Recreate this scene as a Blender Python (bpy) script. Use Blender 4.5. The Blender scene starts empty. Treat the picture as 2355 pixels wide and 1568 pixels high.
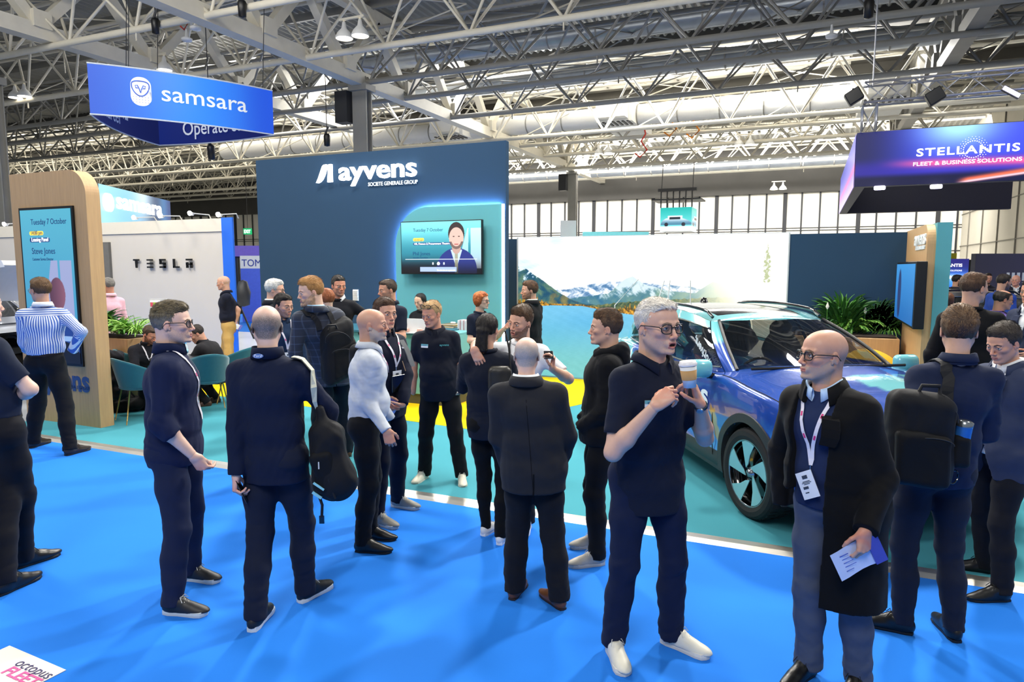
import bpy, math, random
import numpy as np
from mathutils import Vector, Matrix
from mathutils.bvhtree import BVHTree
random.seed(7); RNG = np.random.default_rng(7)
S = bpy.context.scene; COL = S.collection
PS, PP, FL, CZ = math.radians(23.5), math.radians(6.18), 1570.0, 2.0
# ---------------------------------------------------------------- camera
cd = bpy.data.cameras.new('camera'); cam = bpy.data.objects.new('camera', cd); COL.objects.link(cam)
cam.location = (0, 0, CZ); cam.rotation_euler = (math.pi/2 - PP, 0, PS)
cd.sensor_width = 36; cd.lens = 36*FL/2355; cd.clip_start = .05; cd.clip_end = 400
S.camera = cam
# ---------------------------------------------------------------- colour management, world, lights
S.view_settings.view_transform = 'Standard'; S.view_settings.look = 'None'
S.view_settings.exposure = 0.35; S.view_settings.gamma = 1; S.view_settings.use_curve_mapping = False
def lin(h):
    if isinstance(h, str):
        h = h.lstrip('#'); c = [int(h[i:i+2], 16)/255 for i in (0, 2, 4)]
    else: c = list(h)
    return [x/12.92 if x <= .04045 else ((x+.055)/1.055)**2.4 for x in c]
w = bpy.data.worlds.new('daylight_beyond_the_hall'); S.world = w; w.use_nodes = True
w.node_tree.nodes['Background'].inputs[0].default_value = (.80, .90, 1.0, 1)
w.node_tree.nodes['Background'].inputs[1].default_value = .30
def area(name, loc, target, size, power, col=(1, 1, 1), sy=None, spread=180):
    l = bpy.data.lights.new(name, 'AREA'); l.energy = power; l.size = size; l.color = col; l.spread = math.radians(spread)
    if sy: l.shape = 'RECTANGLE'; l.size_y = sy
    o = bpy.data.objects.new(name, l); COL.objects.link(o); o.location = loc
    d = Vector(target) - Vector(loc); o.rotation_euler = d.to_track_quat('-Z', 'Y').to_euler(); return o
WARM = (1, .95, .86)
# hall lamps hung under the roof (behind the booth, over the aisle), the long roof light, and added unseen fill lights
area('hall_lamp_and_fill_light', (-7, 12.5, 9.0), (-3.2, 4, 0), .7, 360.0, WARM, spread=120)
area('hall_lamp_and_fill_light', (1.5, 12, 9.0), (-1.5, 4, 0), .7, 360.0, WARM, spread=120)
area('hall_lamp_and_fill_light', (-2.5, 9.5, 9.2), (-2.5, 4, 0), .7, 190.0, WARM, spread=140)
area('hall_lamp_and_fill_light', (5.5, 5.5, 9.0), (0, 4.5, 0), 1.2, 126.0, WARM, spread=140)
area('hall_lamp_and_fill_light', (-9.5, 4.0, 9.0), (-4, 4.5, 0), 1.2, 180.0, (1, .97, .92), spread=140)
area('hall_lamp_and_fill_light', (-1, -3.5, 8.5), (-2, 6.5, .8), 3.0, 400.0, (1, .96, .9))  # unseen front fill behind the camera, brightens the faces
area('hall_lamp_and_fill_light', (-12, 12, 8.8), (-12, 9, 0), 2.5, 210.0, (.98, .98, 1))
area('hall_lamp_and_fill_light', (6, 14, 8.8), (4, 12, 0), 2.5, 180.0, (.95, .95, 1))
area('hall_lamp_and_fill_light', (-14.5, 4.5, 7.5), (-13, 10.5, 1.6), 2.0, 330, WARM)  # added fill that brightens the cream stand wall
area('hall_lamp_and_fill_light', (-5, 5.2, 8.8), (-6.5, 9.8, 2.2), 1.5, 80, (1, .98, .95), spread=90)
area('roof_daylight_and_fill', (-10, 5, 12.2), (-11, 24, 10), 24, 1500, (1, .97, .9), sy=1.5)  # added fill lifting the truss sides that face the camera
area('roof_daylight_and_fill', (-14, 34, 12.2), (-10, 20, 0), 40, 8320.0, (1, .98, .93), sy=4)
area('roof_daylight_and_fill', (-6, 52, 10.5), (-6, 58, 5), 60, 10400.0, (1, .97, .92), sy=3)
# ---------------------------------------------------------------- pixel -> place
def ray(u, v):
    x = (u-1177.5)/FL; y = -(v-784)/FL
    fd = math.cos(PP)+y*math.sin(PP); fz = -math.sin(PP)+y*math.cos(PP)
    return np.array((x*math.cos(PS)-fd*math.sin(PS), x*math.sin(PS)+fd*math.cos(PS), fz))
CAM = np.array((0, 0, CZ)); FW = np.array((-math.sin(PS), math.cos(PS), 0)); RT = np.array((math.cos(PS), math.sin(PS), 0))
def at_z(u, v, z=0.): r = ray(u, v); return CAM + r*(z-CZ)/r[2]
def at_d(u, v, d): r = ray(u, v); return CAM + r*d/float(r@FW)
def at_x(u, v, x): r = ray(u, v); return CAM + r*x/r[0]
def at_y(u, v, y): r = ray(u, v); return CAM + r*y/r[1]
# ---------------------------------------------------------------- materials
MATS = {}
def mat(name, col, rough=.6, metal=0, var=.06, vs=12, bump=0, bs=200, emit=0, coat=0, spec=.5, trans=0, stretch=None, alpha=1, sheen=0, attr=False):
    if name in MATS: return MATS[name]
    m = bpy.data.materials.new(name); m.use_nodes = True; nt = m.node_tree; N = nt.nodes; L = nt.links
    b = N['Principled BSDF']; b.inputs['Roughness'].default_value = rough; b.inputs['Metallic'].default_value = metal
    b.inputs['Coat Weight'].default_value = coat; b.inputs['Coat Roughness'].default_value = .03
    b.inputs['Specular IOR Level'].default_value = spec; b.inputs['Transmission Weight'].default_value = trans
    b.inputs['Alpha'].default_value = alpha; b.inputs['Sheen Weight'].default_value = sheen
    tc = N.new('ShaderNodeTexCoord'); mp = N.new('ShaderNodeMapping'); L.new(tc.outputs['Object'], mp.inputs[0])
    if stretch: mp.inputs['Scale'].default_value = stretch
    if attr:
        at = N.new('ShaderNodeAttribute'); at.attribute_name = 'Col'; src = at.outputs['Color']
    else:
        rg = N.new('ShaderNodeRGB'); rg.outputs[0].default_value = (*lin(col), 1); src = rg.outputs[0]
    if var:
        nz = N.new('ShaderNodeTexNoise'); nz.inputs['Scale'].default_value = vs; nz.inputs['Detail'].default_value = 4
        L.new(mp.outputs[0], nz.inputs['Vector'])
        mr = N.new('ShaderNodeMapRange'); mr.inputs['To Min'].default_value = 1-var*2; mr.inputs['To Max'].default_value = 1+var*2
        L.new(nz.outputs['Fac'], mr.inputs['Value'])
        mx = N.new('ShaderNodeVectorMath'); mx.operation = 'SCALE'; L.new(src, mx.inputs[0]); L.new(mr.outputs[0], mx.inputs['Scale']); src = mx.outputs[0]
    L.new(src, b.inputs['Base Color'])
    if emit:
        L.new(src, b.inputs['Emission Color']); b.inputs['Emission Strength'].default_value = emit
    if bump:
        n2 = N.new('ShaderNodeTexNoise'); n2.inputs['Scale'].default_value = bs; n2.inputs['Detail'].default_value = 3
        L.new(mp.outputs[0], n2.inputs['Vector'])
        bp = N.new('ShaderNodeBump'); bp.inputs['Strength'].default_value = bump; bp.inputs['Distance'].default_value = .002
        L.new(n2.outputs['Fac'], bp.inputs['Height']); L.new(bp.outputs[0], b.inputs['Normal'])
    MATS[name] = m; return m
def wood(name, a, b_):
    if name in MATS: return MATS[name]
    m = mat(name, a, .55, var=.10, vs=1.5, stretch=(14, 14, .9)); nt = m.node_tree
    nz = [n for n in nt.nodes if n.type == 'TEX_NOISE'][0]; nz.inputs['Scale'].default_value = 3; nz.inputs['Detail'].default_value = 9; nz.inputs['Distortion'].default_value = .6
    return m
def led(name, s=1.0):                               # a lit screen or light box showing its picture
    if name in MATS: return MATS[name]
    m = mat(name, '#000000', .35, attr=True, var=0, emit=s, spec=.3); nt = m.node_tree; b = nt.nodes['Principled BSDF']
    for l in list(nt.links):
        if l.to_socket == b.inputs['Base Color']: nt.links.remove(l)
    b.inputs['Base Color'].default_value = (.01, .01, .01, 1); return m
# ---------------------------------------------------------------- object helpers
ORG = {}
def tag(o, label=None, cat=None, group=None, kind=None):
    if label: o['label'] = label
    if cat: o['category'] = cat
    if group: o['group'] = group
    if kind: o['kind'] = kind
    return o
def thing(name, label, cat, loc=(0, 0, 0), group=None):
    o = bpy.data.objects.new(name, None); o.empty_display_size = .1; COL.objects.link(o); o.location = [float(x) for x in loc]
    ORG[o.name] = np.array(loc, float); return tag(o, label, cat, group)
def org_of(p):
    while p.parent: p = p.parent
    return ORG[p.name]
def mesh_obj(name, V, F, m, parent=None, org=None, smooth=False, cols=None, mats=None, fm=None):
    V = np.asarray(V, float).reshape(-1, 3)
    o0 = org_of(parent) if parent is not None else (np.array(org, float) if org is not None else np.zeros(3))
    me = bpy.data.meshes.new(name); Vl = V - o0
    if isinstance(F, np.ndarray):
        k = F.shape[1]; me.vertices.add(len(Vl)); me.vertices.foreach_set('co', Vl.astype(np.float32).ravel())
        me.loops.add(F.size); me.loops.foreach_set('vertex_index', F.astype(np.int32).ravel())
        me.polygons.add(len(F)); me.polygons.foreach_set('loop_start', np.arange(0, F.size, k, dtype=np.int32))
        me.update(calc_edges=True)
    else: me.from_pydata([tuple(v) for v in Vl], [], [tuple(int(i) for i in f) for f in F]); me.update()
    for mm in (mats or [m]): me.materials.append(mm)
    if fm is not None: me.polygons.foreach_set('material_index', np.asarray(fm, dtype=np.int32))
    if smooth: me.polygons.foreach_set('use_smooth', np.ones(len(me.polygons), dtype=bool))
    if cols is not None:
        a = me.color_attributes.new('Col', 'FLOAT_COLOR', 'POINT'); c = np.ones((len(V), 4), np.float32); c[:, :3] = cols
        a.data.foreach_set('color', c.ravel())
    o = bpy.data.objects.new(name, me); COL.objects.link(o)
    if parent is not None: o.parent = parent
    else: o.location = o0; ORG[o.name] = o0
    return o
class MB:
    def __init__(s): s.v = []; s.f = []
    def add(s, V, F):
        n = len(s.v); s.v += [tuple(map(float, v)) for v in V]; s.f += [tuple(i+n for i in f) for f in F]; return s
    def box(s, a, b):
        x0, y0, z0 = a; x1, y1, z1 = b
        return s.add([(x0,y0,z0),(x1,y0,z0),(x1,y1,z0),(x0,y1,z0),(x0,y0,z1),(x1,y0,z1),(x1,y1,z1),(x0,y1,z1)],
                     [(0,3,2,1),(4,5,6,7),(0,1,5,4),(1,2,6,5),(2,3,7,6),(3,0,4,7)])
    def obox(s, c, ax, ay, az):                     # centre, half-axis vectors
        c, ax, ay, az = [np.asarray(q, float) for q in (c, ax, ay, az)]
        P = [c+i*ax+j*ay+k*az for k in (-1, 1) for j, i in ((-1,-1),(-1,1),(1,1),(1,-1))]
        return s.add(P, [(0,3,2,1),(4,5,6,7),(0,1,5,4),(1,2,6,5),(2,3,7,6),(3,0,4,7)])
    def tube(s, pts, r, n=6, closed=False, r2=None):
        P = [np.asarray(p, float) for p in pts]; V = []; F = []; m = len(P)
        for i, p in enumerate(P):
            t = P[min(i+1, m-1)] - P[max(i-1, 0)] if not closed else P[(i+1) % m]-P[i-1]
            t = t/(np.linalg.norm(t)+1e-9); up = np.array((0, 0, 1.)) if abs(t[2]) < .95 else np.array((1., 0, 0))
            a = np.cross(t, up); a /= np.linalg.norm(a); b = np.cross(t, a)
            rr = r if r2 is None else r+(r2-r)*i/(m-1)
            V += [p+rr*(a*math.cos(2*math.pi*k/n)+b*math.sin(2*math.pi*k/n)) for k in range(n)]
        for i in range(m if closed else m-1):
            j = (i+1) % m
            F += [(i*n+k, i*n+(k+1) % n, j*n+(k+1) % n, j*n+k) for k in range(n)]
        if not closed: F += [tuple(range(n)), tuple((m-1)*n+k for k in reversed(range(n)))]
        return s.add(V, F)
    def prism(s, poly, off):                        # planar polygon (3-D points) pushed by off
        n = len(poly); A = [np.asarray(p, float) for p in poly]; o = np.asarray(off, float)
        return s.add(A+[p+o for p in A], [tuple(range(n)), tuple(reversed(range(n, 2*n)))]+[(i, (i+1) % n, n+(i+1) % n, n+i) for i in range(n)])
    def lathe(s, prof, c, n=20, ax=None):           # profile (r, h) about an axis
        c = np.asarray(c, float); az = np.array((0, 0, 1.)) if ax is None else np.asarray(ax, float)/np.linalg.norm(ax)
        t = np.array((1., 0, 0)) if abs(az[0]) < .9 else np.array((0, 1., 0)); a = np.cross(az, t); a /= np.linalg.norm(a); b = np.cross(az, a)
        V = [c+az*h+r*(a*math.cos(2*math.pi*k/n)+b*math.sin(2*math.pi*k/n)) for r, h in prof for k in range(n)]
        F = [(i*n+k, i*n+(k+1) % n, (i+1)*n+(k+1) % n, (i+1)*n+k) for i in range(len(prof)-1) for k in range(n)]
        return s.add(V, F)
    def build(s, name, m, parent=None, org=None, smooth=False, bevel=0, seg=2):
        if parent is None and org is None:
            A = np.array(s.v); org = (*(A[:, :2].min(0)+A[:, :2].max(0))/2, A[:, 2].min())
        o = mesh_obj(name, s.v, s.f, m, parent, org, smooth)
        if bevel:
            md = o.modifiers.new('bevel', 'BEVEL'); md.width = bevel; md.segments = seg; md.limit_method = 'ANGLE'; md.angle_limit = .6
            o.data.polygons.foreach_set('use_smooth', np.ones(len(o.data.polygons), dtype=bool)); 
            wn = o.modifiers.new('wn', 'WEIGHTED_NORMAL'); wn.keep_sharp = True
        return o
def struct(name, mb, m, **k): o = mb.build(name, m, org=(0, 0, 0), **k); o['kind'] = 'structure'; return o
def text(name, body, size, org3, ex, ey, m, parent=None, depth=.003, bold=0, align='LEFT', sx=1, space=1, width=None, nrm=None, smooth=False):
    """lettering laid on a plane: org3 baseline start, ex/ey unit vectors"""
    cu = bpy.data.curves.new(name, 'FONT'); cu.body = body; cu.size = size; cu.extrude = depth; cu.offset = bold; cu.align_x = align; cu.space_character = space
    cu.resolution_u = 3
    to = bpy.data.objects.new('tmp', cu); COL.objects.link(to)
    dg = bpy.context.evaluated_depsgraph_get(); me = bpy.data.meshes.new_from_object(to.evaluated_get(dg)); bpy.data.objects.remove(to)
    n = len(me.vertices); co = np.empty(n*3, np.float32); me.vertices.foreach_get('co', co); co = co.reshape(-1, 3)
    ex = np.asarray(ex, float); ey = np.asarray(ey, float); nz = np.cross(ex, ey) if nrm is None else np.asarray(nrm, float)
    if width: co[:, 0] -= co[:, 0].min() if align == 'LEFT' else co[:, 0].mean(); sx = width/np.ptp(co[:, 0])
    V = np.asarray(org3, float)+co[:, :1]*sx*ex+co[:, 1:2]*ey+co[:, 2:3]*nz
    F = [tuple(p.vertices) for p in me.polygons]; bpy.data.meshes.remove(me)
    return mesh_obj(name, V, F, m, parent)
def painted(name, o3, ex, ey, W, H, nx, ny, fn, m, parent=None, bend=None, org=None):
    """a flat picture: fn(X, Y) -> rgb (sRGB 0..1) over X in [0,W], Y in [0,H]"""
    X, Y = np.meshgrid(np.linspace(0, W, nx), np.linspace(0, H, ny)); c = np.clip(fn(X, Y), 0, 1)
    c = np.where(c <= .04045, c/12.92, ((c+.055)/1.055)**2.4).reshape(-1, 3)
    V = np.asarray(o3, float)+X.reshape(-1, 1)*np.asarray(ex, float)+Y.reshape(-1, 1)*np.asarray(ey, float)
    if bend is not None: V = bend(X.ravel(), Y.ravel())
    I = np.arange(nx*ny).reshape(ny, nx)
    F = np.stack([I[:-1, :-1], I[:-1, 1:], I[1:, 1:], I[1:, :-1]], -1).reshape(-1, 4)
    return mesh_obj(name, V, F, m, parent, org=org, cols=c)
def mixc(a, b, t): t = np.clip(t, 0, 1)[..., None]; return np.asarray(a, float)*(1-t)+np.asarray(b, float)*t
def hexc(h): h = h.lstrip('#'); return np.array([int(h[i:i+2], 16)/255 for i in (0, 2, 4)])
def sst(a, b, x): t = np.clip((x-a)/(b-a), 0, 1); return t*t*(3-2*t)
def fbm(x, seed=0, o=5):
    r = np.random.default_rng(seed); s = 0
    for i in range(o): s = s + np.sin(x*2**i*r.uniform(.8, 1.2)+r.uniform(0, 6))/2**i
    return s
EX, EY, EZ = np.array((1., 0, 0)), np.array((0, 1., 0)), np.array((0, 0, 1.))
# ================================================================ THE HALL
BLUE = mat('blue_carpet', '#247be2', .85, var=.035, vs=1.3, bump=.25, bs=900, spec=.15)
TEALC = mat('teal_carpet', '#43909e', .9, var=.05, vs=1.1, bump=.3, bs=900, spec=.12)
YEL = mat('yellow_carpet', '#f3c613', .9, var=.03, vs=2, bump=.3, bs=900, spec=.1)
ALU = mat('brushed_aluminium', '#c9c6be', .42, 1, var=.10, vs=6, stretch=(1, 12, 12))
NAVYW = mat('navy_fabric_wall', '#29435d', .8, var=.02, vs=3, bump=.1, bs=600, spec=.2)
TEALW = mat('teal_fabric_panel', '#5fa6ae', .75, var=.02, vs=3, bump=.1, bs=600, spec=.2)
CREAMT = mat('cream_painted_steel', '#d3cdbd', .5, var=.05, vs=3)
GREYT = mat('grey_painted_and_shaded_steel', '#8b8983', .5, var=.06, vs=2)
DECK = mat('corrugated_roof_deck', '#908f88', .6, var=.08, vs=.8)
DARK = mat('dark_grey_metal', '#26272b', .5, var=.05)
BLACK = mat('black_plastic', '#0c0c0e', .4, var=.05)
WHITEP = mat('white_paint', '#dcdcda', .55, var=.02)
OAK = wood('oak_veneer', '#c09a6c', '#a88358'); OAKG = wood('smoked_oak_veneer', '#86776a', '#6d6057')
# floor: hall floor under the carpets, the blue aisle carpet, the raised teal stand floor
struct('floor', MB().box((-100, -8, -.12), (24, 66, -.02)), mat('hall_concrete', '#8d9094', .7, var=.08, vs=.6))
struct('floor_aisle_carpet', MB().box((-24, -8, -.02), (16, 5.0, 0)).box((3.4, 5.0, -.02), (16, 30, 0)).box((-24, 8.1, -.02), (-9.25, 30, 0)), BLUE)
struct('floor_stand_carpet', MB().box((-9.25, 5.06, -.02), (3.4, 11.6, .012)), TEALC)
t = MB(); t.prism([(-9.25, 4.94, 0), (-9.25, 5.08, 0), (-9.25, 5.08, .016), (-9.25, 5.0, .016)], (12.65, 0, 0)); struct('trim_1', t, ALU)
t = MB(); t.prism([(3.34, 5.0, 0), (3.34, 5.0, .017), (3.40, 5.0, .017), (3.48, 5.0, 0)], (0, 6.6, 0)); struct('trim_2', t, ALU)
yc = MB()
yc.prism([(-9.25, 9.1, .012), (-9.2, 7.75, .012), (-7.4, 7.75, .012), (-3.75, 7.35, .012), (-2.9, 9.6, .012), (-3.45, 11.5, .012), (-9.25, 11.5, .012)], (0, 0, .004)); struct('floor_yellow_carpet', yc, YEL)
struct('floor_white_stand', MB().box((-24, 10.2, -.02), (-9.3, 16, .006)), mat('white_gloss_floor', '#e6eaf0', .25, var=.01))
# far wall with black ribs, right hand wall, roof deck
wf = mat('white_cladding', '#e9e4d6', .6, var=.03, vs=.7)
struct('wall_back', MB().box((-100, 60, 0), (10.4, 60.3, 8.0)), wf)
rb = MB()
for i in range(82): 
    x = -98+i*1.33; rb.box((x, 59.9, 1), (x+(.12 if i % 4 else .3), 60, 7.9))
for z in (4.9, 5.1, 3.2): rb.box((-100, 59.93, z), (10.4, 60, z+.05))
struct('trim_3', rb, DARK)
struct('wall_back_fascia', MB().box((-100, 59.6, 7.9), (10.4, 60.4, 13.4)), mat('dark_fascia', '#4d4b47', .7, var=.1, vs=.7))
wr = mat('beige_panel_wall', '#c4beaf', .7, var=.05, vs=.6)
struct('wall_right', MB().box((10.1, 6, 0), (10.5, 60, 13.2)), wr)
rr = MB()
for i in range(13): rr.box((10.02, 8+i*4.1, 0), (10.1, 8.05+i*4.1, 13))
for z in (3.5, 5.8, 8.2): rr.box((10.04, 6, z), (10.1, 60, z+.05))
struct('trim_4', rr, mat('seam_grey', '#7d796f', .7))
struct('wall_left', MB().box((-100.3, 8, 0), (-100, 60, 13.2)), wf)
def deck(name, x0, x1, y0, y1, z0, z1, p=.36):
    n = int((x1-x0)/p); V = []; F = []
    for i in range(n):
        x = x0+i*p
        for dx, dz in ((0, 0), (.08, .1), (.2, .1), (.28, 0)): V += [(x+dx, y0, z0+dz), (x+dx, y1, z1+dz)]
    for i in range(4*n-1): F.append((2*i, 2*i+1, 2*i+3, 2*i+2))
    o = mesh_obj(name, V, F, DECK); o['kind'] = 'structure'; return o
deck('ceiling', -100, 24, 4, 34.2, 12.9, 12.9)
deck('ceiling_far', -100, 11, 42.2, 60, 12.9, 11.5)
struct('ceiling_upstand', MB().box((-100, 33.9, 12.3), (11, 34.2, 13.6)).box((-100, 42.2, 12.3), (11, 42.5, 13.6)).box((1.5, 34.2, 12.8), (11, 42.2, 13.1)).box((-26, 34.2, 12.8), (-19, 42.2, 13.1)), mat('dark_fascia', '#4d4b47'))
# roof windows: four glazed strips that let the daylight in
gl = mat('roof_glazing_daylight', '#fff8e8', .4, var=0, emit=5)
for i in range(4):
    y = 34.4+i*1.95
    fr = struct('window_%d' % (i+1), MB().box((-100, y, 12.95), (1.4, y+1.35, 13.0)), gl)
    f = MB().box((-100, y+1.35, 12.7), (1.5, y+1.85, 12.95))
    for k in range(72): f.box((-100+k*1.4, y, 12.8), (-99.88+k*1.4, y+1.4, 12.94))
    f.build('window_frame', GREYT, fr)
fr = struct('window_5', MB().box((-34, 52.5, 11.6), (6, 53.4, 11.65)), gl)
f = MB()
for k in range(60): f.box((-34+k*.67, 52.4, 11.5), (-33.8+k*.67, 53.5, 11.6))
f.build('window_frame', GREYT, fr)
pu = MB()
for y in [6+3.1*i for i in range(9)]+[44, 47.5, 51, 56]: pu.box((-100, y, 12.55), (24 if y < 34 else 10, y+.14, 12.86 if y < 34 else 12.3))
struct('ceiling_purlins', pu, GREYT)
# tubular trusses crossing the hall
TY = [16.0, 20.5, 24.1, 27.0, 31.3, 36.2, 40.2, 44.4, 48.6, 53.5, 57.2]
for i, y in enumerate(TY):
    x0, x1 = (-60, 14) if y < 30 else (-92, 10)
    z0, z1 = 9.5, 11.7 if i % 2 else 11.3
    if i in (5, 8): z0 = 9.2
    r = thing('roof_truss', 'painted tubular steel truss crossing under the hall roof', 'roof truss', (x0, y, z0), 'tubular trusses under the hall roof')
    m_ = CREAMT if (i < 2 or i > 4) else GREYT  # grey stands in for cream trusses lying in shade
    MB().tube([(x0, y, z0), (x1, y, z0)], .115, 8).build('bottom_chord', m_, r, smooth=True)
    MB().tube([(x0, y-.7, z1), (x1, y-.7, z1)], .075, 8).tube([(x0, y+.7, z1), (x1, y+.7, z1)], .075, 8).build('top_chord', m_, r, smooth=True)
    w_ = MB(); n = int((x1-x0)/3.2)
    for k in range(n):
        xa = x0+k*3.2
        for s_ in (-.7, .7):
            w_.tube([(xa, y+s_, z1), (xa+1.6, y, z0)], .05, 6).tube([(xa+1.6, y, z0), (xa+3.2, y+s_, z1)], .05, 6)
        w_.tube([(xa, y-.7, z1), (xa, y+.7, z1)], .035, 5).tube([(xa+1.6, y, z0), (xa+1.6, y, z0-.35)] if k % 4 == 0 else [(xa, y-.7, z1), (xa+3.2, y+.7, z1)], .03, 5)
    # slim diagonal bracing to the next bay
    if i+1 < len(TY):
        b_ = w_; y2 = TY[i+1]
        for k in range(0, n, 2):
            xa = x0+k*3.2; b_.tube([(xa, y+.7, z1), (xa+3.2, y2-.7, 11.6)], .03, 5).tube([(xa+3.2, y+.7, z1), (xa, y2-.7, 11.6)], .03, 5)
            b_.tube([(xa, y, z0), (xa+3.2, y2-.7, 11.6)], .028, 5)
    w_.build('web', m_, r, smooth=True)
# heavy girders running into the hall, with columns
def girder(x, y0, y1, zb=9.35, zt=12.2, lab='', CREAMT=CREAMT):
    g = thing('roof_girder', lab, 'girder', (x, y0, zb))
    MB().box((x-.25, y0, zb), (x+.25, y1, zb+.5)).build('bottom_chord', CREAMT, g)
    MB().box((x-.2, y0, zt), (x+.2, y1, zt+.4)).build('top_chord', CREAMT, g)
    w_ = MB(); k = y0
    while k+4.4 <= y1:
        for a, b in (((k, zt), (k+2.2, zb+.4)), ((k+2.2, zb+.4), (k+4.4, zt))):
            c = ((a[0]+b[0])/2, (a[1]+b[1])/2); d = np.array((0, b[0]-a[0], b[1]-a[1]))/2
            nn = np.array((0, d[2], -d[1])); nn = nn/np.linalg.norm(nn)*.17
            w_.obox((x, c[0], c[1]), d, nn, (.17, 0, 0))
        w_.box((x-.35, k+1.9, zb+.35), (x+.35, k+2.5, zb+.9)); k += 4.4
    w_.build('web', CREAMT, g)
girder(-17.2, 12, 60, lab='heavy box girder running away over the hanging owl banner and tall navy wall')
girder(-24.2, 9, 33, 9.6, 12.4, lab='box girder end at the upper left corner of the ceiling')
girder(4.5, 22, 58, 9.6, 12.3, CREAMT=GREYT, lab='grey girder running away above the hanging purple screen')
def column(x, y, lab, z1=9.4, w_=.34, box=True):
    c = thing('steel_column', lab, 'column', (x, y, 0))
    MB().box((x-w_, y-w_*.6, 0), (x+w_, y-w_*.45, z1)).box((x-w_, y+w_*.45, 0), (x+w_, y+w_*.6, z1)).box((x-w_*.6, y-w_*.45, 0), (x+w_*.6, y+w_*.45, z1)).build('shaft', GREYT, c)
    MB().box((x-w_*1.3, y-w_, z1-.25), (x+w_*1.3, y+w_, z1)).build('cap', GREYT, c)
    if box: MB().box((x-1.0, y-.5, z1-1.5), (x-.4, y, z1-.25)).build('control_box', DARK, c)
column(-17.2, 24.1, 'grey steel column rising behind the tall navy wall')
column(-17.2, 51.4, 'distant grey steel column right of the tall navy wall')
column(-26.6, 15.5, 'grey steel column at the left edge behind the wooden screen totem', 8.6, .25, False)
# ducts
def duct(y, z, r, x0, x1, lab, m_):
    d = thing('ventilation_duct', lab, 'duct', (x0, y, z))
    MB().tube([(x0, y, z), (x1, y, z)], r, 18).build('pipe', m_, d, smooth=True)
    for k in range(int((x1-x0)/2.2)): MB().tube([(x0+k*2.2, y, z), (x0+k*2.2+.06, y, z)], r+.03, 18).build('joint_ring', GREYT, d)
    return d
SIL = mat('galvanised_duct', '#9aa0a8', .35, .8, var=.15, vs=2)
WD = duct(38.8, 10.45, .55, -40, 2.2, 'thick white round duct crossing below the bright roof windows', WHITEP)
duct(29.4, 12.0, .42, -22, 20, 'silver round duct high under the roof, upper middle', SIL)
duct(33.6, 11.5, .45, -26, 8, 'grey round duct just in front of the bright roof windows', SIL)
duct(55.5, 9.7, .35, -34, 8, 'distant silver duct just above the far wall', SIL)
for x in (-20.5, -10.2, 2.9):
    d = WD; MB().box((x-1, 37.4, 9.9), (x+1, 42.5, 11.1)).box((x-.8, 36.6, 10), (x+.8, 38, 10.9)).build('plenum', WHITEP, d)
    g = MB()
    for k in range(7): g.box((x-.9+k*.27, 37.3, 9.85), (x-.78+k*.27, 38.4, 9.9))
    g.build('grille', DARK, d)
# hall lamps: pairs of bell lamps hung from the trusses
def lamp(u, v, y, lab):
    p = at_y(u, v, y); r = thing('high_bay_lamp', lab, 'ceiling lamp', p, 'paired bell lamps hung from the roof trusses')
    k = MB(); k.box(p+(-.5, -.04, .55), p+(.5, .04, .62)); k.build('bracket', CREAMT, r)
    for s_ in (-.32, .32):
        c = p+np.array((s_, 0, 0))
        MB().lathe([(.05, .5), (.09, .3), (.22, .16), (.30, .0), (.28, -.03)], c, 16).build('reflector', WHITEP, r, smooth=True)
        MB().lathe([(0, -.04), (.15, -.03), (.27, -.01)], c, 16).build('lens', mat('lamp_lens_lit', '#fff6e0', .4, var=0, emit=5), r)
        MB().tube([c+(0, 0, .48), c+(0, 0, .6)], .03, 6).build('stem', CREAMT, r)
for u, v, y, lab in ((810, 84, 19.5, 'pair of lit bell lamps under the trusses at top centre'), (365, 162, 20, 'pair of lit bell lamps behind the top edge of the owl banner'),
                (46, 222, 20.2, 'pair of lit bell lamps at the far left of the ceiling'), (1388, 352, 44, 'pair of lit bell lamps over the middle of the hall'),
                (1712, 332, 44, 'pair of lit bell lamps left of the hanging purple screen'), (1790, 435, 57.2, 'small pair of lit bell lamps just above the far wall')):
    lamp(u, v, y, lab)
for u, v, y, lab in ((450, 70, 17, 'white beacon fitting hung under the girder near the red cables'), (430, 96, 17.5, 'white round fitting hung under the girder behind the banner'),
                     (165, 100, 17, 'white loudspeaker horn on the truss at upper left'), (1912, 88, 24, 'white junction box on the truss above the hanging screen truss')):
    p = at_y(u, v, y); r = thing('ceiling_fitting', lab, 'fitting', p)
    MB().lathe([(0, 0), (.16, .02), (.18, .1), (.06, .16), (.03, .4)], p, 14).build('housing', WHITEP, r, smooth=True)
for u, v, y, lab in ((358, 60, 15.8, 'black chain hoist bag hung from the upper left truss'), (557, 20, 15.8, 'black chain hoist bag hung at the top of the picture'),
                     (486, 350, 17, 'small black hoist under the left banner'), (752, 322, 22, 'black lamp hung just above the navy wall'), (1998, 20, 20.2, 'black chain hoist motor above the hanging purple screen')):
    p = at_y(u, v, y); r = thing('chain_hoist', lab, 'hoist', p)
    MB().lathe([(.0, -.25), (.11, -.22), (.13, .15), (.10, .22), (.05, .24)], p, 12).build('chain_bag', BLACK, r, smooth=True)
    MB().tube([p+(0, 0, .2), p+(0, 0, 10.2-p[2] if p[2] < 9 else .9)], .015, 5).tube([p+(-.08, 0, .24), p+(.08, 0, .5)], .04, 5).build('chain', DARK, r)
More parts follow.
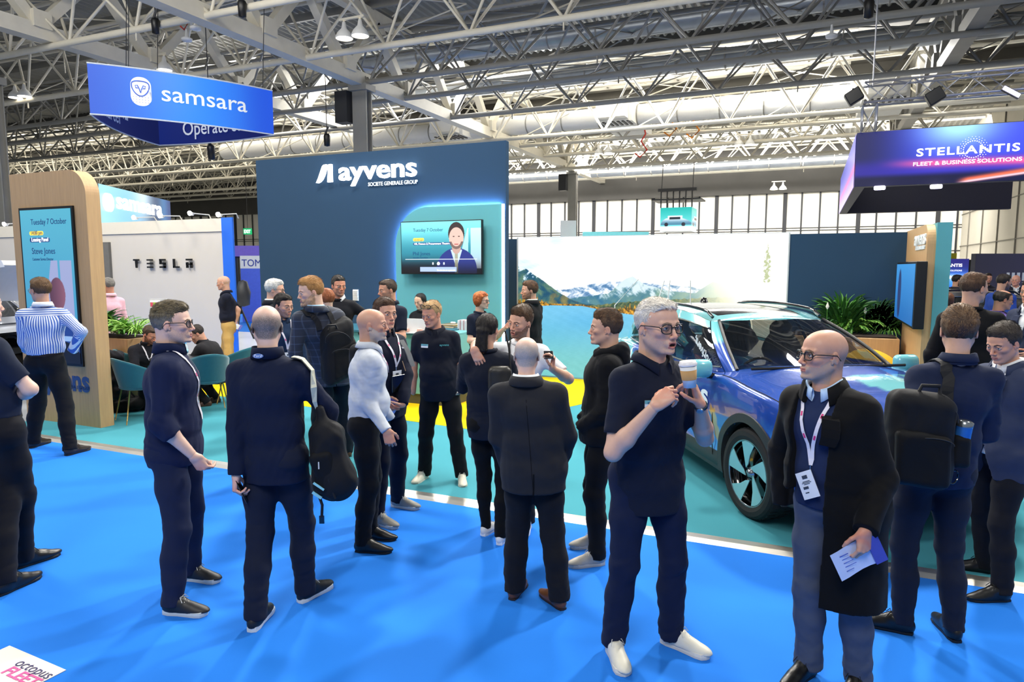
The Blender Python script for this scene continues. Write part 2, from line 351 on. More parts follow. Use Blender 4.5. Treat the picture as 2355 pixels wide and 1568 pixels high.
# small orange, green and red cable hooks on the distant trusses
for u, v, c, lab in ((1548, 296, '#e08a20', 'orange lifting hook and cable on the distant truss'), (1600, 300, '#e88a10', 'second orange lifting hook right of the first'), (1480, 345, '#cc3a2a', 'red cable clip on the distant truss'), (428, 52, '#c8351f', 'red and black cable reel tied to the girder')):
    p = at_y(u, v, 40 if u > 1000 else 16.5); s_ = 1 if u > 1000 else .5
    r = thing('cable_hook', lab, 'hook', p); m_ = mat('hook_'+c[1:], c, .5)
    MB().tube([p+(0, 0, 1.3*s_), p+(.1, 0, .9*s_), p+(-.15*s_, 0, .5*s_), p+(.2*s_, 0, 0), p+(-.2*s_, 0, -.4*s_), p+(-.5*s_, 0, -.15*s_)], .05*s_, 6).build('cable', m_, r, smooth=True)
# ================================================================ THE STAND AND ITS NEIGHBOURS
LEDW = mat('white_led_strip', '#eef6ff', .4, var=0, emit=6)
LEDB = mat('blue_white_led_strip', '#9fcaff', .4, var=0, emit=110)
def rrect(x0, x1, z0, z1, r, corners='abcd', n=8):   # a: x0z0 b: x1z0 c: x1z1 d: x0z1, list of (x, z)
    P = []
    for k, (cx, cz, a0) in zip('abcd', ((x0+r, z0+r, 180), (x1-r, z0+r, 270), (x1-r, z1-r, 0), (x0+r, z1-r, 90))):
        if k in corners: P += [(cx+r*math.cos(math.radians(a0+90*i/n)), cz+r*math.sin(math.radians(a0+90*i/n))) for i in range(n+1)]
        else: P.append({'a': (x0, z0), 'b': (x1, z0), 'c': (x1, z1), 'd': (x0, z1)}[k])
    return P
def slab_y(mb, P, y0, y1): return mb.prism([(x, y0, z) for x, z in P], (0, y1-y0, 0))
# --- tall navy wall with the glowing letters
tw = thing('display_wall', 'tall navy display wall with lit white company name and teal rounded panel', 'wall', (-6.9, 9.86, 0))
MB().box((-9.41, 9.86, 0.012), (-4.39, 9.97, 3.94)).build('panel', NAVYW, tw)
P = rrect(-6.36, -4.41, .012, 2.97, .62, 'd', 14)
slab_y(MB(), P, 9.76, 9.80).build('rounded_panel', TEALW, tw)
hal = MB(); Q = [(x+.03, z-.03) for i, (x, z) in enumerate(rrect(-6.38, -4.50, .1, 2.99, .62, 'd', 14))]
hal.tube([(x, 9.83, z) for x, z in ([Q[0]]+Q[:2:-1] if False else Q[2:][::1])]+[(Q[0][0], 9.83, Q[0][1])], .014, 6); hal.build('led_strip', LEDB, tw)
MB().box((-4.412, 9.75, .02), (-4.385, 9.80, 2.97)).build('edge_light', LEDW, tw)
MB().box((-9.42, 9.98, 0), (-9.3, 10.6, 3.9)).build('return_wall', NAVYW, tw)
GLOW = mat('lit_white_letter', '#ffffff', .4, var=0, emit=2.2); LETW = mat('white_letter', '#e8eef2', .5, var=0)
def amark(o, s, yy, mb, ex=EX, ez=EZ, n=None):        # the two-stroke mark: a leaning curved stroke and an upright one; s = height
    n = np.cross(ex, ez)*yy
    c = [(0, 0), (.16, .26), (.34, .62), (.48, .90), (.58, .98), (.68, 1.0), (.82, 1.0), (.78, .78), (.66, .46), (.48, .18), (.30, .04), (.12, -.02)]
    mb.prism([o+ex*x*s*.95+ez*z*s for x, z in c], n)
    mb.prism([o+ex*x*s+ez*z*s for x, z in [(.80, 0), (1.12, 0), (1.12, 1), (.96, 1.0), (.90, .97), (.86, .6)]], n); return mb
p0 = at_y(730, 421, 9.80); p1 = at_y(772, 380, 9.80)
amark(np.array((p0[0], 9.80, p0[2])), p1[2]-p0[2]+.02, .04, MB()).build('logo_mark', GLOW, tw)
a_ = at_y(780, 412, 9.8); b_ = at_y(958, 400, 9.8)
text('lettering', 'ayvens', .45, (a_[0], 9.80, a_[2]-.02), EX, EZ, GLOW, tw, .02, .006, width=b_[0]-a_[0])
a_ = at_y(846, 428, 9.83); b_ = at_y(960, 420, 9.83)
text('lettering', 'SOCIETE GENERALE GROUP', .088, (a_[0], 9.84, a_[2]), EX, EZ, LETW, tw, .004, .002, width=b_[0]-a_[0])
# the television
def suitman(X, Y, cx, by, s, suit, shirt, tie, skin, hair, c, beard=True):   # head and shoulders portrait
    q = lambda ax, ay, rx, ry: ((X-cx-ax*s)/(rx*s))**2+((Y-by-ay*s)/(ry*s))**2
    body = (q(0, -.25, 1.0, .95) < 1); c = np.where(body[..., None], suit, c)
    v = (np.abs(X-cx) < .28*s*np.clip((Y-by+.2*s)/(.8*s), 0, 1)) & (Y < by+.62*s); c = np.where(v[..., None], shirt, c)
    c = np.where(((np.abs(X-cx) < .075*s) & (Y < by+.5*s))[..., None], tie, c)
    c = np.where((q(0, .72, .22, .28) < 1)[..., None], np.array(skin)*.85, c)
    c = np.where((q(0, 1.32, .40, .5) < 1)[..., None], hair, c)
    c = np.where((q(0, 1.12, .36, .47) < 1)[..., None], skin, c)
    if beard: c = np.where(((q(0, 1.12, .36, .47) < 1) & (Y < by+.98*s) & (q(0, 1.1, .25, .33) > 1))[..., None], np.array(hair)*.5+np.array(skin)*.4, c)
    c = np.where(((q(.13, 1.2, .05, .022) < 1) | (q(-.13, 1.2, .05, .022) < 1))[..., None], (.2, .15, .15), c)
    c = np.where((q(0, .86, .12, .03) < 1)[..., None], (.7, .42, .4), c); return c
TVX0, TVX1, TVZ0, TVZ1, TVY = -6.17, -4.69, 1.885, 2.735, 9.62
tv = thing('television', 'wide television on teal panel showing a smiling man in a navy suit', 'screen', (-5.43, TVY, TVZ0))
MB().box((TVX0, TVY, TVZ0), (TVX1, TVY+.06, TVZ1)).build('casing', BLACK, tv, bevel=.008)
MB().box((-5.8, TVY+.06, 2.1), (-5.0, 9.76, 2.5)).build('bracket', DARK, tv)
W_, H_ = TVX1-TVX0-.03, TVZ1-TVZ0-.03
def tvp(X, Y):
    c = mixc(hexc('#0a0c18'), hexc('#2a7f93'), sst(0, .42*H_, Y)); c = mixc(c, hexc('#7fe0e6'), sst(.35*H_, H_, Y))
    a = (X > .70*W_+.18*W_*((Y/H_)-.1)) & (X < .84*W_+.02*Y) & (Y > .25*H_) & (Y < .86*H_); c = np.where(a[..., None], mixc(c, (.95, 1, 1), .55+0*X), c)
    a = (X > .875*W_) & (Y > .1*H_) & (Y < .86*H_); c = np.where(a[..., None], mixc(c, (.95, .97, 1), .6+0*X), c)
    c = suitman(X, Y, .70*W_, .18*H_, .44*H_, hexc('#27337c'), hexc('#b8cdea'), hexc('#9a9b86'), hexc('#d9b3a6'), hexc('#3a3030'), c)
    c = mixc(hexc('#07080f'), c, sst(-.12*H_, .30*H_, Y)*.9+.1)
    ln = (np.abs(Y-.275*H_) < .004) & (X > .05*W_) & (X < .95*W_); c = np.where(ln[..., None], (.9, .95, 1), c)
    c = np.where((((X-.475*W_)**2+(Y-.19*H_)**2) < .022**2*1.5)[..., None], (1, 1, 1), c)
    for k in (.405, .545): c = np.where(((np.abs(X-k*W_) < .012) & (np.abs(Y-.19*H_) < .018))[..., None], (.85, .9, .95), c)
    c = np.where(((np.abs(X-.47*W_) < .23*W_) & (np.abs(Y-.08*H_) < .045*H_))[..., None], hexc('#9fb4dd'), c)
    return c
SCR = led('lit_screen', 1.25)
sp = painted('picture', (TVX0+.015, TVY-.002, TVZ0+.015), EX, EZ, W_, H_, 340, 200, tvp, SCR, tv)
NAVT = mat('screen_text_navy', '#173a6b', .5, var=0, emit=.3); WHT = mat('screen_text_white', '#ffffff', .5, var=0, emit=1)
YLT = mat('screen_pill_yellow', '#f0c440', .5, var=0, emit=.9); NVP = mat('screen_pill_navy', '#24406e', .5, var=0, emit=.6)
def tvt(u, v, u1, s, m_, pl, par, y): a = at_y(u, v, y); b = at_y(u1, v, y); return text('screen_lettering', s, pl, (a[0], y, a[2]), EX, EZ, m_, par, .001, width=b[0]-a[0])
tvt(950, 533, 1019, 'Tuesday 7 October', NAVT, .075, sp, 9.614)
def pill(u0, v0, u1, v1, m_, par, y):
    a = at_y(u0, v1, y); b = at_y(u1, v0, y); slab_y(MB(), rrect(a[0], b[0], a[2], b[2], (b[2]-a[2])*.48), y, y+.001).build('caption_pill', m_, par)
pill(950, 547, 975, 555, YLT, sp, 9.616); pill(950, 557, 1036, 564, NVP, sp, 9.616)
tvt(953, 554.5, 973, '10:30 am', NAVT, .045, sp, 9.614); tvt(953, 563, 1034, 'HR, Finance & Procurement Theatre', WHT, .045, sp, 9.614)
tvt(950, 587, 989, 'Phil Jones', NAVT, .08, sp, 9.614); tvt(950, 594, 984, 'Specialist Consultant', NAVT, .03, sp, 9.614)
tvt(1005, 622.5, 1047, 'This video does not support audio', WHT, .03, sp, 9.612)
# --- low back wall with the mountain light box
for n_, x0, x1 in (('navy display wall section between the tall wall and the mountain light box', -5.3, -4.93), ('navy display wall right of the mountain light box behind the plants', -.31, 1.3)):
    o = MB().box((x0, 11.57, .012), (x1, 11.68, 2.51)).build('display_wall', NAVYW); tag(o, n_, 'wall')
lb = thing('light_box', 'glowing mountain lake picture wall behind the blue car', 'light box', (-2.6, 11.57, 0))
MB().box((-4.93, 11.56, .012), (-.31, 11.68, 2.54)).build('frame', mat('pale_frame', '#b9c0c4', .5), lb)
LX0, LW, LH = -4.9, 4.57, 2.5
def pxs(L): R = [at_y(u, v, 11.55) for u, v in L]; return np.array([r[0]-LX0 for r in R]), np.array([r[2]-.03 for r in R])
def ridge(X, L, seed, amp, f=6): a, b = pxs(L); return np.interp(X, a, b)+fbm(X*f, seed, 6)*amp
def n2(X, Y, sc, seed, o=6, ax=1.0):
    r = np.random.default_rng(seed); s_ = 0; a_ = 1.; x, y = X*sc, Y*sc*ax; x, y = x+.7*np.sin(y*.9+seed), y+.7*np.sin(x*.8+2*seed)
    for i in range(o):
        for _ in range(3): t = r.uniform(0, 6.28); s_ = s_+a_*np.sin((x*math.cos(t)+y*math.sin(t))*2**i*r.uniform(.8, 1.3)+r.uniform(0, 6.28))*.33
        a_ *= .62
    return s_
def mtn(X, Y):
    x = X/LW; y = Y/LH
    c = mixc(hexc('#a9cdf2'), (1, 1, 1), .72+.45*n2(X, Y, 3.2, 3, ax=2.2)+x*1.5+.0*y); c = mixc(c, (1, 1, 1), sst(.12, .5, x))
    r = ridge(X, [(1190, 690), (1280, 668), (1340, 658), (1400, 648), (1440, 645), (1480, 652), (1540, 654), (1590, 662), (1700, 672), (1816, 676)], 11, .010, 9)
    c = np.where((Y < r)[..., None], mixc(hexc('#4f7ba6'), (.97, .98, 1), .55+.7*n2(X, Y, 24, 2, ax=1.6)), c)
    r = ridge(X, [(1190, 702), (1330, 684), (1400, 674), (1440, 640), (1455, 635), (1480, 652), (1530, 668), (1600, 674), (1640, 648), (1660, 650), (1700, 668), (1816, 676)], 21, .006, 8)
    sn = sst(.58, .66, y+.05*n2(X, Y, 26, 8))*(x < .62)
    c = np.where((Y < r)[..., None], mixc(mixc(hexc('#2f6a8c'), hexc('#86a48c'), x*1.1-.1+.22*n2(X, Y, 16, 6)), (.93, .97, 1), sn*.8), c)
    r = ridge(X, [(1190, 613), (1200, 614), (1212, 620), (1230, 632), (1265, 658), (1310, 688), (1340, 697), (1370, 702)], 31, .006, 12)
    t = .45+.5*n2(X, Y, 18, 7, ax=1.2); g = mixc(hexc('#154a6a'), hexc('#68866a'), t); g = mixc(g, hexc('#a07a3c'), .5*sst(.25, .9, n2(X, Y, 12, 5))*(y < .62)); g = mixc(g, (.86, .94, 1), sst(.70, .77, y+.05*n2(X, Y, 34, 4))*sst(-.2, .6, n2(X, Y, 30, 9)))
    c = np.where((Y < r)[..., None], g, c)
    r = ridge(X, [(1190, 697), (1300, 700), (1370, 702), (1420, 696), (1500, 690), (1560, 688), (1640, 684), (1816, 684)], 41, .006, 40)
    c = np.where((Y < r)[..., None], mixc(hexc('#2c4a3c'), hexc('#8a8a58'), .4+.5*n2(X, Y, 40, 5)+.4*(x-.4)), c)
    z0 = np.interp(X, *pxs([(1190, 703), (1270, 698), (1340, 700), (1400, 712), (1500, 726), (1600, 735), (1816, 748)]))
    lake = mixc(hexc('#4ba3d6'), hexc('#9ad6e6'), .25+.25*n2(X, Y, 1.2, 6, 3, 2.5)+.9*np.abs(x-.12)); lake = mixc(lake, hexc('#6fbcbc'), sst(.50, .05, y)); lake = lake+.012*n2(X, Y, 26, 3, 4, 4)[..., None]
    c = np.where((Y < z0)[..., None], lake, c)
    for a, b, n in ((1190, 1262, 1), (1412, 1580, 2)):
        xa, _ = pxs([(a, 700), (b, 700)]); e = np.clip(np.minimum(X-xa[0]+.2*(n == 1), xa[1]-X)*4, 0, 1); hh = (.10+.03*np.sin(X*70)+.03*np.sin(X*151+1))*e
        bandm = (Y > z0-.03) & (Y < z0+hh); c = np.where(bandm[..., None], mixc(hexc('#4a3a1c'), hexc('#f2ae3a'), .45+.6*n2(X, Y, 60, n)), c)
    sun = np.exp(-(((x-.93)/.20)**2+((y-.60)/.34)**2)); c = mixc(c, (1.0, .99, .86), sun*1.25); c = mixc(c, (1, 1, .97), sst(.55, .9, x)*sst(.5, .75, y))
    xt, zt = pxs([(1766, 570), (1766, 635)]); tr = (np.abs(X-xt[0]) < .055*(.35+.65*np.abs(np.sin(Y*42)))*np.clip((zt[0]+.08-Y)*4, 0, 1)) & (Y > zt[1]-.1) & (n2(X, Y, 70, 4) > -.35)
    c = np.where(tr[..., None], mixc(hexc('#8f9c6a'), (1, 1, .9), .35+0*x), c)
    return c
painted('picture', (LX0, 11.555, .03), EX, EZ, LW, LH, 760, 420, mtn, led('light_box_picture', 1.0), lb)
# --- wooden end wall with portrait screen, right
ew = thing('end_wall', 'oak end wall with teal edge beside the plants and yellow pouf', 'wall', (1.35, 10.6, 0))
PR = [(y, z) for y, z in rrect(9.62, 11.68, .012, 2.52, .24, 'd', 10)]
MB().prism([(1.28, y, z) for y, z in PR], (.09, 0, 0)).build('oak_panel', OAK, ew)
MB().box((1.37, 9.60, .012), (1.53, 11.7, 2.53)).build('teal_edge', TEALW, ew)
def on_x(name, s, u0, v0, u1, x, m_, par, size):
    a = at_x(u0, v0, x); b = at_x(u1, v0, x); return text(name, s, size, (x, a[1], a[2]), -EY, EZ, m_, par, .008, .004, width=abs(a[1]-b[1]))
on_x('lettering', 'ayvens', 2103, 565, 2128, 1.272, LETW, ew, .26)
on_x('lettering', 'SOCIETE GENERALE GROUP', 2107, 575, 2127, 1.276, LETW, ew, .06)
ps_ = thing('portrait_screen', 'upright screen fixed to the oak end wall beside the plants', 'screen', (1.2, 10.4, .9))
a = at_x(2064, 603, 1.16); b = at_x(2098, 757, 1.16)
MB().box((1.16, b[1], b[2]), (1.28, a[1], a[2])).build('casing', BLACK, ps_, bevel=.01)
def pscr(X, Y): return mixc(mixc(hexc('#1c5a9a'), hexc('#3f8fc8'), Y/1.1), hexc('#20305a'), sst(.12, .1, np.hypot((X-.45)*.6, (Y-.35)*.33)))
painted('picture', (1.155, a[1]-.03, b[2]+.03), -EY, EZ, a[1]-b[1]-.06, a[2]-b[2]-.06, 60, 90, pscr, SCR, ps_)
# --- tall wooden screen totem, left
tt = thing('screen_totem', 'tall oak totem with rounded corner and upright lit screen', 'totem', (-8.8, 5.68, 0))
slab_y(MB(), rrect(-9.43, -8.0, .012, 3.17, .30, 'c', 14), 5.59, 5.77).build('slab', OAK, tt)
sc_ = thing('portrait_screen', 'upright lit schedule screen set in the oak totem at the left', 'screen', (-8.92, 5.56, .76))
MB().box((-9.25, 5.565, .77), (-8.22, 5.59, 2.74)).build('casing', BLACK, sc_)
def tot(X, Y):
    c = mixc(hexc('#3f8fc0'), hexc('#58b4cf'), Y/2.0+.1*fbm(X*2+Y*3, 2)*.3)
    for x0, x1 in ((.44, .66), (.70, .92)):
        sl = np.clip((1.05-Y)*.35, -.3, .5) if x0 < .5 else 0
        a = (X > x0-.0+np.clip(Y-.9, -.9, .6)*.25*(x0 < .5)) & (X < x1) & (Y < 1.28); c = np.where(a[..., None], mixc(c, hexc('#b9a9d6'), .75+0*X), c)
    q = lambda cx, cy, rx, ry: ((X-cx)/rx)**2+((Y-cy)/ry)**2 < 1
    c = np.where(q(.62, .05, .42, .62)[..., None], hexc('#1e3f8c'), c); c = np.where((q(.62, .05, .42, .62) & (Y < .34) & (Y > .28))[..., None], hexc('#8fb4e8'), c)
    c = np.where((q(.62, .0, .40, .28))[..., None], hexc('#10131f'), c)
    c = np.where(q(.62, .86, .15, .21)[..., None], mixc(hexc('#5a3a50'), hexc('#8a5a70'), (X-.5)*4), c); return c
sp = painted('picture', (-9.22, 5.56, .80), EX, EZ, .97, 1.91, 150, 300, tot, led('lit_screen_dim', .85), sc_)
tvt(71, 517, 153, 'Tuesday 7 October', NAVT, .10, sp, 5.55); pill(68, 531, 99, 541.5, YLT, sp, 5.554); pill(69, 546, 114, 557.5, NVP, sp, 5.554)
tvt(72, 540, 97, '14:00 pm', NAVT, .07, sp, 5.55); tvt(73, 555.5, 111, 'Leasing Panel', WHT, .07, sp, 5.55)
tvt(74, 584, 127, 'Steve Jones', NAVT, .11, sp, 5.55); tvt(75, 599, 123, 'Customer Service Director', NAVT, .05, sp, 5.55)
NVL = mat('navy_vinyl_letter', '#2c4a7e', .5, var=0)
a = at_y(88, 888, 5.588); b = at_y(206, 888, 5.588); text('lettering', 'ayvens', .38, (a[0], 5.588, a[2]), EX, EZ, NVL, tt, .002, .012, width=b[0]-a[0])
a = at_y(120, 893, 5.588); b = at_y(207, 897, 5.588); text('lettering', 'SOCIETE GENERALE GROUP', .06, (a[0], 5.588, b[2]), EX, EZ, NVL, tt, .002, width=b[0]-a[0])
# --- cream neighbour stand with black letters
ts = thing('exhibition_wall', 'long cream stand wall carrying spaced black letters', 'wall', (-15, 10.5, 0))
CRM = mat('cream_board', '#d2cbc0', .7, var=.02, vs=2)
MB().box((-26, 10.5, .006), (-10.97, 10.6, 2.72)).build('board', CRM, ts)
MB().box((-26, 10.47, 2.72), (-10.95, 10.60, 2.98)).build('top_band', mat('cream_band', '#e2dac8', .7, var=.01), ts)
MB().box((-10.95, 10.46, .006), (-10.66, 10.50, 2.99)).build('blue_end', mat('bright_blue_board', '#1c6ae0', .6, var=.01), ts)
MB().box((-14.62, 10.44, .006), (-14.3, 10.5, 2.55)).build('door_recess', mat('grey_recess', '#6f6c66', .6), ts)
lt = MB(); TX = [at_y(u, 604, 10.44) for u in (307, 338, 367, 398, 428)]; wL = .155; hL = .19; zb = at_y(375, 616, 10.44)[2]
def bar(x, z, w_, h_): lt.box((x, 10.43, z), (x+w_, 10.47, z+h_))
th = .036
for k, c in enumerate('TESLA'):
    x = TX[k][0]; z = zb
    if c == 'T': bar(x, z+hL-th, wL, th); lt.prism([(x+wL/2-.022, 10.43, z+hL-th), (x+wL/2+.022, 10.43, z+hL-th), (x+wL/2+.012, 10.43, z), (x+wL/2-.012, 10.43, z)], (0, .04, 0))
    if c == 'E': [bar(x, z+q, wL, th*.9) for q in (0, (hL-th)/2, hL-th)]
    if c == 'S': [bar(x, z+q, wL, th) for q in (0, (hL-th)/2, hL-th)]; bar(x, z+hL/2, th, hL/2); bar(x+wL-th, z, th, hL/2)
    if c == 'L': bar(x, z, th, hL); bar(x, z, wL, th)
    if c == 'A': bar(x, z+hL-th, wL, th); bar(x, z+.35*hL, wL, th*.8); bar(x, z, th, hL*.62); bar(x+wL-th, z, th, hL*.62)
lt.build('lettering', BLACK, ts)
LMP = mat('lit_lamp_face', '#ffffff', .4, var=0, emit=22)
for u, v, lab in ((308, 500, 'first lit arm lamp on top of the cream stand wall, left'), (368, 496, 'lit arm lamp on the cream wall under the blue banner edge'), (437, 490, 'third lit arm lamp on top of the cream stand wall'), (502, 493, 'rightmost lit arm lamp on the cream stand wall'), (10, 515, 'lit arm lamp on the cream wall left of the totem')):
    p = at_y(u, v, 9.9); r = thing('arm_lamp', lab, 'spotlight', (p[0], 10.5, 2.98), 'arm lamps on the cream stand wall')
    MB().tube([(p[0]-.2, 10.6, 2.98), (p[0]-.15, 10.5, 3.06), (p[0], 9.95, p[2])], .012, 6).build('arm', WHITEP, r)
    MB().lathe([(0, .03), (.05, .03), (.06, 0), (.055, -.01)], (p[0], 9.93, p[2]), 14, (0, -.3, -1)).build('head', WHITEP, r)
    MB().lathe([(0, -.012), (.05, -.012)], (p[0], 9.93, p[2]), 14).lathe([(0, .035), (.045, .03), (.045, .0)], (p[0]+.01, 9.90, p[2]), 10, (0, -1, -.2)).build('lens', LMP, r)
# --- blue banner wall behind with the white owl badge
def ban(X, Y):
    c = mixc(hexc('#9fdcf2'), hexc('#3f8fd0'), X/4.6+.2*fbm(Y*2, 2)*.4); c = mixc(c, hexc('#152a52'), np.exp(-((X-3.3)/.75)**2)*.95); c = mixc(c, hexc('#1c3c78'), sst(3.9, 4.6, X)); return mixc(c, (.92, .98, 1), np.exp(-((X-2.6)**2+(Y-2.1)**2)/.5)*.8+sst(.9, 0, Y)*.4)
p0 = at_d(226, 424, 17.4); p1 = at_d(391, 462, 22.); d_ = p1-p0; L_ = float(np.hypot(d_[0], d_[1])); e1 = np.array((d_[0], d_[1], 0))/L_
bw = thing('banner_wall', 'light blue banner wall with white owl badge behind the cream stand wall', 'banner', (p0[0], p0[1], 0))
nb = np.cross(e1, EZ)
MB().obox((p0+p1)/2*np.array((1, 1, 0))+np.array((0, 0, 2.04))-nb*.15, e1*L_/2, nb*.1, EZ*2.04).build('frame', NAVYW, bw)
painted('picture', (p0[0], p0[1], 1.9), e1, EZ, L_, 2.18, 90, 40, lambda X, Y: ban(X*4.6/L_, Y), led('banner_light', 1.0), bw)
def on_b(s, u0, v0, u1, size, m_, off=.03, **k):
    f = lambda u: (lambda r: (p0[1]*r[0]-p0[0]*r[1])/(e1[0]*r[1]-e1[1]*r[0]))(ray(u, v0))
    ta, tb = f(u0), f(u1); A = p0+e1*ta; dd = float((A-CAM)[:2]@FW[:2]); z = at_d(u0, v0, dd)[2]
    return np.array((A[0], A[1], z))+nb*off, tb-ta
q, w_ = on_b('', 266, 478, 370, 0, 0); text('lettering', 'samsara', .62, q, e1, EZ, GLOW, bw, .01, .012, width=w_, nrm=nb)
q, w_ = on_b('', 234, 484, 260, 0, 0); MB().prism([q+e1*x+EZ*z for x, z in rrect(0, w_, 0, .46, min(w_, .46)*.48)], nb*.01).build('badge', GLOW, bw)
# --- big hanging blue banner, three bowed sides
hb = thing('hanging_banner', 'big bowed blue hanging banner with white owl badge and lettering', 'banner', (-17.3, 14.5, 6))
Av, Bv, Cv = np.array((-17.54, 12.53)), np.array((-15.15, 16.67)), np.array((-19.9, 16.56))
def bow(a, b, c0, k, n=24):
    t = np.linspace(0, 1, n)[:, None]; m_ = (a+b)/2-c0; m_ = m_/np.linalg.norm(m_); return a+(b-a)*t+m_*k*4*t*(1-t)
cen = (Av+Bv+Cv)/3
H0, H1 = 6.0, 7.3
def side(nm, P, fn, m_, flip=False):
    s = np.r_[0, np.cumsum(np.linalg.norm(np.diff(P, axis=0), axis=1))]
    def bend(X, Y): return np.stack([np.interp(X, s, P[:, 0]), np.interp(X, s, P[:, 1]), H0+Y], 1)
    return painted(nm, None, EX, EZ, s[-1], H1-H0, 60, 20, fn, m_, hb, bend=bend), s, P
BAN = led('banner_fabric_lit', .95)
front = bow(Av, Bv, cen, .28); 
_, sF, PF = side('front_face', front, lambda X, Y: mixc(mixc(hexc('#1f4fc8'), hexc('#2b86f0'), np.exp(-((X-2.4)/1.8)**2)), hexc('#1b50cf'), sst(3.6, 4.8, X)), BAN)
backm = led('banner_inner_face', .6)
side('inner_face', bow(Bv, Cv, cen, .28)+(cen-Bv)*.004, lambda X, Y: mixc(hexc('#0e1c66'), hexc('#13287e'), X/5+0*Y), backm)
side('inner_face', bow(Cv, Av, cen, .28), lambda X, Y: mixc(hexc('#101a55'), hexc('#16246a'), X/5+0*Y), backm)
rim = MB()
for z in (H0, H1): rim.tube([(x, y, z) for x, y in np.r_[front, bow(Bv, Cv, cen, .28), bow(Cv, Av, cen, .28)]], .02, 5, closed=True)
rim.build('hoop_rim', mat('banner_rim', '#c8d0da', .4), hb)
for k, a in enumerate((Av*.8+Bv*.2, Bv*.9+cen*.1, Cv, (Av+Cv)/2)):
    MB().tube([(a[0], a[1], H1), (a[0]+.1, a[1]+.2, 11.3)], .012, 5).build('cable', DARK, hb)
def on_front(u, v):                                  # distance along the front and height for a pixel
    best = None
    for s_ in np.linspace(0, sF[-1], 400):
        x, y = np.interp(s_, sF, PF[:, 0]), np.interp(s_, sF, PF[:, 1]); r = ray(u, v); e = abs(r[0]*y-r[1]*x)
        if best is None or e < best[0]: best = (e, s_, CZ+r[2]*(x*r[0]+y*r[1])/(r[0]**2+r[1]**2))
    return best[1], best[2]
def curve_text(o, off=.04, P=PF, s=sF):              # lay a flat (s, ., z) mesh on the bowed front
    n = len(o.data.vertices); co = np.empty(n*3, np.float32); o.data.vertices.foreach_get('co', co); co = co.reshape(-1, 3)+ORG['hanging_banner']
    x = np.interp(co[:, 0], s, P[:, 0]); y = np.interp(co[:, 0], s, P[:, 1]); d = np.stack([x, y], 1)-cen; d /= np.linalg.norm(d, axis=1)[:, None]
    co = np.stack([x+d[:, 0]*off, y+d[:, 1]*off, co[:, 2]], 1)-ORG['hanging_banner']; o.data.vertices.foreach_set('co', co.astype(np.float32).ravel()); o.data.update()
ta, za = on_front(373, 232); tb, zb_ = on_front(566, 258)
curve_text(text('lettering', 'samsara', .62, (ta, 0, za), EX, EZ, LETW, hb, .0, .004, width=tb-ta))
ta, za = on_front(303, 240); tb, _ = on_front(351, 240); _, zt_ = on_front(327, 182)
ow = tb-ta; oh = ow*1.52
bd = MB().prism([(ta+x, 0, za-.02+z) for x, z in rrect(0, ow, 0, oh, ow*.46)], (0, .0, 0)); o = bd.build('badge', LETW, hb); curve_text(o, .03)
ol = MB(); heart = [(ta+ow*(.5+.42*math.sin(a)), 0, za+oh*(.62+.26*math.cos(a)-(.05*math.cos(2*a)))) for a in np.linspace(0, 2*math.pi, 28)]
ol.tube(heart, .012, 4)
for s_ in (-1, 1): ol.tube([(ta+ow*(.5+s_*q_), 0, za+oh*r_) for q_, r_ in ((0, .42), (.06, .56), (.14, .68), (.24, .66), (.22, .58), (.12, .58))], .011, 4)
for r_ in range(3):
    for c_ in range(6): ol.box((ta+ow*(.14+c_*.14), -.005, za+oh*(.08+.09*r_)), (ta+ow*(.165+c_*.14), .005, za+oh*(.105+.09*r_)))
o = ol.build('badge_lines', mat('banner_line_blue', '#3a6fe0', .5, var=0), hb); curve_text(o, .055)
inn = np.r_[bow(Cv, Av, cen, .28)][::-1]; sI = np.r_[0, np.cumsum(np.linalg.norm(np.diff(inn, axis=0), axis=1))]
o = text('lettering', 'Smarter\u2122', .62, (.75, 0, H0+.20), EX, EZ, LETW, hb, .0, .004, width=2.1); curve_text(o, -.08, inn, sI)
inn2 = bow(Bv, Cv, cen, .28)[::-1]; sJ = np.r_[0, np.cumsum(np.linalg.norm(np.diff(inn2, axis=0), axis=1))]
o = text('lettering', 'Operate Safer', .62, (.9, 0, H0+.27), EX, EZ, LETW, hb, .0, .004, width=3.2); curve_text(o, -.08, inn2, sJ)
# --- hanging purple screen ring with its truss
X0, YN, YF, ZB, ZT = .95, 20.03, 38.9, 4.06, 5.42
st = thing('hanging_screen', 'hanging purple box screen with white lettering at upper right', 'screen', (3.5, 22, ZB))
def stl(X, Y):
    x = X/3.6; y = Y/1.36
    c = mixc(hexc('#1a1c50'), hexc('#3a48d8'), sst(0, .55, x)); c = mixc(c, hexc('#9fd8ff'), np.exp(-((x-.62)/.22)**2-((y-1.02)/.36)**2)*1.1)
    c = mixc(c, hexc('#3024a0'), sst(.55, .3, y)*.7); c = mixc(c, hexc('#e85a9a'), np.exp(-((y-.40+.06*x)/.075)**2)*sst(.1, .5, x)*.95)
    c = mixc(c, hexc('#10123a'), sst(.24, .12, y)); arc = np.abs(y-(.0+.22*sst(.45, 1.0, x)*(1.6-x))) ; c = mixc(c, hexc('#e86a4a'), np.exp(-((y-.03-.35*(x-.62))/.045)**2)*sst(.6, .7, x)); c = mixc(c, (.95, .8, .85), np.exp(-((y-.0-.32*(x-.62))/.02)**2)*sst(.6, .7, x)); return c
W2 = 5.5
painted('front_face', (X0, YN, ZB), EX, EZ, W2, ZT-ZB, 260, 70, stl, led('led_wall', 1.15), st)
MB().box((X0, YN+.02, ZB), (X0+W2, YN+.3, ZT)).build('front_casing', DARK, st)
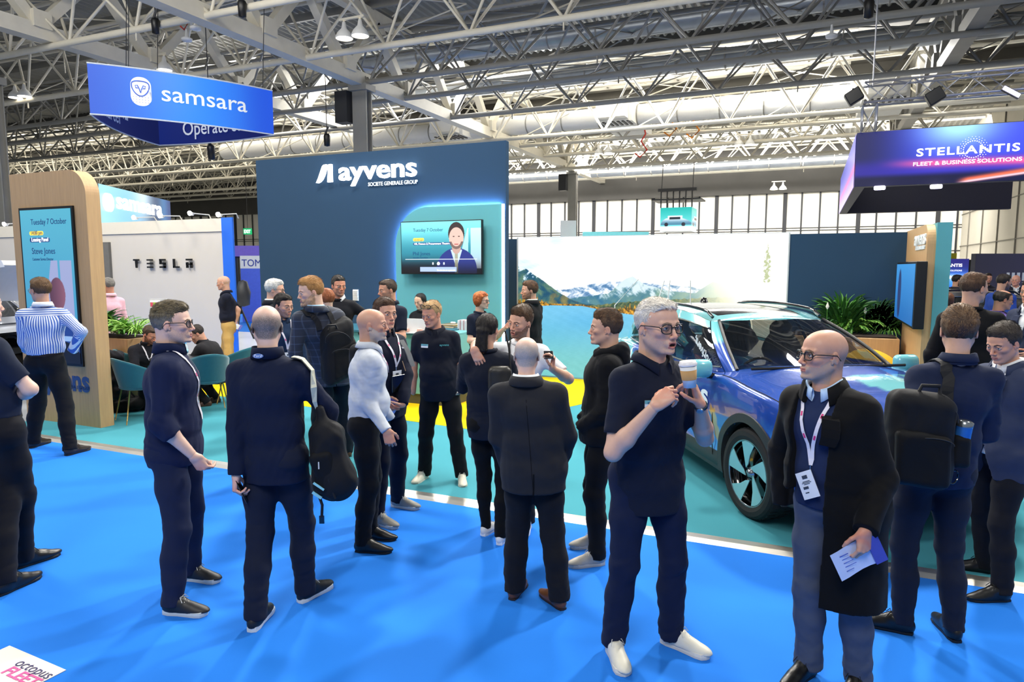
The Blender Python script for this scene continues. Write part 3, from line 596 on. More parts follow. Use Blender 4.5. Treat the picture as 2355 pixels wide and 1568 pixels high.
painted('side_face', (X0-.02, 30., ZB), -EY, EZ, 9.9, ZT-ZB, 60, 30, lambda X, Y: mixc(mixc(hexc('#c8b0f0'), hexc('#3038a8'), Y/1.36+0*X), hexc('#e060a0'), np.exp(-((Y-.5)/.12)**2)*.7), led('led_wall', 1.15), st)
MB().box((X0, YN+.3, ZB), (X0+.25, 30, ZT)).box((X0, 29.7, ZB), (X0+W2, 30, ZT)).build('casing', mat('screen_inner_purple_black', '#1c1a30', .5), st)
p = at_y(2108, 350, YN-.03); p2 = at_y(2346, 338, YN-.03)
text('lettering', 'STELLANTIS', .26, (p[0], YN-.03, p[2]-.1), EX, EZ, GLOW, st, .004, .004, width=p2[0]-p[0], space=1.15)
p = at_y(2100, 380, YN-.03); p2 = at_y(2350, 374, YN-.03)
text('lettering', 'FLEET & BUSINESS SOLUTIONS', .13, (p[0], YN-.03, p[2]-.02), EX, EZ, WHT, st, .004, .001, width=p2[0]-p[0])
dt = MB(); c0 = at_y(2238, 343, YN-.02)
for ring, rr_ in enumerate((.20, .25, .30)):
    for k in range(26):
        a = 2*math.pi*k/26+ring*.12; q = .022-.005*ring; dt.box((c0[0]+rr_*math.cos(a)-q/2, YN-.022, c0[2]+rr_*math.sin(a)-q/2), (c0[0]+rr_*math.cos(a)+q/2, YN-.018, c0[2]+rr_*math.sin(a)+q/2))
dt.build('dotted_ring', WHT, st)
for u, v in ((2023, 432), (2153, 429)):
    p = at_y(u, v, YN-.1); MB().box(p+(-.13, -.05, -.05), p+(.13, .05, .05)).build('downlight', mat('lit_lamp_violet', '#d8d0ff', .4, var=0, emit=8), st, bevel=.03)
def boxtruss(nm, a, b, s, lab, lamps=()):
    r = thing('lighting_truss', lab, 'truss', a); a = np.array(a, float); b = np.array(b, float); d = b-a; L = np.linalg.norm(d); d /= L
    u_ = np.cross(d, (0, 1., 0) if abs(d[1]) < .9 else (1., 0, 0)); u_ /= np.linalg.norm(u_); v_ = np.cross(d, u_); m_ = MB(); C = [(i*u_+j*v_)*s for i, j in ((-1,-1),(-1,1),(1,1),(1,-1))]
    for c in C: m_.tube([a+c, b+c], .028, 6)
    n = int(L/(s*2.2)); w_ = MB()
    for k in range(n):
        t0, t1 = a+d*L*k/n, a+d*L*(k+1)/n
        for q in range(4):
            A, B = C[q], C[(q+1) % 4]
            w_.tube([t0+(A if k % 2 else B), t1+(B if k % 2 else A)], .015, 5)
    m_.v, m_.f; m_.build('main_tubes', SILT, r, smooth=True); w_.build('lacing', SILT, r, smooth=True); return r
SILT = mat('aluminium_truss', '#b9bac2', .3, .7, var=.04)
pt = at_y(1990, 217, YN); pb = at_y(1990, 300, YN)
r = boxtruss('t', (X0+.1, YN, pt[2]), (X0+6, YN, pt[2]), .24, 'shiny box truss above the hanging purple screen')
MB().tube([(X0+.3, YN, pt[2]+.2), (X0+.3, YN, 12.5)], .02, 6).build('hoist_chain', SILT, r)
boxtruss('t', (X0+.25, YN, pt[2]-.3), (X0+.25, YN, ZT), .16, 'short upright box truss joining the purple screen to the truss above')
for u, v, lab in ((1964, 222, 'black moving lamp at the left end of the shiny truss'), (2150, 222, 'black tilted lamp under the middle of the shiny truss')):
    p = at_y(u, v, YN-.3); r = thing('stage_lamp', lab, 'stage lamp', p)
    MB().obox(p, (.16, 0, .1), (0, .12, 0), (-.08, 0, .14)).build('body', BLACK, r, bevel=.03); MB().box(p+(-.05, -.03, .1), p+(.05, .33, .2)).build('clamp', DARK, r)
p = at_y(2325, 212, YN-.3); r = thing('stage_lamp', 'lit blue-white bar lamp at the right end of the shiny truss', 'stage lamp', p)
MB().obox(p, (.17, 0, -.12), (0, .05, 0), (.03, 0, .05)).build('body', DARK, r); MB().obox(p+(0, -.06, 0), (.16, 0, -.11), (0, .01, 0), (.02, 0, .035)).build('lens', mat('lit_lamp_violet', '#d8d0ff'), r)
# --- cube screen with a car picture, exit sign, blue stand and far screens
cb = at_y(1519, 478, 48.); ce = at_y(1589, 531, 48.)
cu = thing('cube_screen', 'teal cube screen showing a white car hung in the distance', 'screen', (cb[0], 48, ce[2]))
MB().box((cb[0], 48.02, ce[2]), (ce[0], 50.2, cb[2])).build('casing', WHITEP, cu)
cw, ch = ce[0]-cb[0], cb[2]-ce[2]
def carp(X, Y):
    x = X/cw; y = Y/ch; c = mixc(hexc('#8fe0e6'), hexc('#18a8a0'), y); c = np.where((y < .22)[..., None], (.93, .99, 1), c)
    body = (y > .26) & (y < .26+.40*np.clip(np.minimum((x-.02)*6, (1.02-x)*3), 0, 1)**.4*np.where((x > .25) & (x < .72), 1, .72))
    c = np.where(body[..., None], mixc((.3, .5, .6), (.95, .97, 1), sst(.3, .62, y)), c); c = np.where(((y > .5) & (y < .6) & (x > .3) & (x < .65))[..., None], (.1, .15, .2), c)
    for k in (.2, .75): c = np.where((((x-k)*1.3)**2+(y-.29)**2 < .007)[..., None], (.15, .15, .2), c)
    return c
painted('picture', (cb[0], 48.0, ce[2]), EX, EZ, cw, ch, 80, 60, carp, led('led_wall', 1.15), cu)
painted('picture', (ce[0]+.02, 48.0, ce[2]), EY, EZ, 2.2, ch, 20, 40, lambda X, Y: carp(X*.5, Y), led('led_wall', 1.15), cu)
k = MB(); k.box((cb[0]-.6, 47.8, cb[2]+.5), (ce[0]+.6, 50.2, cb[2]+.6))
for x in np.linspace(cb[0], ce[0], 6): k.tube([(x, 48.1, cb[2]), (x, 48.1, cb[2]+1.3)], .05, 5)
k.box((cb[0]-.2, 48, cb[2]+1.1), (ce[0]+.3, 48.4, cb[2]+1.3)).build('hanging_frame', DARK, cu)
for x in (cb[0], ce[0]): MB().tube([(x, 48.3, cb[2]+1.3), (x, 48.6, 9.3)], .03, 5).build('cable', DARK, cu)
p = at_y(560, 525, 40.2); q = p+RT*.63-EZ*.46
ex = thing('exit_sign', 'green EXIT sign hung beyond the cream and navy walls', 'sign', p); ex_c = (p+q)/2
MB().obox(ex_c, RT*(np.linalg.norm((q-p)[:2])/2), FW*.05, EZ*(p[2]-q[2])/2).build('panel', mat('exit_green', '#0fa060', .5, var=0, emit=.8), ex)
text('lettering', 'EXIT', .36, p*np.array((1, 1, 0))+EZ*(q[2]+.1)+RT*.06-FW*.08, RT, EZ, WHT, ex, .004, .01, width=.5)
MB().tube([ex_c+EZ*.2, (ex_c[0], ex_c[1], 9.6)], .02, 5).build('cable', DARK, ex)
p = at_d(553, 588, 25); q = at_d(612, 726, 25)
bl = thing('banner_stand', 'blue banner stand with white header behind the tall navy wall', 'banner', (p[0], p[1], 0)); wv = RT*float((q-p)@RT)
c_ = (p+p+wv)/2*np.array((1, 1, 0))
MB().obox(c_+EZ*(p[2]-.45)/2, wv/2, FW*.05, EZ*(p[2]-.47)/2).build('board', mat('royal_blue_board', '#3f58c0', .6, emit=.12), bl)
MB().obox(c_+EZ*(p[2]-.23), wv/2, FW*.06, EZ*.23).build('header', WHITEP, bl)
text('lettering', 'TOMO', .36, p*np.array((1, 1, 0))+EZ*(p[2]-.38)+RT*.06-FW*.07, RT, EZ, mat('royal_blue_letter', '#26389a', .6, var=0), bl, .003, .0, width=.98)
o = MB().obox(at_d(575, 650, 33)*np.array((1, 1, 0))+EZ*1.5, RT*3.0, FW*.1, EZ*1.5).build('exhibition_wall', mat('dark_stand_wall', '#2a2d3c', .7)); tag(o, 'dark stand wall seen in the gap left of the tall navy wall', 'wall')
o = MB().obox(at_d(575, 578, 32.5)*np.array((1, 1, 0))+EZ*2.75, RT*2.4, FW*.05, EZ*.25).build('header_board', mat('lilac_header', '#7a66c8', .6, emit=.2)); tag(o, 'lilac header strip above the blue banner stand', 'board')
# right background screens and walls
def slab_d(name, u0, v0, u1, v1, d, m_, lab, cat, z0=0, th=.1, pic=None, ms=None):
    p = at_d(u0, v0, d); q = at_d(u1, v1, d); r = thing(name, lab, cat, (p[0], p[1], z0)); wv = RT*float((q-p)@RT)
    zb_ = q[2] if pic else z0; 
    MB().obox((p+wv/2)*np.array((1, 1, 0))+FW*th+EZ*(p[2]+z0)/2, wv/2, FW*th*.95, EZ*(p[2]-z0)/2).build('panel', m_, r)
    if pic: painted('picture', (p[0], p[1], q[2]), RT, EZ, np.linalg.norm(wv), p[2]-q[2], 90, 60, pic, ms, r)
    return r, p, q
PB = mat('purple_black_wall', '#1d1e30', .55)
def s2(X, Y):
    c = mixc(hexc('#1c1a4e'), hexc('#3a3a9c'), Y*.35); c = mixc(c, hexc('#3f8cff'), np.exp(-((X-.7)/.8)**2-((Y-.62)/.28)**2)*1.2); c = mixc(c, (.85, .93, 1), np.exp(-((X-.6)/.5)**2-((Y-.72)/.09)**2)*.8); return mixc(c, hexc('#ff9ad0'), np.exp(-((Y-.12)/.1)**2)*.9)
r, p, q = slab_d('lit_screen', 2150, 595, 2222, 692, 21, PB, 'small purple lit screen right of the oak end wall', 'screen', pic=s2, ms=led('led_wall', 1.15))
text('lettering', 'STELLANTIS', .13, p*np.array((1, 1, 0))+EZ*(p[2]-.24)+RT*(-.02)-FW*.02, RT, EZ, WHT, r, .002, .003, width=.86)
text('lettering', '& BUSINESS SOLUTIONS', .07, p*np.array((1, 1, 0))+EZ*(p[2]-.38)+RT*(.06)-FW*.02, RT, EZ, WHT, r, .002, 0, width=.78)
text('lettering', 'STELLANTIS', .12, p*np.array((1, 1, 0))+EZ*(p[2]-.60)+RT*(-.04)-FW*.02, RT, EZ, GLOW, r, .002, .003, width=.84)
def s3(X, Y): return mixc(mixc(hexc('#2a2a3c'), hexc('#303050'), X/3), hexc('#5a60ff'), np.exp(-((X-2.7)/.6)**2-((Y-1.7)/.8)**2)*1.0)
r, p, q = slab_d('exhibition_wall', 2245, 583, 2420, 760, 19, PB, 'wide dark stand wall glowing violet at the right edge', 'wall', pic=s3, ms=led('led_wall_dim', .7))
for k in range(5): MB().obox(at_d(2318+k*12, 636, 18.9), RT*.035, FW*.01, EZ*.11).obox(at_d(2318+k*12, 650, 18.9), RT*.04, FW*.01, EZ*.01).build('printed_figure', LETW, r)
slab_d('dark_partition', 2222, 597, 2246, 700, 22, BLACK, 'narrow black partition between the purple screen and dark wall', 'partition')
r, p, q = slab_d('rig_box', 2160, 582, 2200, 595, 21.3, mat('yellow_rig', '#c8c020', .5), 'yellow and black rig on top of the purple screen', 'rig', z0=2.255)
o = MB().box((9.3, 30, 0), (9.7, 30.4, 12)).build('drain_pipe', mat('pale_pipe', '#a8a8a8', .4)); tag(o, 'tall pale pipe on the beige hall wall at the right', 'pipe')
slab_d('exhibition_board', 1290, 507, 1325, 545, 25, WHITEP, 'pale grey panel top showing above the mountain picture', 'panel')
slab_d('header_board', 1341, 533, 1492, 546, 24, mat('aqua_board', '#7fd8dc', .6, emit=.3), 'aqua header edge just above the mountain picture', 'board')
vg = thing('wall_vent', 'small pale slatted grille low on the tall navy wall', 'vent', at_y(818, 690, 9.84)); m_ = MB(); q = at_y(812, 690, 9.84)
for k in range(8): m_.box((q[0], 9.83, q[2]+k*.022), (q[0]+.10, 9.858, q[2]+.012+k*.022))
m_.box((q[0]-.005, 9.845, q[2]-.01), (q[0]+.105, 9.859, q[2]+.185)).build('slats', WHITEP, vg)
q = at_d(556, 784, 19)*np.array((1, 1, 0)); r = thing('tripod', 'black equipment tripod with hanging bags in the gap beside the blue wall end', 'tripod', q)
MB().tube([q+EZ*.7, q+EZ*2.25], .04, 8).tube([q+EZ*.9, q+RT*.35], .025, 6).tube([q+EZ*.9, q-RT*.35], .025, 6).tube([q+EZ*.9, q-FW*.35], .025, 6).build('stand', BLACK, r); MB().lathe([(0, .9), (.16, .95), (.2, 1.3), (.12, 1.6), (0, 1.65)], q+RT*.1, 12).build('bag', DARK, r, smooth=True)
# ================================================================ FIGURE BUILDER (distance fields meshed with surface nets)
def nrm(v): v = np.asarray(v, float); return v/(np.linalg.norm(v)+1e-12)
class SD:
    def __init__(s): s.ops = []; s.lo = np.full(3, 1e9); s.hi = np.full(3, -1e9)
    def _add(s, f, lo, hi, k, op):
        lo = np.asarray(lo, float); hi = np.asarray(hi, float); s.ops.append((f, lo-k, hi+k, k, op))
        if op == 'u': s.lo = np.minimum(s.lo, lo); s.hi = np.maximum(s.hi, hi)
        return s
    def cap(s, a, b, ra, rb, k=.02, op='u', flat=False):
        a = np.asarray(a, float); b = np.asarray(b, float); d = b-a; L = np.linalg.norm(d)+1e-9; d = d/L; m = max(ra, rb)
        def f(x, y, z):
            px, py, pz = x-a[0], y-a[1], z-a[2]; t = px*d[0]+py*d[1]+pz*d[2]; tc = np.clip(t, 0, L)
            if flat:
                rad = np.sqrt(np.maximum(px*px+py*py+pz*pz-t*t, 0)); return np.maximum(rad-(ra+(rb-ra)*tc/L), np.maximum(t-L, np.where(t < 0, np.sqrt(np.maximum(px*px+py*py+pz*pz, 0))-ra, -1)))
            return np.sqrt((px-tc*d[0])**2+(py-tc*d[1])**2+(pz-tc*d[2])**2)-(ra+(rb-ra)*tc/L)
        return s._add(f, np.minimum(a, b)-m, np.maximum(a, b)+m, k, op)
    def ecap(s, a, b, ra, rb, side, k=.03, op='u', e=2.0):
        a = np.asarray(a, float); b = np.asarray(b, float); d = b-a; L = np.linalg.norm(d)+1e-9; d = d/L
        sd = nrm(np.asarray(side)-d*(np.asarray(side)@d)); fr = np.cross(sd, d); m = max(*ra, *rb)
        def f(x, y, z):
            px, py, pz = x-a[0], y-a[1], z-a[2]; t = px*d[0]+py*d[1]+pz*d[2]; tc = np.clip(t, 0, L)/L; o = t-tc*L
            rw = ra[0]+(rb[0]-ra[0])*tc; rd = ra[1]+(rb[1]-ra[1])*tc; mn = np.minimum(rw, rd)
            u = np.abs(px*sd[0]+py*sd[1]+pz*sd[2])/rw; v = np.abs(px*fr[0]+py*fr[1]+pz*fr[2])/rd
            return ((u**e+v**e+(np.abs(o)/(mn*.75))**e)**(1/e)-1)*mn
        return s._add(f, np.minimum(a, b)-m, np.maximum(a, b)+m, k, op)
    def ell(s, c, r, R=None, k=.02, op='u'):
        c = np.asarray(c, float); r = np.asarray(r, float); R = np.eye(3) if R is None else R; m = r.max(); mn = r.min()
        def f(x, y, z):
            px, py, pz = x-c[0], y-c[1], z-c[2]; q = 0; g = 0
            for i in range(3):
                w_ = (px*R[i][0]+py*R[i][1]+pz*R[i][2])/r[i]; q = q+w_*w_; g = g+(w_/r[i])**2
            q = np.sqrt(q); return q*(q-1)/(np.sqrt(g)+1e-6)
        return s._add(f, c-m, c+m, k, op)
    def half(s, p, n): n = nrm(n); s.ops.append((lambda x, y, z: (x-p[0])*n[0]+(y-p[1])*n[1]+(z-p[2])*n[2], None, None, 0, 'i')); return s
    def fn(s, f, lo, hi, k=.01, op='u'): return s._add(f, lo, hi, k, op)
    def mesh(s, h, pad=3):
        lo = s.lo-pad*h; n = np.ceil((s.hi+pad*h-lo)/h).astype(int)+1
        A = [(lo[i]+h*np.arange(n[i])).astype(np.float32) for i in range(3)]; V = np.full(n, 1.0, np.float32)
        for f, l, g, k, op in s.ops:
            if op == 'i': V[...] = np.maximum(V, f(A[0][:, None, None], A[1][None, :, None], A[2][None, None, :])); continue
            i0 = np.clip(np.floor((l-2*h-lo)/h).astype(int), 0, n-1); i1 = np.clip(np.ceil((g+2*h-lo)/h).astype(int)+1, 1, n)
            if (i1 <= i0).any(): continue
            sl = tuple(slice(a, b) for a, b in zip(i0, i1)); X = A[0][sl[0]][:, None, None]; Y = A[1][sl[1]][None, :, None]; Z = A[2][sl[2]][None, None, :]
            d = f(X, Y, Z); v = V[sl]
            if op == 'u':
                if k > 0: q = np.maximum(k-np.abs(v-d), 0)/k; V[sl] = np.minimum(v, d)-q*q*k*.25
                else: V[sl] = np.minimum(v, d)
            else:
                d = -d; q = np.maximum(k-np.abs(v-d), 0)/max(k, 1e-6); V[sl] = np.maximum(v, d)+q*q*k*.25
        return nets(V, lo, h)
def nets(V, lo, h):
    S_ = V < 0; n = np.array(V.shape); c = np.zeros(n-1, np.int8)
    for i in (0, 1):
        for j in (0, 1):
            for k in (0, 1): c += S_[i:n[0]-1+i, j:n[1]-1+j, k:n[2]-1+k]
    m = (c > 0) & (c < 8); I = np.argwhere(m); idx = np.full(n-1, -1, np.int64); idx[m] = np.arange(len(I))
    C = [(i, j, k) for i in (0, 1) for j in (0, 1) for k in (0, 1)]; val = np.stack([V[I[:, 0]+a, I[:, 1]+b, I[:, 2]+g] for a, b, g in C], 1)
    P = np.zeros((len(I), 3)); W = np.zeros(len(I))
    for a in range(8):
        for b in range(a+1, 8):
            if sum(abs(C[a][q]-C[b][q]) for q in range(3)) != 1: continue
            x = (val[:, a] < 0) != (val[:, b] < 0); t = val[:, a]/(val[:, a]-val[:, b]+1e-12); t = np.clip(t, 0, 1)[:, None]
            P += np.where(x[:, None], np.array(C[a])*(1-t)+np.array(C[b])*t, 0); W += x
    P = (P/W[:, None]+I)*h+lo; F = []
    for ax in range(3):
        b_, g_ = (ax+1) % 3, (ax+2) % 3; s0 = [slice(1, -1)]*3; s0[ax] = slice(0, -1); s1 = list(s0); s1[ax] = slice(1, None)
        s0 = [slice(0, n[q]-1) if q == ax else slice(1, n[q]-1) for q in range(3)]; s1 = [slice(1, n[q]) if q == ax else slice(1, n[q]-1) for q in range(3)]
        a = S_[tuple(s0)]; b = S_[tuple(s1)]
        for pos in (0, 1):
            e = np.argwhere((a & ~b) if pos else (~a & b)); 
            if not len(e): continue
            e = e+np.array([0 if q == ax else 1 for q in range(3)]); q = []
            for db, dg in ((0, 0), (1, 0), (1, 1), (0, 1)):
                k = e.copy(); k[:, b_] -= 1-db; k[:, g_] -= 1-dg; q.append(idx[k[:, 0], k[:, 1], k[:, 2]])
            q = np.stack(q, 1); F.append(q if pos else q[:, ::-1])
    F = np.concatenate(F); F = F[(F >= 0).all(1)]; return P, F
def vnorm(P, F):
    n = np.cross(P[F[:, 2]]-P[F[:, 0]], P[F[:, 3]]-P[F[:, 1]]); N = np.zeros_like(P)
    for i in range(4): np.add.at(N, F[:, i], n)
    return N/(np.linalg.norm(N, axis=1)[:, None]+1e-12)
def wav(P, sc, seed=0, o=3):                          # smooth pseudo-noise about -1..1
    r = np.random.default_rng(seed); Q = P*np.asarray(sc); s = 0; amp = 1
    wv = np.stack([np.sin(Q@r.normal(0, .5, 3)+r.uniform(0, 6)) for _ in range(3)], 1); Q = Q+wv*.9
    for i in range(o):
        for _ in range(2): s = s+amp*np.sin(Q@(r.normal(0, .6, 3)*2**i)+r.uniform(0, 6))*.5
        amp *= .55
    return s
SKIN = mat('skin', '#000000', .46, attr=True, var=.03, vs=60, bump=.15, bs=400, spec=.45)
SKIN.node_tree.nodes['Principled BSDF'].inputs['Subsurface Weight'].default_value = .0
def cloth(col, rough=.85, bump=.35, bs=700, var=.05, sheen=.03, vs=30): return mat('cloth_'+col.strip('#')+str(bs), col, rough, var=var, vs=vs, bump=bump, bs=bs, sheen=sheen, spec=.2)
# ---------- head, in its own axes: f forward, l left, u up
def head_mesh(h, H, neck_b, R, hd, s):
    d = SD(); d.ell((-.014, 0, .035), (.098, .077, .086), k=.02); d.ell((.035, 0, .042), (.055, .060, .054), k=.03); d.ell((.026, 0, -.02), (.066, .063, .078), k=.03)
    jw = H.get('jaw', 1.0); d.ell((.024, 0, -.062), (.058, .053*jw, .045), k=.025)
    for q in (-1, 1): d.cap((-.004, .053*q*jw, -.045), (.062, .022*q*jw, -.097), .017, .016, .02).ell((.064, .043*q, -.018), (.022, .021, .018), k=.02).cap((.091, .010*q, .020), (.076, .044*q, .021), .0095, .009, .012)
    d.ell((.084, 0, -.100), (.015, .021, .014), k=.018)
    nl = H.get('nose', 1.0)
    d.cap((.092, 0, .010), (.094+.016*nl, 0, -.031), .0072, .0092, .012); d.ell((.098+.013*nl, 0, -.034), (.0105, .0105, .0090), k=.008)
    for q in (-1, 1): d.ell((.101, .0135*q, -.038), (.010, .0075, .008), k=.006)
    for q in (-1, 1): d.ell((.097, .032*q, .002), (.015, .019, .0115), k=.010, op='s')
    for q in (-1, 1):
        d.ell((.0795, .032*q, .002), (.0125, .0135, .0125), k=.002)
        d.cap((.088, .018*q, .004), (.0925, .032*q, .0105), .0035, .004, .004).cap((.0925, .032*q, .0105), (.083, .048*q, .004), .004, .0035, .004)
        d.cap((.088, .019*q, -.003), (.0905, .032*q, -.0075), .003, .003, .004).cap((.0905, .032*q, -.0075), (.083, .047*q, -.001), .003, .003, .004)
    om = H.get('open', 0)
    d.ell((.086, 0, -.066), (.016, .028, .020), k=.014)
    d.cap((.090, -.022, -.067), (.0975, 0, -.063), .0030, .0040, .005).cap((.090, .022, -.067), (.0975, 0, -.063), .0030, .0040, .005)
    d.cap((.089, -.019, -.071-om*.5), (.0955, 0, -.0732-om), .0032, .0047, .005).cap((.089, .019, -.071-om*.5), (.0955, 0, -.0732-om), .0032, .0047, .005)
    if om > .004: d.ell((.101, 0, -.067-om*.4), (.014, .017, .003+om*.45), k=.003, op='s')
    else: d.cap((.0985, -.020, -.0675), (.0985, .020, -.0675), .0015, .0015, .003, 's')
    for q in (-1, 1):
        Re = np.array([nrm((.94, .34*q, 0)), nrm((-.30*q, .9, .0)), (0, 0, 1.)])
        Re = np.array([nrm((.97, 0, -.24)), (0, 1., 0), nrm((.24, 0, .97))])
        d.ell((-.012, .079*q, -.004), (.0165, .0065, .029), Re, .006).ell((-.008, .0875*q, .0), (.0095, .005, .018), Re, .003, 's').cap((.004, .075*q, -.014), (.002, .075*q, -.028), .005, .0055, .005)
    nb = (np.asarray(neck_b)-hd)@R.T/s; d.ecap((-.022, 0, -.045), nb+np.array((0, 0, -.0)), (.050, .056), (.057*H.get('neckw', 1), .058*H.get('neckw', 1)), (0, 1, 0), .035)
    d.cap((-.055, 0, .0), nb+np.array((-.03, 0, .02)), .035, .04, .03)
    d.lo = np.maximum(d.lo, (-.2, -.12, nb[2]-.05)); P, F = d.mesh(h)
    return P, F
def face_colors(P, H):
    f, l, u = P.T; al = np.abs(l); n = len(P); rng = np.random.default_rng(3)
    sk = hexc(H.get('skin', '#c98f74')); c = np.tile(sk, (n, 1)); sp = rng.normal(0, 1, n)
    red = sk*np.array([1.02, .86, .83]); g = lambda cf, cl, cu, r: np.exp(-(((f-cf)**2+(al-cl)**2+(u-cu)**2)/r**2))
    c = mixc(c, red, .38*g(.07, .045, -.028, .028)+.75*g(.115, 0, -.036, .016)+.5*np.exp(-((f+.012)**2+(al-.085)**2+(u)**2)/.03**2)+H.get('ruddy', .1)*.55*(f > -.02))
    c = mixc(c, sk*.82, .45*g(.088, .02, .004, .012)+.35*g(.088, .034, -.012, .012))
    def region(bx): return bx
    sd = np.interp(f, [-.03, .0, .03, .06, .09, .12], [-.01, -.005, -.028, -.05, -.052, -.05])
    bz = (u < sd) & (f > -.012) & (u > -.128) & ~((np.hypot((f-.11)/1, 0) < .0))
    mouth = (np.abs(u+.0685+H.get('open', 0)*.4) < .0088+H.get('open', 0)*.55) & (al < .0205) & (f > .085)
    if H.get('beard'):
        bc = hexc(H['beard']); st = H.get('beardk', .8)
        bm = bz & ~((np.abs(u+.068) < .011+H.get('open', 0)*.6) & (al < .022) & (f > .088)) & ~((u > -.058) & (al > .03) & (f > .05) & (u > -.04-.4*(al-.03)))
        c = mixc(c, bc, bm*np.clip(st+.12*sp, 0, 1))
    if H.get('stubble'):   # clipped hair on a balding scalp
        hc = hexc(H['stubble']); ub = np.interp(f, [-.12, -.06, -.03, .0, .03, .05, .08], [-.065, -.06, -.04, .0, .0, .03, .06])
        top = H.get('baldtop', .05); side = sst(ub-.004, ub+.012, u)*sst(.055, .03, f)*(1-sst(top-.03, top+.03, u-(.0 if True else 0)-.25*np.maximum(-f-.05, 0)))
        c = mixc(c, hc, side*np.clip(H.get('stubk', .55)+.15*sp, 0, 1))
    lip = mouth & (f > .0905); c = mixc(c, hexc(H.get('lip', '#a8605a')), .75*np.clip(lip, 0, 1))
    if H.get('open', 0) > .004:
        om = H['open']; ins = (np.abs(u+.067+om*.4) < .0015+om*.42) & (al < .015) & (f > .072) & (f < .0965); c = np.where(ins[:, None], hexc('#3a1512'), c)
        if H.get('teeth'): c = np.where((ins & (u > -.067-om*.1))[:, None], hexc('#e8e2da'), c)
    bwz = np.interp(al, [0, .012, .03, .05], [.012, .018, .024, .016]); brow = (np.abs(u-bwz-.001) < .0042) & (al > .012) & (al < .05) & (f > .06)
    c = mixc(c, hexc(H.get('brow', '#4a3425')), brow*np.clip(.8+.2*sp, 0, 1))
    for q in (-1, 1):
        r = np.sqrt((f-.0795)**2+(l-.032*q)**2+(u-.002)**2); e = (r < .0147) & (f > .083) & (np.abs(u-.0015) < .0068)
        gz = H.get('gaze', (0, 0)); dy = (l-.032*q-gz[0]*.01); dz = (u-.002-gz[1]*.01); ir = np.hypot(dy, dz)
        ec = np.where((ir < .0026)[:, None], (.04, .04, .05), np.where((ir < .0062)[:, None], hexc(H.get('eye', '#4a5a66')), hexc('#d9d2cc'))); c = np.where(e[:, None], ec, c)
        ln = (r > .0142) & (f > .082) & (np.abs(np.abs(u-.0015)-.0076) < .0017) & (al > .018) & (al < .047); c = mixc(c, sk*.5, ln*.55)
    c = np.clip(c, 0, 1); return np.where(c <= .04045, c/12.92, ((c+.055)/1.055)**2.4)
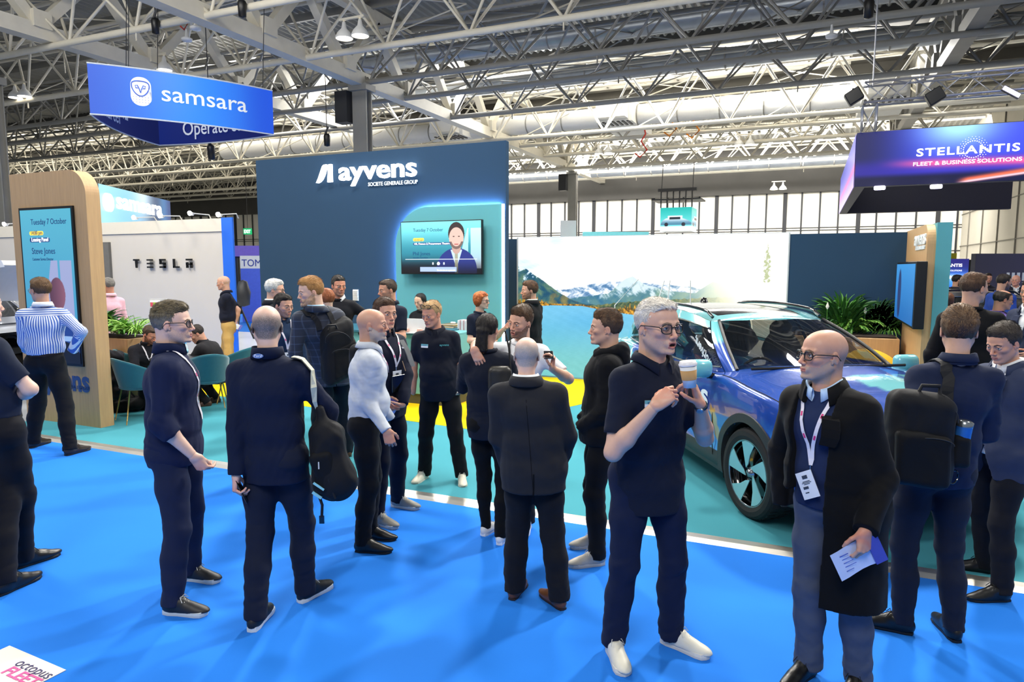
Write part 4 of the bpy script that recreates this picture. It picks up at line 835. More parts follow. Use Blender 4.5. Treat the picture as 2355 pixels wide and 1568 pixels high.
def hair_mesh(h, H):
    """returns P,F of the hair shell and strand ribbons in head axes"""
    st = H['hair']; tt, ts, tb = H.get('thick', (.018, .006, .008)); d = SD()
    d.ell((-.016-tb*.5, 0, .036+tt*.35), (.099+tb*.7, .078+ts, .087+tt*.8), k=.01)
    if st in ('quiff', 'short', 'side'):
        d.ell((.045, 0, .085+tt*.5), (.040, .052, .022+tt*.7), k=.03)
    if st == 'curly': d.ell((.03, 0, .085+tt*.3), (.06, .066, .04), k=.03).ell((-.05, 0, .06), (.06, .08, .06), k=.03)
    if st == 'long': d.ell((-.04, 0, -.03), (.072, .078, .10), k=.04).ecap((-.055, 0, -.02), (-.07, 0, -.24), (.072, .04), (.06, .022), (0, 1, 0), .03)
    if st == 'bob': d.ell((-.025, 0, -.01), (.088, .100, .09), k=.04).ell((.02, 0, .07), (.07, .085, .06), k=.03)
    if st == 'pony': d.ell((-.10, 0, .01), (.038, .036, .036), k=.02).ecap((-.115, 0, .0), (-.125, .01, -.15), (.045, .03), (.055, .03), (0, 1, 0), .03)
    fl = H.get('line', 0); xs = [-.14, -.08, -.045, -.02, .0, .02, .035, .05, .07, .09]; nape = H.get('nape', -.055)
    if st in ('long', 'bob'): low = -.32 if st == 'long' else -.085; ys = [low, low, low, low+.01, low+.03, low+.05 if st == 'bob' else .0, .01, .045, .07, .08]
    elif st == 'pony': ys = [-.3, -.3, -.04, -.02, .0, .0, .02, .05+fl, .068+fl, .078+fl]
    else: ys = [nape, nape, -.025, -.008, .0, -.005, .02, .052+fl, .070+fl, .080+fl]
    def cut(x, y, z):
        ub = np.interp(x, xs, ys)+(.10 if st not in ('long', 'bob') else .02)*np.maximum(np.abs(y)-.05, 0)*(x > .03)
        ear = .0 if st in ('long', 'bob') else 0; return (ub-z)*.8
    d.ops.append((cut, None, None, 0, 'i'))
    if st in ('long', 'bob', 'pony'): d.ell((.075, 0, -.03), (.075, .060 if st != 'pony' else .07, .095), k=.01, op='s')
    if H.get('bald'): d.ell((.01, 0, .12), (.105, .062, .07), k=.01, op='s')
    if st in ('long', 'pony'): d.lo = d.lo*1; d.lo[2] = min(d.lo[2], -.27)
    P, F = d.mesh(h); N = vnorm(P, F); am = H.get('rough', .0018)
    if st == 'curly': am = .005
    P = P+N*(wav(P, (120, 160, 60) if st != 'curly' else (90, 90, 90), 5)[:, None]*am); N = vnorm(P, F)
    # strands
    ns = int(H.get('strands', 2200)); rng = np.random.default_rng(9); pick = rng.integers(0, len(P), ns*2); p = P[pick]; n = N[pick]
    ok = (n[:, 2] > -.55) | (st in ('long', 'pony', 'bob')); p, n = p[ok][:ns], n[ok][:ns]; cr = np.array((-.045, .012, .12)); e = p-cr
    if st in ('long', 'bob', 'pony'): g = np.tile((-.15, 0, -1.), (len(p), 1)) if st != 'pony' else np.where((p[:, 0:1] > -.09), np.array((-1., 0, -.2)), np.array((0, 0, -1.)))
    elif st == 'curly': g = rng.normal(0, 1, p.shape)
    elif st == 'quiff': g = np.where((p[:, 2:3] > .075), np.array((-.7, .35, .45)), np.array((-.5, 0, -.9)))
    elif st == 'side': g = np.where((p[:, 2:3] > .075), np.array((.25, .9, .1)), np.array((-.4, 0, -.9)))
    else: g = np.where((p[:, 2:3] > .07), e*np.array((1, .5, .2))+np.array((.05, .015, .02)), e*np.array((.4, .1, .3))+np.array((-.02, 0, -.1)))
    g = g/(np.linalg.norm(g, axis=1)[:, None]+1e-9)+rng.normal(0, .16, p.shape); lf = H.get('lift', .28)
    g = g-n*(g*n).sum(1)[:, None]; g = g/(np.linalg.norm(g, axis=1)[:, None]+1e-9); t = g+n*lf*rng.uniform(.3, 1.6, (len(p), 1)); t = t/np.linalg.norm(t, axis=1)[:, None]
    top = np.clip((p[:, 2:3]-.03)/.06, .0, 1); Ls = (H.get('len', (.010, .024))[0]*(1-top)+H.get('len', (.010, .024))[1]*top)*rng.uniform(.6, 1.2, (len(p), 1))
    w_ = np.cross(t, n); w_ = w_/(np.linalg.norm(w_, axis=1)[:, None]+1e-9)*H.get('sw', .0011); p0 = p-n*.003; p1 = p+t*Ls*.5; p2 = p+(t*.75+g*.25-n*lf*.35)*Ls
    V = np.stack([p0-w_, p0+w_, p1-w_*.8, p1+w_*.8, p2-w_*.2, p2+w_*.2], 1).reshape(-1, 3); b = np.arange(len(p))[:, None]*6+len(P)
    F2 = np.concatenate([b+np.array([[0, 1, 3, 2]]), b+np.array([[2, 3, 5, 4]])]); hc = hexc(H.get('haircol', '#3a2a1e')); h2 = hexc(H.get('haircol2', H.get('haircol', '#3a2a1e')))
    m1 = np.clip(.5+.5*wav(P, (90, 90, 25), 2), 0, 1)*np.clip(.35+P[:, 2]*7, 0, 1); k = np.clip(rng.uniform(0, 1, len(p))*np.clip(.4+p[:, 2]*7, 0, 1), 0, 1)
    if H.get('sides'): s_ = hexc(H['sides']); a1 = sst(.075, .03, P[:, 2]); a2 = sst(.075, .03, p[:, 2])
    c1 = mixc(hc*.85, h2, m1); c2 = mixc(hc, h2*1.08, k)
    if H.get('sides'): c1 = mixc(c1, s_, a1*.85); c2 = mixc(c2, s_, a2*.85)
    c = np.concatenate([c1, np.repeat(c2, 6, 0)]); c = np.clip(c, 0, 1); c = np.where(c <= .04045, c/12.92, ((c+.055)/1.055)**2.4)
    return np.concatenate([P, V]), np.concatenate([F, F2]), c
HAIR = mat('hair', '#000000', .55, attr=True, var=.0, spec=.35)
# ---------- hands: wrist w, direction a (fingers), palm normal n, thumb side t
def hand_sd(w, a, n, t, s, pose):
    a = nrm(a); n = nrm(n-a*(n@a)); t = np.cross(a, n)*(1 if np.cross(a, n)@t > 0 else -1); d = SD(); P = lambda x, y, z: w+s*(a*x+t*y+n*z)
    cu = pose.get('curl', (.35, .5, .35)); sp = pose.get('spread', .06); tc = pose.get('thumb', (.6, .6, .45)); idx = pose.get('index', None)
    ar = pose.get('_arm', a); d.cap(w-ar*.07*s, w-ar*.004*s, .0305*s, .0245*s, .01).ecap(P(-.004, 0, 0), P(.012, 0, 0), (.026*s, .020*s), (.027*s, .018*s), t, .014)
    kn = [(.088, .030, -.004), (.092, .009, -.006), (.086, -.012, -.004), (.078, -.030, .0)]
    for q in kn: d.cap(P(.012, q[1]*.55, 0), P(*q), .0150*s, .0108*s, .014)
    d.ell(P(.045, .0, .004), np.array((.045, .036, .0125))*s, np.array([a, t, n]), .012)
    for i, (q, L) in enumerate(zip(kn, ((.044, .026, .020), (.048, .030, .021), (.044, .028, .020), (.034, .021, .018)))):
        c = idx if (i == 0 and idx is not None) else [x*(1+.1*i)*(1 if i else .92) for x in cu]; ang = 0; p = P(*q); sa = sp*(1.5-i)
        for j in range(3):
            ang += c[j]; dr = a*math.cos(ang)+n*math.sin(ang)+t*sa*math.cos(ang); p2 = p+nrm(dr)*L[j]*s; d.cap(p, p2, (.0092-.0008*j-.0006*(i == 3))*s, (.0086-.0009*j-.0006*(i == 3))*s, .0035); p = p2
    p = P(.018, .026, .006); dr = nrm(a*tc[0]+t*tc[1]+n*tc[2]); p2 = p+dr*.040*s; d.cap(P(.004, .012, .003), p, .015*s, .0145*s, .012).cap(p, p2, .0135*s, .0105*s, .008)
    dr = nrm(dr+a*.35+n*pose.get('tn', .2)-t*.25); p3 = p2+dr*.030*s; d.cap(p2, p3, .0105*s, .0095*s, .004); dr = nrm(dr+a*.25-t*.2+n*pose.get('tn', .2)*.5); d.cap(p3, p3+dr*.024*s, .0098*s, .0080*s, .004)
    return d
# ---------- ribbons, tubes
def ribbon(P, W, N, th=.0015):                        # centre points, width vectors, normals
    V = []; F = []
    for p, w_, n in zip(P, W, N): V += [p-w_+n*th, p+w_+n*th, p+w_-n*th*.3, p-w_-n*th*.3]
    for i in range(len(P)-1):
        b = 4*i
        for k in range(4): F.append((b+k, b+(k+1) % 4, b+4+(k+1) % 4, b+4+k))
    F += [(3, 2, 1, 0), tuple(4*(len(P)-1)+k for k in range(4))]
    return V, F
def bvh_of(P, F): return BVHTree.FromPolygons([Vector(p) for p in P], [tuple(map(int, f)) for f in F])
def front_hit(bv, p, d, off):
    co, no, _, _ = bv.ray_cast(Vector(p), Vector(d), 1.5)
    if co is None: co, no, _, _ = bv.find_nearest(Vector(p))
    return [np.array(co)+np.array(no)*off], [np.array(no)]
def hug(bv, P, off, cen=None):                        # put points on the surface
    Q = []; N = []
    for p in P:
        c = np.array(cen if cen is not None else (0, 0, 0)); co = None
        if cen is not None:
            c = np.array((cen[0], cen[1], p[2])); d = p-c; L = np.linalg.norm(d); d = d/L; r = bv.ray_cast(Vector(c+d*.8), Vector(-d), 1.2); co, no = r[0], r[1]
        if co is None: co, no, _, _ = bv.find_nearest(Vector(p))
        q = np.array(co); n = np.array(no); Q.append(q+n*off); N.append(n)
    return np.array(Q), np.array(N)
LANW = mat('white_lanyard_ribbon', '#e6e2ea', .5, var=.02); CARDM = mat('white_badge_card', '#eef0f2', .4, var=.01); PRT = mat('badge_print_grey', '#3a4250', .6, var=0); PNK = mat('lanyard_print_pink', '#d8347a', .5, var=0)
LENS = mat('spectacle_lens', '#20262a', .02, var=0, alpha=.16, spec=.5); FRM = mat('dark_spectacle_frame', '#151312', .3, var=0); MTL = mat('steel', '#b8babd', .3, 1, var=0)
def patterned(name, base, stripe, kind):
    m = mat(name, base, .8, var=.03, bump=.3, bs=600, sheen=.1); nt = m.node_tree; N = nt.nodes; L = nt.links; b = N['Principled BSDF']
    mx = N.new('ShaderNodeMixRGB'); mx.inputs[1].default_value = (*lin(base), 1); mx.inputs[2].default_value = (*lin(stripe), 1)
    def saw(src, f, lim):
        a = N.new('ShaderNodeMath'); a.operation = 'MULTIPLY'; a.inputs[1].default_value = f; L.new(src, a.inputs[0])
        c = N.new('ShaderNodeMath'); c.operation = 'FRACT'; L.new(a.outputs[0], c.inputs[0]); d = N.new('ShaderNodeMath'); d.operation = 'LESS_THAN'; d.inputs[1].default_value = lim; L.new(c.outputs[0], d.inputs[0]); return d.outputs[0]
    if kind == 'stripe':
        at = N.new('ShaderNodeAttribute'); at.attribute_name = 'Col'; sp = N.new('ShaderNodeSeparateColor'); L.new(at.outputs['Color'], sp.inputs[0]); L.new(saw(sp.outputs[0], 46, .5), mx.inputs[0])
    else:
        tc = N.new('ShaderNodeTexCoord'); sp = N.new('ShaderNodeSeparateXYZ'); L.new(tc.outputs['Object'], sp.inputs[0]); a = N.new('ShaderNodeMath'); a.operation = 'ADD'; L.new(saw(sp.outputs[0], 14, .12), a.inputs[0]); L.new(saw(sp.outputs[2], 14, .12), a.inputs[1])
        c = N.new('ShaderNodeMath'); c.operation = 'MULTIPLY'; c.inputs[1].default_value = .5; L.new(a.outputs[0], c.inputs[0]); L.new(c.outputs[0], mx.inputs[0])
    L.new(mx.outputs[0], b.inputs['Base Color']); return m
STRIPE = patterned('striped_shirt_cloth', '#e6e8ea', '#3f68b8', 'stripe'); PLAID = patterned('checked_suit_cloth', '#242a3a', '#4a5468', 'plaid')
def shoe(nm, root, ank, dr, s, m_up, m_sole, kind='dress', ztop=.10, m_lace=None, h=.006):
    a = nrm((dr[0], dr[1], 0)); sd = np.cross(EZ, a); o = np.array((ank[0], ank[1], 0)); z0 = ank[2] if len(ank) > 2 else 0
    P = lambda x, y, z: o+s*(a*x+sd*y)+EZ*(z0+z*s); R = np.array([a, sd, EZ]); d = SD()
    tl = .215 if kind == 'sneaker' else .225; st = .028 if kind == 'sneaker' else .014
    d.ell(P(-.018, 0, .045), np.array((.052, .037, .052))*s, R, .02).ell(P(.07, 0, .034), np.array((.10, .042, .040))*s, R, .03).ell(P(.155, .002, .024), np.array((tl-.145, .044 if kind == 'sneaker' else .038, .032 if kind == 'sneaker' else .026))*s, R, .03)
    d.cap(P(.0, 0, .055), P(.045, 0, .072), .040*s, .034*s, .02).cap(P(.045, 0, .068), P(.115, 0, .044), .034*s, .028*s, .02)
    d.ecap(P(-.004, 0, .05), P(.0, 0, ztop), (.034*s, .040*s), (.034*s, .040*s), sd, .01).half(P(0, 0, st*.8), -EZ).half(P(0, 0, ztop+.003), EZ)
    V, F = d.mesh(h); up = mesh_obj(nm, V, F, m_up, root, smooth=True)
    ol = [(-.062, .0), (-.056, .026), (-.02, .037), (.04, .038), (.10, .044), (.15, .047), (.185, .040), (tl-.012, .022), (tl-.004, 0), (tl-.012, -.022), (.185, -.042), (.15, -.046), (.10, -.040), (.04, -.034), (-.02, -.036), (-.056, -.026)]
    n = len(ol); mb = MB(); ww = 1.0 if kind == 'sneaker' else .93
    mb.add([P(x*1.01, y*ww, 0.001) for x, y in ol]+[P(x*1.015, y*(ww+.04), st*.5) for x, y in ol]+[P(x, y*(ww+.01), st*1.05+(.006 if x > .19 else 0)) for x, y in ol],
           [tuple(reversed(range(n))), tuple(range(2*n, 3*n))]+[(b*n+i, b*n+(i+1) % n, (b+1)*n+(i+1) % n, (b+1)*n+i) for b in (0, 1) for i in range(n)])
    mb.build('sole', m_sole, up, smooth=False)
    if m_lace:
        L = MB()
        for k in range(4):
            x = .050+.022*k; z = .106-.0125*k
            L.tube([P(x, -.022, z-.012), P(x+.004, 0, z+.002), P(x+.012, .022, z-.012)], .0026, 5).tube([P(x, .022, z-.012), P(x+.004, 0, z+.003), P(x+.012, -.022, z-.012)], .0022, 5)
        L.tube([P(.055, 0, .108), P(.06, .025, .112), P(.075, .038, .088), P(.06, .012, .104)], .002, 5).tube([P(.055, 0, .108), P(.06, -.025, .112), P(.078, -.036, .086)], .002, 5)
        L.build('laces', m_lace, up)
    return up
def fdir(a): a = math.radians(a); return -FW*math.cos(a)+RT*math.sin(a)
def collar(root, nm, nb, up, fwd, side, m_, kind, s, girth=1.0, h_=.038, gap=.5, zip_=None):
    """a folded collar around the neck base"""
    V = []; F = []; n = 40; r0 = .073*s*girth; base = nb+up*.006*s
    prof = {'polo': [(.0, .0), (.004, .030), (.010, .034), (.022, .016), (.030, -.008), (.024, -.010)], 'shirt': [(.0, .0), (.002, .036), (.008, .041), (.018, .018), (.026, -.004), (.020, -.006)],
            'stand': [(.008, -.01), (.002, .02), (.000, .048), (.006, .050), (.010, .03), (.018, -.012)], 'crew': [(.0, -.004), (.0, .010), (.004, .015), (.012, .010), (.018, -.010), (.01, -.012)],
            'jacket': [(.008, -.02), (.006, .030), (.012, .036), (.024, .016), (.040, -.018), (.032, -.024)]}[kind]
    hs = h_/.038
    for i in range(n+1):
        t = i/n; a = gap/2+(2*math.pi-gap)*t; fr = max(0, math.cos(a)); c = fwd*math.cos(a)+side*math.sin(a)
        drop = .050*fr**2*s if kind != 'crew' else .02*fr**2*s
        if kind in ('stand',): drop = .018*fr**2*s
        for r, z in prof:
            pt = fr**6*(1 if kind in ('shirt', 'polo') and z < 0 else 0)
            V.append(base+c*(r0+r*s+fr*.012*s)*(1.0)+up*(z*hs*s-drop-pt*.022*s)-fwd*.006*s)
    k = len(prof)
    for i in range(n):
        for j in range(k): F.append((i*k+j, i*k+(j+1) % k, (i+1)*k+(j+1) % k, (i+1)*k+j))
    F += [tuple(range(k)), tuple(n*k+j for j in reversed(range(k)))]
    return mesh_obj(nm, V, F, m_, root, smooth=True)
def person(label, P_, **o):
    """P_: placement.  o: clothes and looks"""
    q = P_; near = o.get('q', 1)                      # q 2 = close, 1 = middle, 0 = far
    hb = {3: .009, 2: .010, 1: .013, 0: .018}[near]; hh = {3: .0023, 2: .003, 1: .0042, 0: .006}[near]; hn = {3: .0028, 2: .0033, 1: .0045, 0: .0065}[near]
    Y = fdir(q['yaw']); HY = fdir(q.get('hyaw', q['yaw'])); PY = fdir(q.get('pyaw', q['yaw'])); fem = o.get('female', False)
    feet = q.get('feet'); zf = q.get('z', 0)
    if feet: G = [at_z(f[0], f[1], zf) for f in feet]; mid = sum(G)/len(G); D0 = q.get('d', float((mid-CAM)@FW))
    else: D0 = q['d']
    hd = at_d(q['head'][0], q['head'][1], D0+q.get('hdd', 0)); s = q.get('s') or (hd[2]-zf+.118)/1.8
    if not feet:
        mid = at_d(q.get('foot_u', q['head'][0]), 784, D0); mid[2] = zf
        sp = q.get('stance', .13); sdv = np.cross(EZ, PY); G = [mid+sdv*sp*s, mid-sdv*sp*s*1.0]; feet = [(0, 0, q.get('toe', (q['yaw'], q['yaw']))[0]), (0, 0, q.get('toe', (q['yaw'], q['yaw']))[1])]
        G[0][2] = G[1][2] = zf
    tl = math.radians(q.get('tilt', 0)); rl = math.radians(q.get('roll', 0)); U = nrm(EZ*math.cos(tl)+HY*math.sin(tl)+np.cross(EZ, HY)*math.sin(rl)); Hf = nrm(HY-U*(HY@U)); R = np.array([Hf, np.cross(U, Hf), U])
    hs = s*o.get('headk', 1.0)*(0.95 if fem else 1.0); sit = q.get('sit')
    nb = hd-U*.114*s-Hf*.028*s-EZ*.045*s; nb = nb+Y*q.get('nf', 0)
    if sit: pv = nb+np.asarray(sit['lean'])[0]*Y+EZ*-.47*s
    else: pv = np.array((mid[0]*.72+nb[0]*.28, mid[1]*.72+nb[1]*.28, zf+.955*s))+PY*q.get('pf', .0)+np.cross(EZ, PY)*q.get('ps', 0)
    sd = np.cross(EZ, Y); psd = np.cross(EZ, PY); up = nrm(nb-pv); shw = (.148 if fem else .166)*s*o.get('sh', 1); hw = .092*s
    SH = [nb-up*.092*s+sd*shw*e+Y*.0-Y*.012+up*q.get('shr', 0)*0 for e in (1, -1)]
    HP = [pv-EZ*.035*s+psd*hw*e for e in (1, -1)]
    ak = q.get('armk', 1.03); Lu, Lf, Lt, Ls = .290*s*ak, .262*s*ak, .445*s, .425*s
    AR = []
    for e, side_ in enumerate('LR'):
        sg = 1 if e == 0 else -1; A = q.get(side_, ('loc', (.05, .12*sg, -1), (.22, .05*sg, -1)))
        if A[0] == 'px':
            E_ = at_d(A[1][0], A[1][1], D0+A[1][2]); E_ = SH[e]+nrm(E_-SH[e])*Lu; W_ = at_d(A[2][0], A[2][1], D0+A[2][2]); W_ = E_+nrm(W_-E_)*Lf
        else:
            M = np.array([Y, sd, EZ]); E_ = SH[e]+nrm(np.array(A[1])@M)*Lu; W_ = E_+nrm(np.array(A[2])@M)*Lf
        AR.append((SH[e], E_, W_, A[3] if len(A) > 3 else {}))
    LG = []
    for e in range(2):
        tz = fdir(feet[e][2]); an = G[e]+EZ*.085*s+0*tz
        hp = HP[e]; v = an-hp; L = np.linalg.norm(v)
        if sit: kn = hp+nrm(PY*1.0+psd*(.18 if e == 0 else -.18)-EZ*.08)*Lt
        else:
            a_, b_ = Lt, Ls
            k_ = L/(a_+b_)*q.get('knee', 1.004); a_ *= k_; b_ *= k_
            x = (a_*a_-b_*b_+L*L)/(2*L); hgt = math.sqrt(max(a_*a_-x*x, 0)); vd = v/L; pole = nrm(PY+tz*.6); pole = nrm(pole-vd*(pole@vd)); kn = hp+vd*x+pole*hgt
        LG.append((hp, kn, an, tz))
    name = 'person'; base = np.array(((G[0][0]+G[1][0])/2, (G[0][1]+G[1][1])/2, zf)); root = thing(name, label, 'person', base, o.get('group'))
    # ---- body (skin), one mesh
    g = o.get('girth', 1.0); chw = .165*s*(.9 if fem else 1); bd = SD()
    bd.ecap(pv, pv+up*.15*s, (.15*s*g, .105*s*g), (.13*s*g, .095*s*g), psd, .05).ecap(pv+up*.15*s, nb-up*.13*s, (.13*s*g, .095*s*g), (chw*.92, .105*s), sd, .05).ecap(nb-up*.2*s, nb-up*.07*s, (chw*.92, .1*s), (chw*.7, .07*s), sd, .04)
    bd.cap(nb-up*.05*s, nb+up*.01*s, .058*s, .050*s, .03)
    av = 1.0 if o.get('sleeve') == 'short' else .72; af = .72 if (o.get('sleeve', 'long') == 'long' or o['top'] in ('suit', 'coat', 'puffer')) else 1.0
    for a, b, c, _ in AR: bd.cap(nb-up*.06*s, a, .04*s, .042*s, .03).cap(a, b, .046*s*av, .039*s*av, .03).cap(b, b+(c-b)*.3, .042*s*af, .0435*s*af, .02).cap(b+(c-b)*.3, c-nrm(c-b)*.02, .0435*s*af, .0265*s*(af+.05), .02)
    for a, b, c, t in LG: bd.cap(a, b, .060*s, .044*s, .04).cap(b, b+(c-b)*.3-t*.012, .042*s, .042*s, .03).cap(b+(c-b)*.3, c, .042*s, .030*s, .03).cap(c-EZ*.03, c+t*.06*s-EZ*.045*s, .028*s, .022*s, .02)
    BP, BF = bd.mesh(max(hb, .011)); HHd = o['H']; c0 = hexc(HHd.get('skin', '#c98f74')); cl = np.where(c0 <= .04045, c0/12.92, ((c0+.055)/1.055)**2.4)
    HP_, HF = head_mesh(hh, HHd, nb-up*.01, R, hd, hs); HC = face_colors(HP_, HHd); bb = HHd.get('beardlen', 0)
    if bb:
        N_ = vnorm(HP_, HF); m_ = ((HP_[:, 2] < -.05) & (HP_[:, 0] > .01))*sst(-.045, -.075, HP_[:, 2])*sst(-.13, -.115, HP_[:, 2]); m_ = m_*~((np.abs(HP_[:, 2]+.068) < .014) & (np.abs(HP_[:, 1]) < .024)); HP_ = HP_+N_*(bb*m_*(1+.3*wav(HP_, (300, 300, 200), 4)))[:, None]
    HPw = HP_*hs@R+hd; vs = [BP, HPw]; fs = [BF, HF+len(BP)]; cs = [np.tile(cl, (len(BP), 1)), HC]; off = len(BP)+len(HPw); HD = []
    for e, (a, b, c, hp_) in enumerate(AR):
        if hp_.get('hide'): HD.append(None); continue
        sg = 1 if e == 0 else -1; ad = nrm(c-b)
        if 'dir' in hp_: ad2 = nrm(np.array(hp_['dir'])@np.array([RT, FW, EZ]))
        else: ad2 = ad
        pn = np.array(hp_['n'])@np.array([RT, FW, EZ]) if 'n' in hp_ else (-sd*sg)*1.0+Y*.0
        pn = pn-ad2*(pn@ad2); th = hp_['t'] if 't' in hp_ else None
        tv = np.array(th)@np.array([RT, FW, EZ]) if th is not None else Y
        hp_ = dict(hp_, _arm=ad)
        hd_ = hand_sd(c, ad2, nrm(pn), tv, s*.98*(.9 if fem else 1), hp_); hp2, hf2 = hd_.mesh(hn); vs.append(hp2); fs.append(hf2+off); off += len(hp2)
        kk = np.clip(.35+.35*wav(hp2, (60, 60, 60), 3), 0, 1); cc = mixc(c0, c0*np.array([1.02, .84, .80]), kk); cs.append(np.where(cc <= .04045, cc/12.92, ((cc+.055)/1.055)**2.4)); HD.append((c, ad2, nrm(pn)))
    mesh_obj('body', np.concatenate(vs), np.concatenate(fs), SKIN, root, smooth=True, cols=np.concatenate(cs))
    # ---- hair
    if HHd.get('hair'):
        V, F, c = hair_mesh({3: .003, 2: .0036, 1: .005, 0: .007}[near], dict(HHd, strands={3: 6000, 2: 4200, 1: 2200, 0: 800}[near], sw={3: .0009, 2: .001, 1: .0014, 0: .002}[near])); mesh_obj('hair', V*hs@R+hd, F, HAIR, root, smooth=True, cols=c)
    # ---- trousers
    tm = o.get('trm') or cloth(o.get('tr', '#15171f')); tr = SD(); ease = o.get('trease', 1.0); th_, tk, tb = [x*s*ease for x in o.get('trr', (.092, .070, .062))]; wz = q.get('waist', .085)
    tr.ecap(pv-EZ*.03*s, pv+up*wz*s, (.164*s*g**.5, .119*s*g**.5), (.150*s*g, .110*s*g), psd, .04)
    for e, (a, b, c, t) in enumerate(LG):
        tr.ell(a-PY*.045*s+EZ*.02*s, (.085*s,)*3, k=.05)
        tr.cap(a+EZ*.02*s, a+(b-a)*.45, th_, th_*.93, .05).cap(a+(b-a)*.45, b, th_*.93, tk, .04).cap(b, b+(c-b)*.42-t*.010*s, tk, tk*.97, .03)
        e2 = c-EZ*.035*s; tr.cap(b+(c-b)*.42-t*.010*s, e2-t*.004, tk*.97, tb, .03, flat=True)
    tr.half(pv+up*wz*s, up); P, F = tr.mesh(hb); N = vnorm(P, F); m_ = np.zeros(len(P))
    for a, b, c, t in LG:
        m_ = np.maximum(m_, np.exp(-(np.linalg.norm(P-b, axis=1)/.13)**2)*.9); m_ = np.maximum(m_, np.exp(-(np.linalg.norm(P-c, axis=1)/.17)**2)*1.15); m_ = np.maximum(m_, np.exp(-(np.linalg.norm(P-a, axis=1)/.15)**2)*.55)
    sd0 = abs(hash(label)) % 1 ; seed = sum(map(ord, label)) % 97
    fo = wav(P, (20, 20, 27), seed, 3); P = P+N*((.0044*fo*(m_*.85+.2)+.003*wav(P, (40, 40, 60), seed+1, 2)*(m_+.2))*s)[:, None]
    mesh_obj('trousers', P, F, tm, root, smooth=True)
    if o.get('belt'):
        b_ = MB(); c = pv+up*(wz-.012)*s; n = 30; pts = [c+psd*math.cos(a)*.163*s*g+PY*math.sin(a)*.119*s*g for a in np.linspace(0, 2*math.pi, n, endpoint=False)]
        V, F = ribbon(pts+[pts[0]], [up*.017]*(n+1), [nrm(p-c) for p in pts+[pts[0]]], .003); b_.add(V, F); b_.build('belt', cloth(o['belt'], .5, .1), root)
    # ---- shoes
    sk = o.get('shoe', ('dress', '#0b0b0c', '#0b0b0c', None)); ms = mat('leather_'+sk[1][1:], sk[1], .35 if sk[0] == 'dress' else .5, var=.05, bump=.1, bs=120); mso = mat('rubber_'+sk[2][1:], sk[2], .55, var=.03); ml = mat('lace_'+sk[3][1:], sk[3], .8) if sk[3] and near > 0 else None
    for e, (a, b, c, t) in enumerate(LG):
        if q.get('noshoe'): break
        shoe('shoe', root, (G[e][0], G[e][1], zf if not sit else G[e][2]), t, s*.98*(.92 if fem else 1), ms, mso, sk[0], .10 if sk[0] == 'dress' else .098, ml, .005 if near > 1 else .008)
    # ---- upper garment
    def top(nm, m_, e_, hemz, sl, arms=True, seedo=0, open_=None, flare=0, amp=1.0, shr=.062, zcut=None):
        d = SD(); w0, w1, w2 = (.160*s*g**.5+e_+flare, .115*s*g**.5+e_+flare*.8), (.143*s*g+e_+flare*.5, .106*s*g+e_+flare*.3), (chw+e_, .118*s*(g*.4+.6)+e_)
        hem = zf+hemz*s if not sit else pv[2]-.06
        lowc = pv+(np.array((0, 0, hem-pv[2]-.12)) if hem < pv[2]-.02 else np.zeros(3)); 
        if hem < pv[2]-.02: d.ecap(lowc, pv, (w0[0]+flare*.8, w0[1]+flare*.8), w0, psd, .04, e=2.2)
        d.ecap(pv-up*.02, pv+up*.16*s, w0, w1, psd, .05, e=2.2).ecap(pv+up*.16*s, nb-up*.17*s, w1, w2, sd, .06, e=2.2).ecap(nb-up*.19*s, nb-up*.085*s, w2, (chw*.92+e_, .088*s+e_), sd, .05)
        if o.get('belly'): d.ell(pv+up*.14*s+Y*.055*s, (.125*s, .125*s, .12*s), k=.06)
        if fem: [d.ell(nb-up*.19*s+Y*.075*s+sd*.065*s*e, (.062*s,)*3, k=.05) for e in (1, -1)]
        d.cap(nb-up*.055*s-sd*.035, nb-up*.055*s+sd*.035, .052*s+e_*.5, .052*s+e_*.5, .04)
        for e, (a, b, c, _) in enumerate(AR): d.cap(nb-up*.058*s, a, (.046*s+e_*.5), ((shr-.012)*s+e_*.4), .06)
        if hem: d.half((pv[0], pv[1], hem), -EZ)
        for e, (a, b, c, _) in enumerate(AR):
            r1, r2, r3 = .054*s+e_*.6, .046*s+e_*.65, .036*s+e_*.6
            if sl == 'short': d.cap(a, a+(b-a)*.76, r1, r1*.95, .05, flat=True)
            elif sl == 'long': d.cap(a, b, r1, r2, .035).cap(b, c-nrm(c-b)*.0, r2*1.02, r3, .016, flat=True)
            elif sl == 'rolled': d.cap(a, b, r1, r2, .05).cap(b, b+(c-b)*.35, r2*1.05, r2*.98, .03, flat=True)
        if open_ is not None: d.fn(open_[0], open_[1], open_[2], .006, 's')
        P, F = d.mesh(hb); N = vnorm(P, F); m_2 = np.zeros(len(P))
        for a, b, c, _ in AR: m_2 = np.maximum(m_2, np.exp(-(np.linalg.norm(P-b, axis=1)/.12)**2)); m_2 = np.maximum(m_2, .7*np.exp(-(np.linalg.norm(P-(a-up*.08), axis=1)/.10)**2))
        m_2 = np.maximum(m_2, .8*np.exp(-((P[:, 2]-pv[2]-.08)/.10)**2)); f1 = wav(P, (24, 24, 13), seed+3+seedo, 3); f2 = wav(P, (13, 13, 30), seed+8+seedo, 3)
        P = P+N*((.0075*f1*(.45+m_2*.5)+.0075*f2*m_2+.0012*wav(P, (70, 70, 70), seed+5, 2))*s*amp)[:, None]
        kw = {}
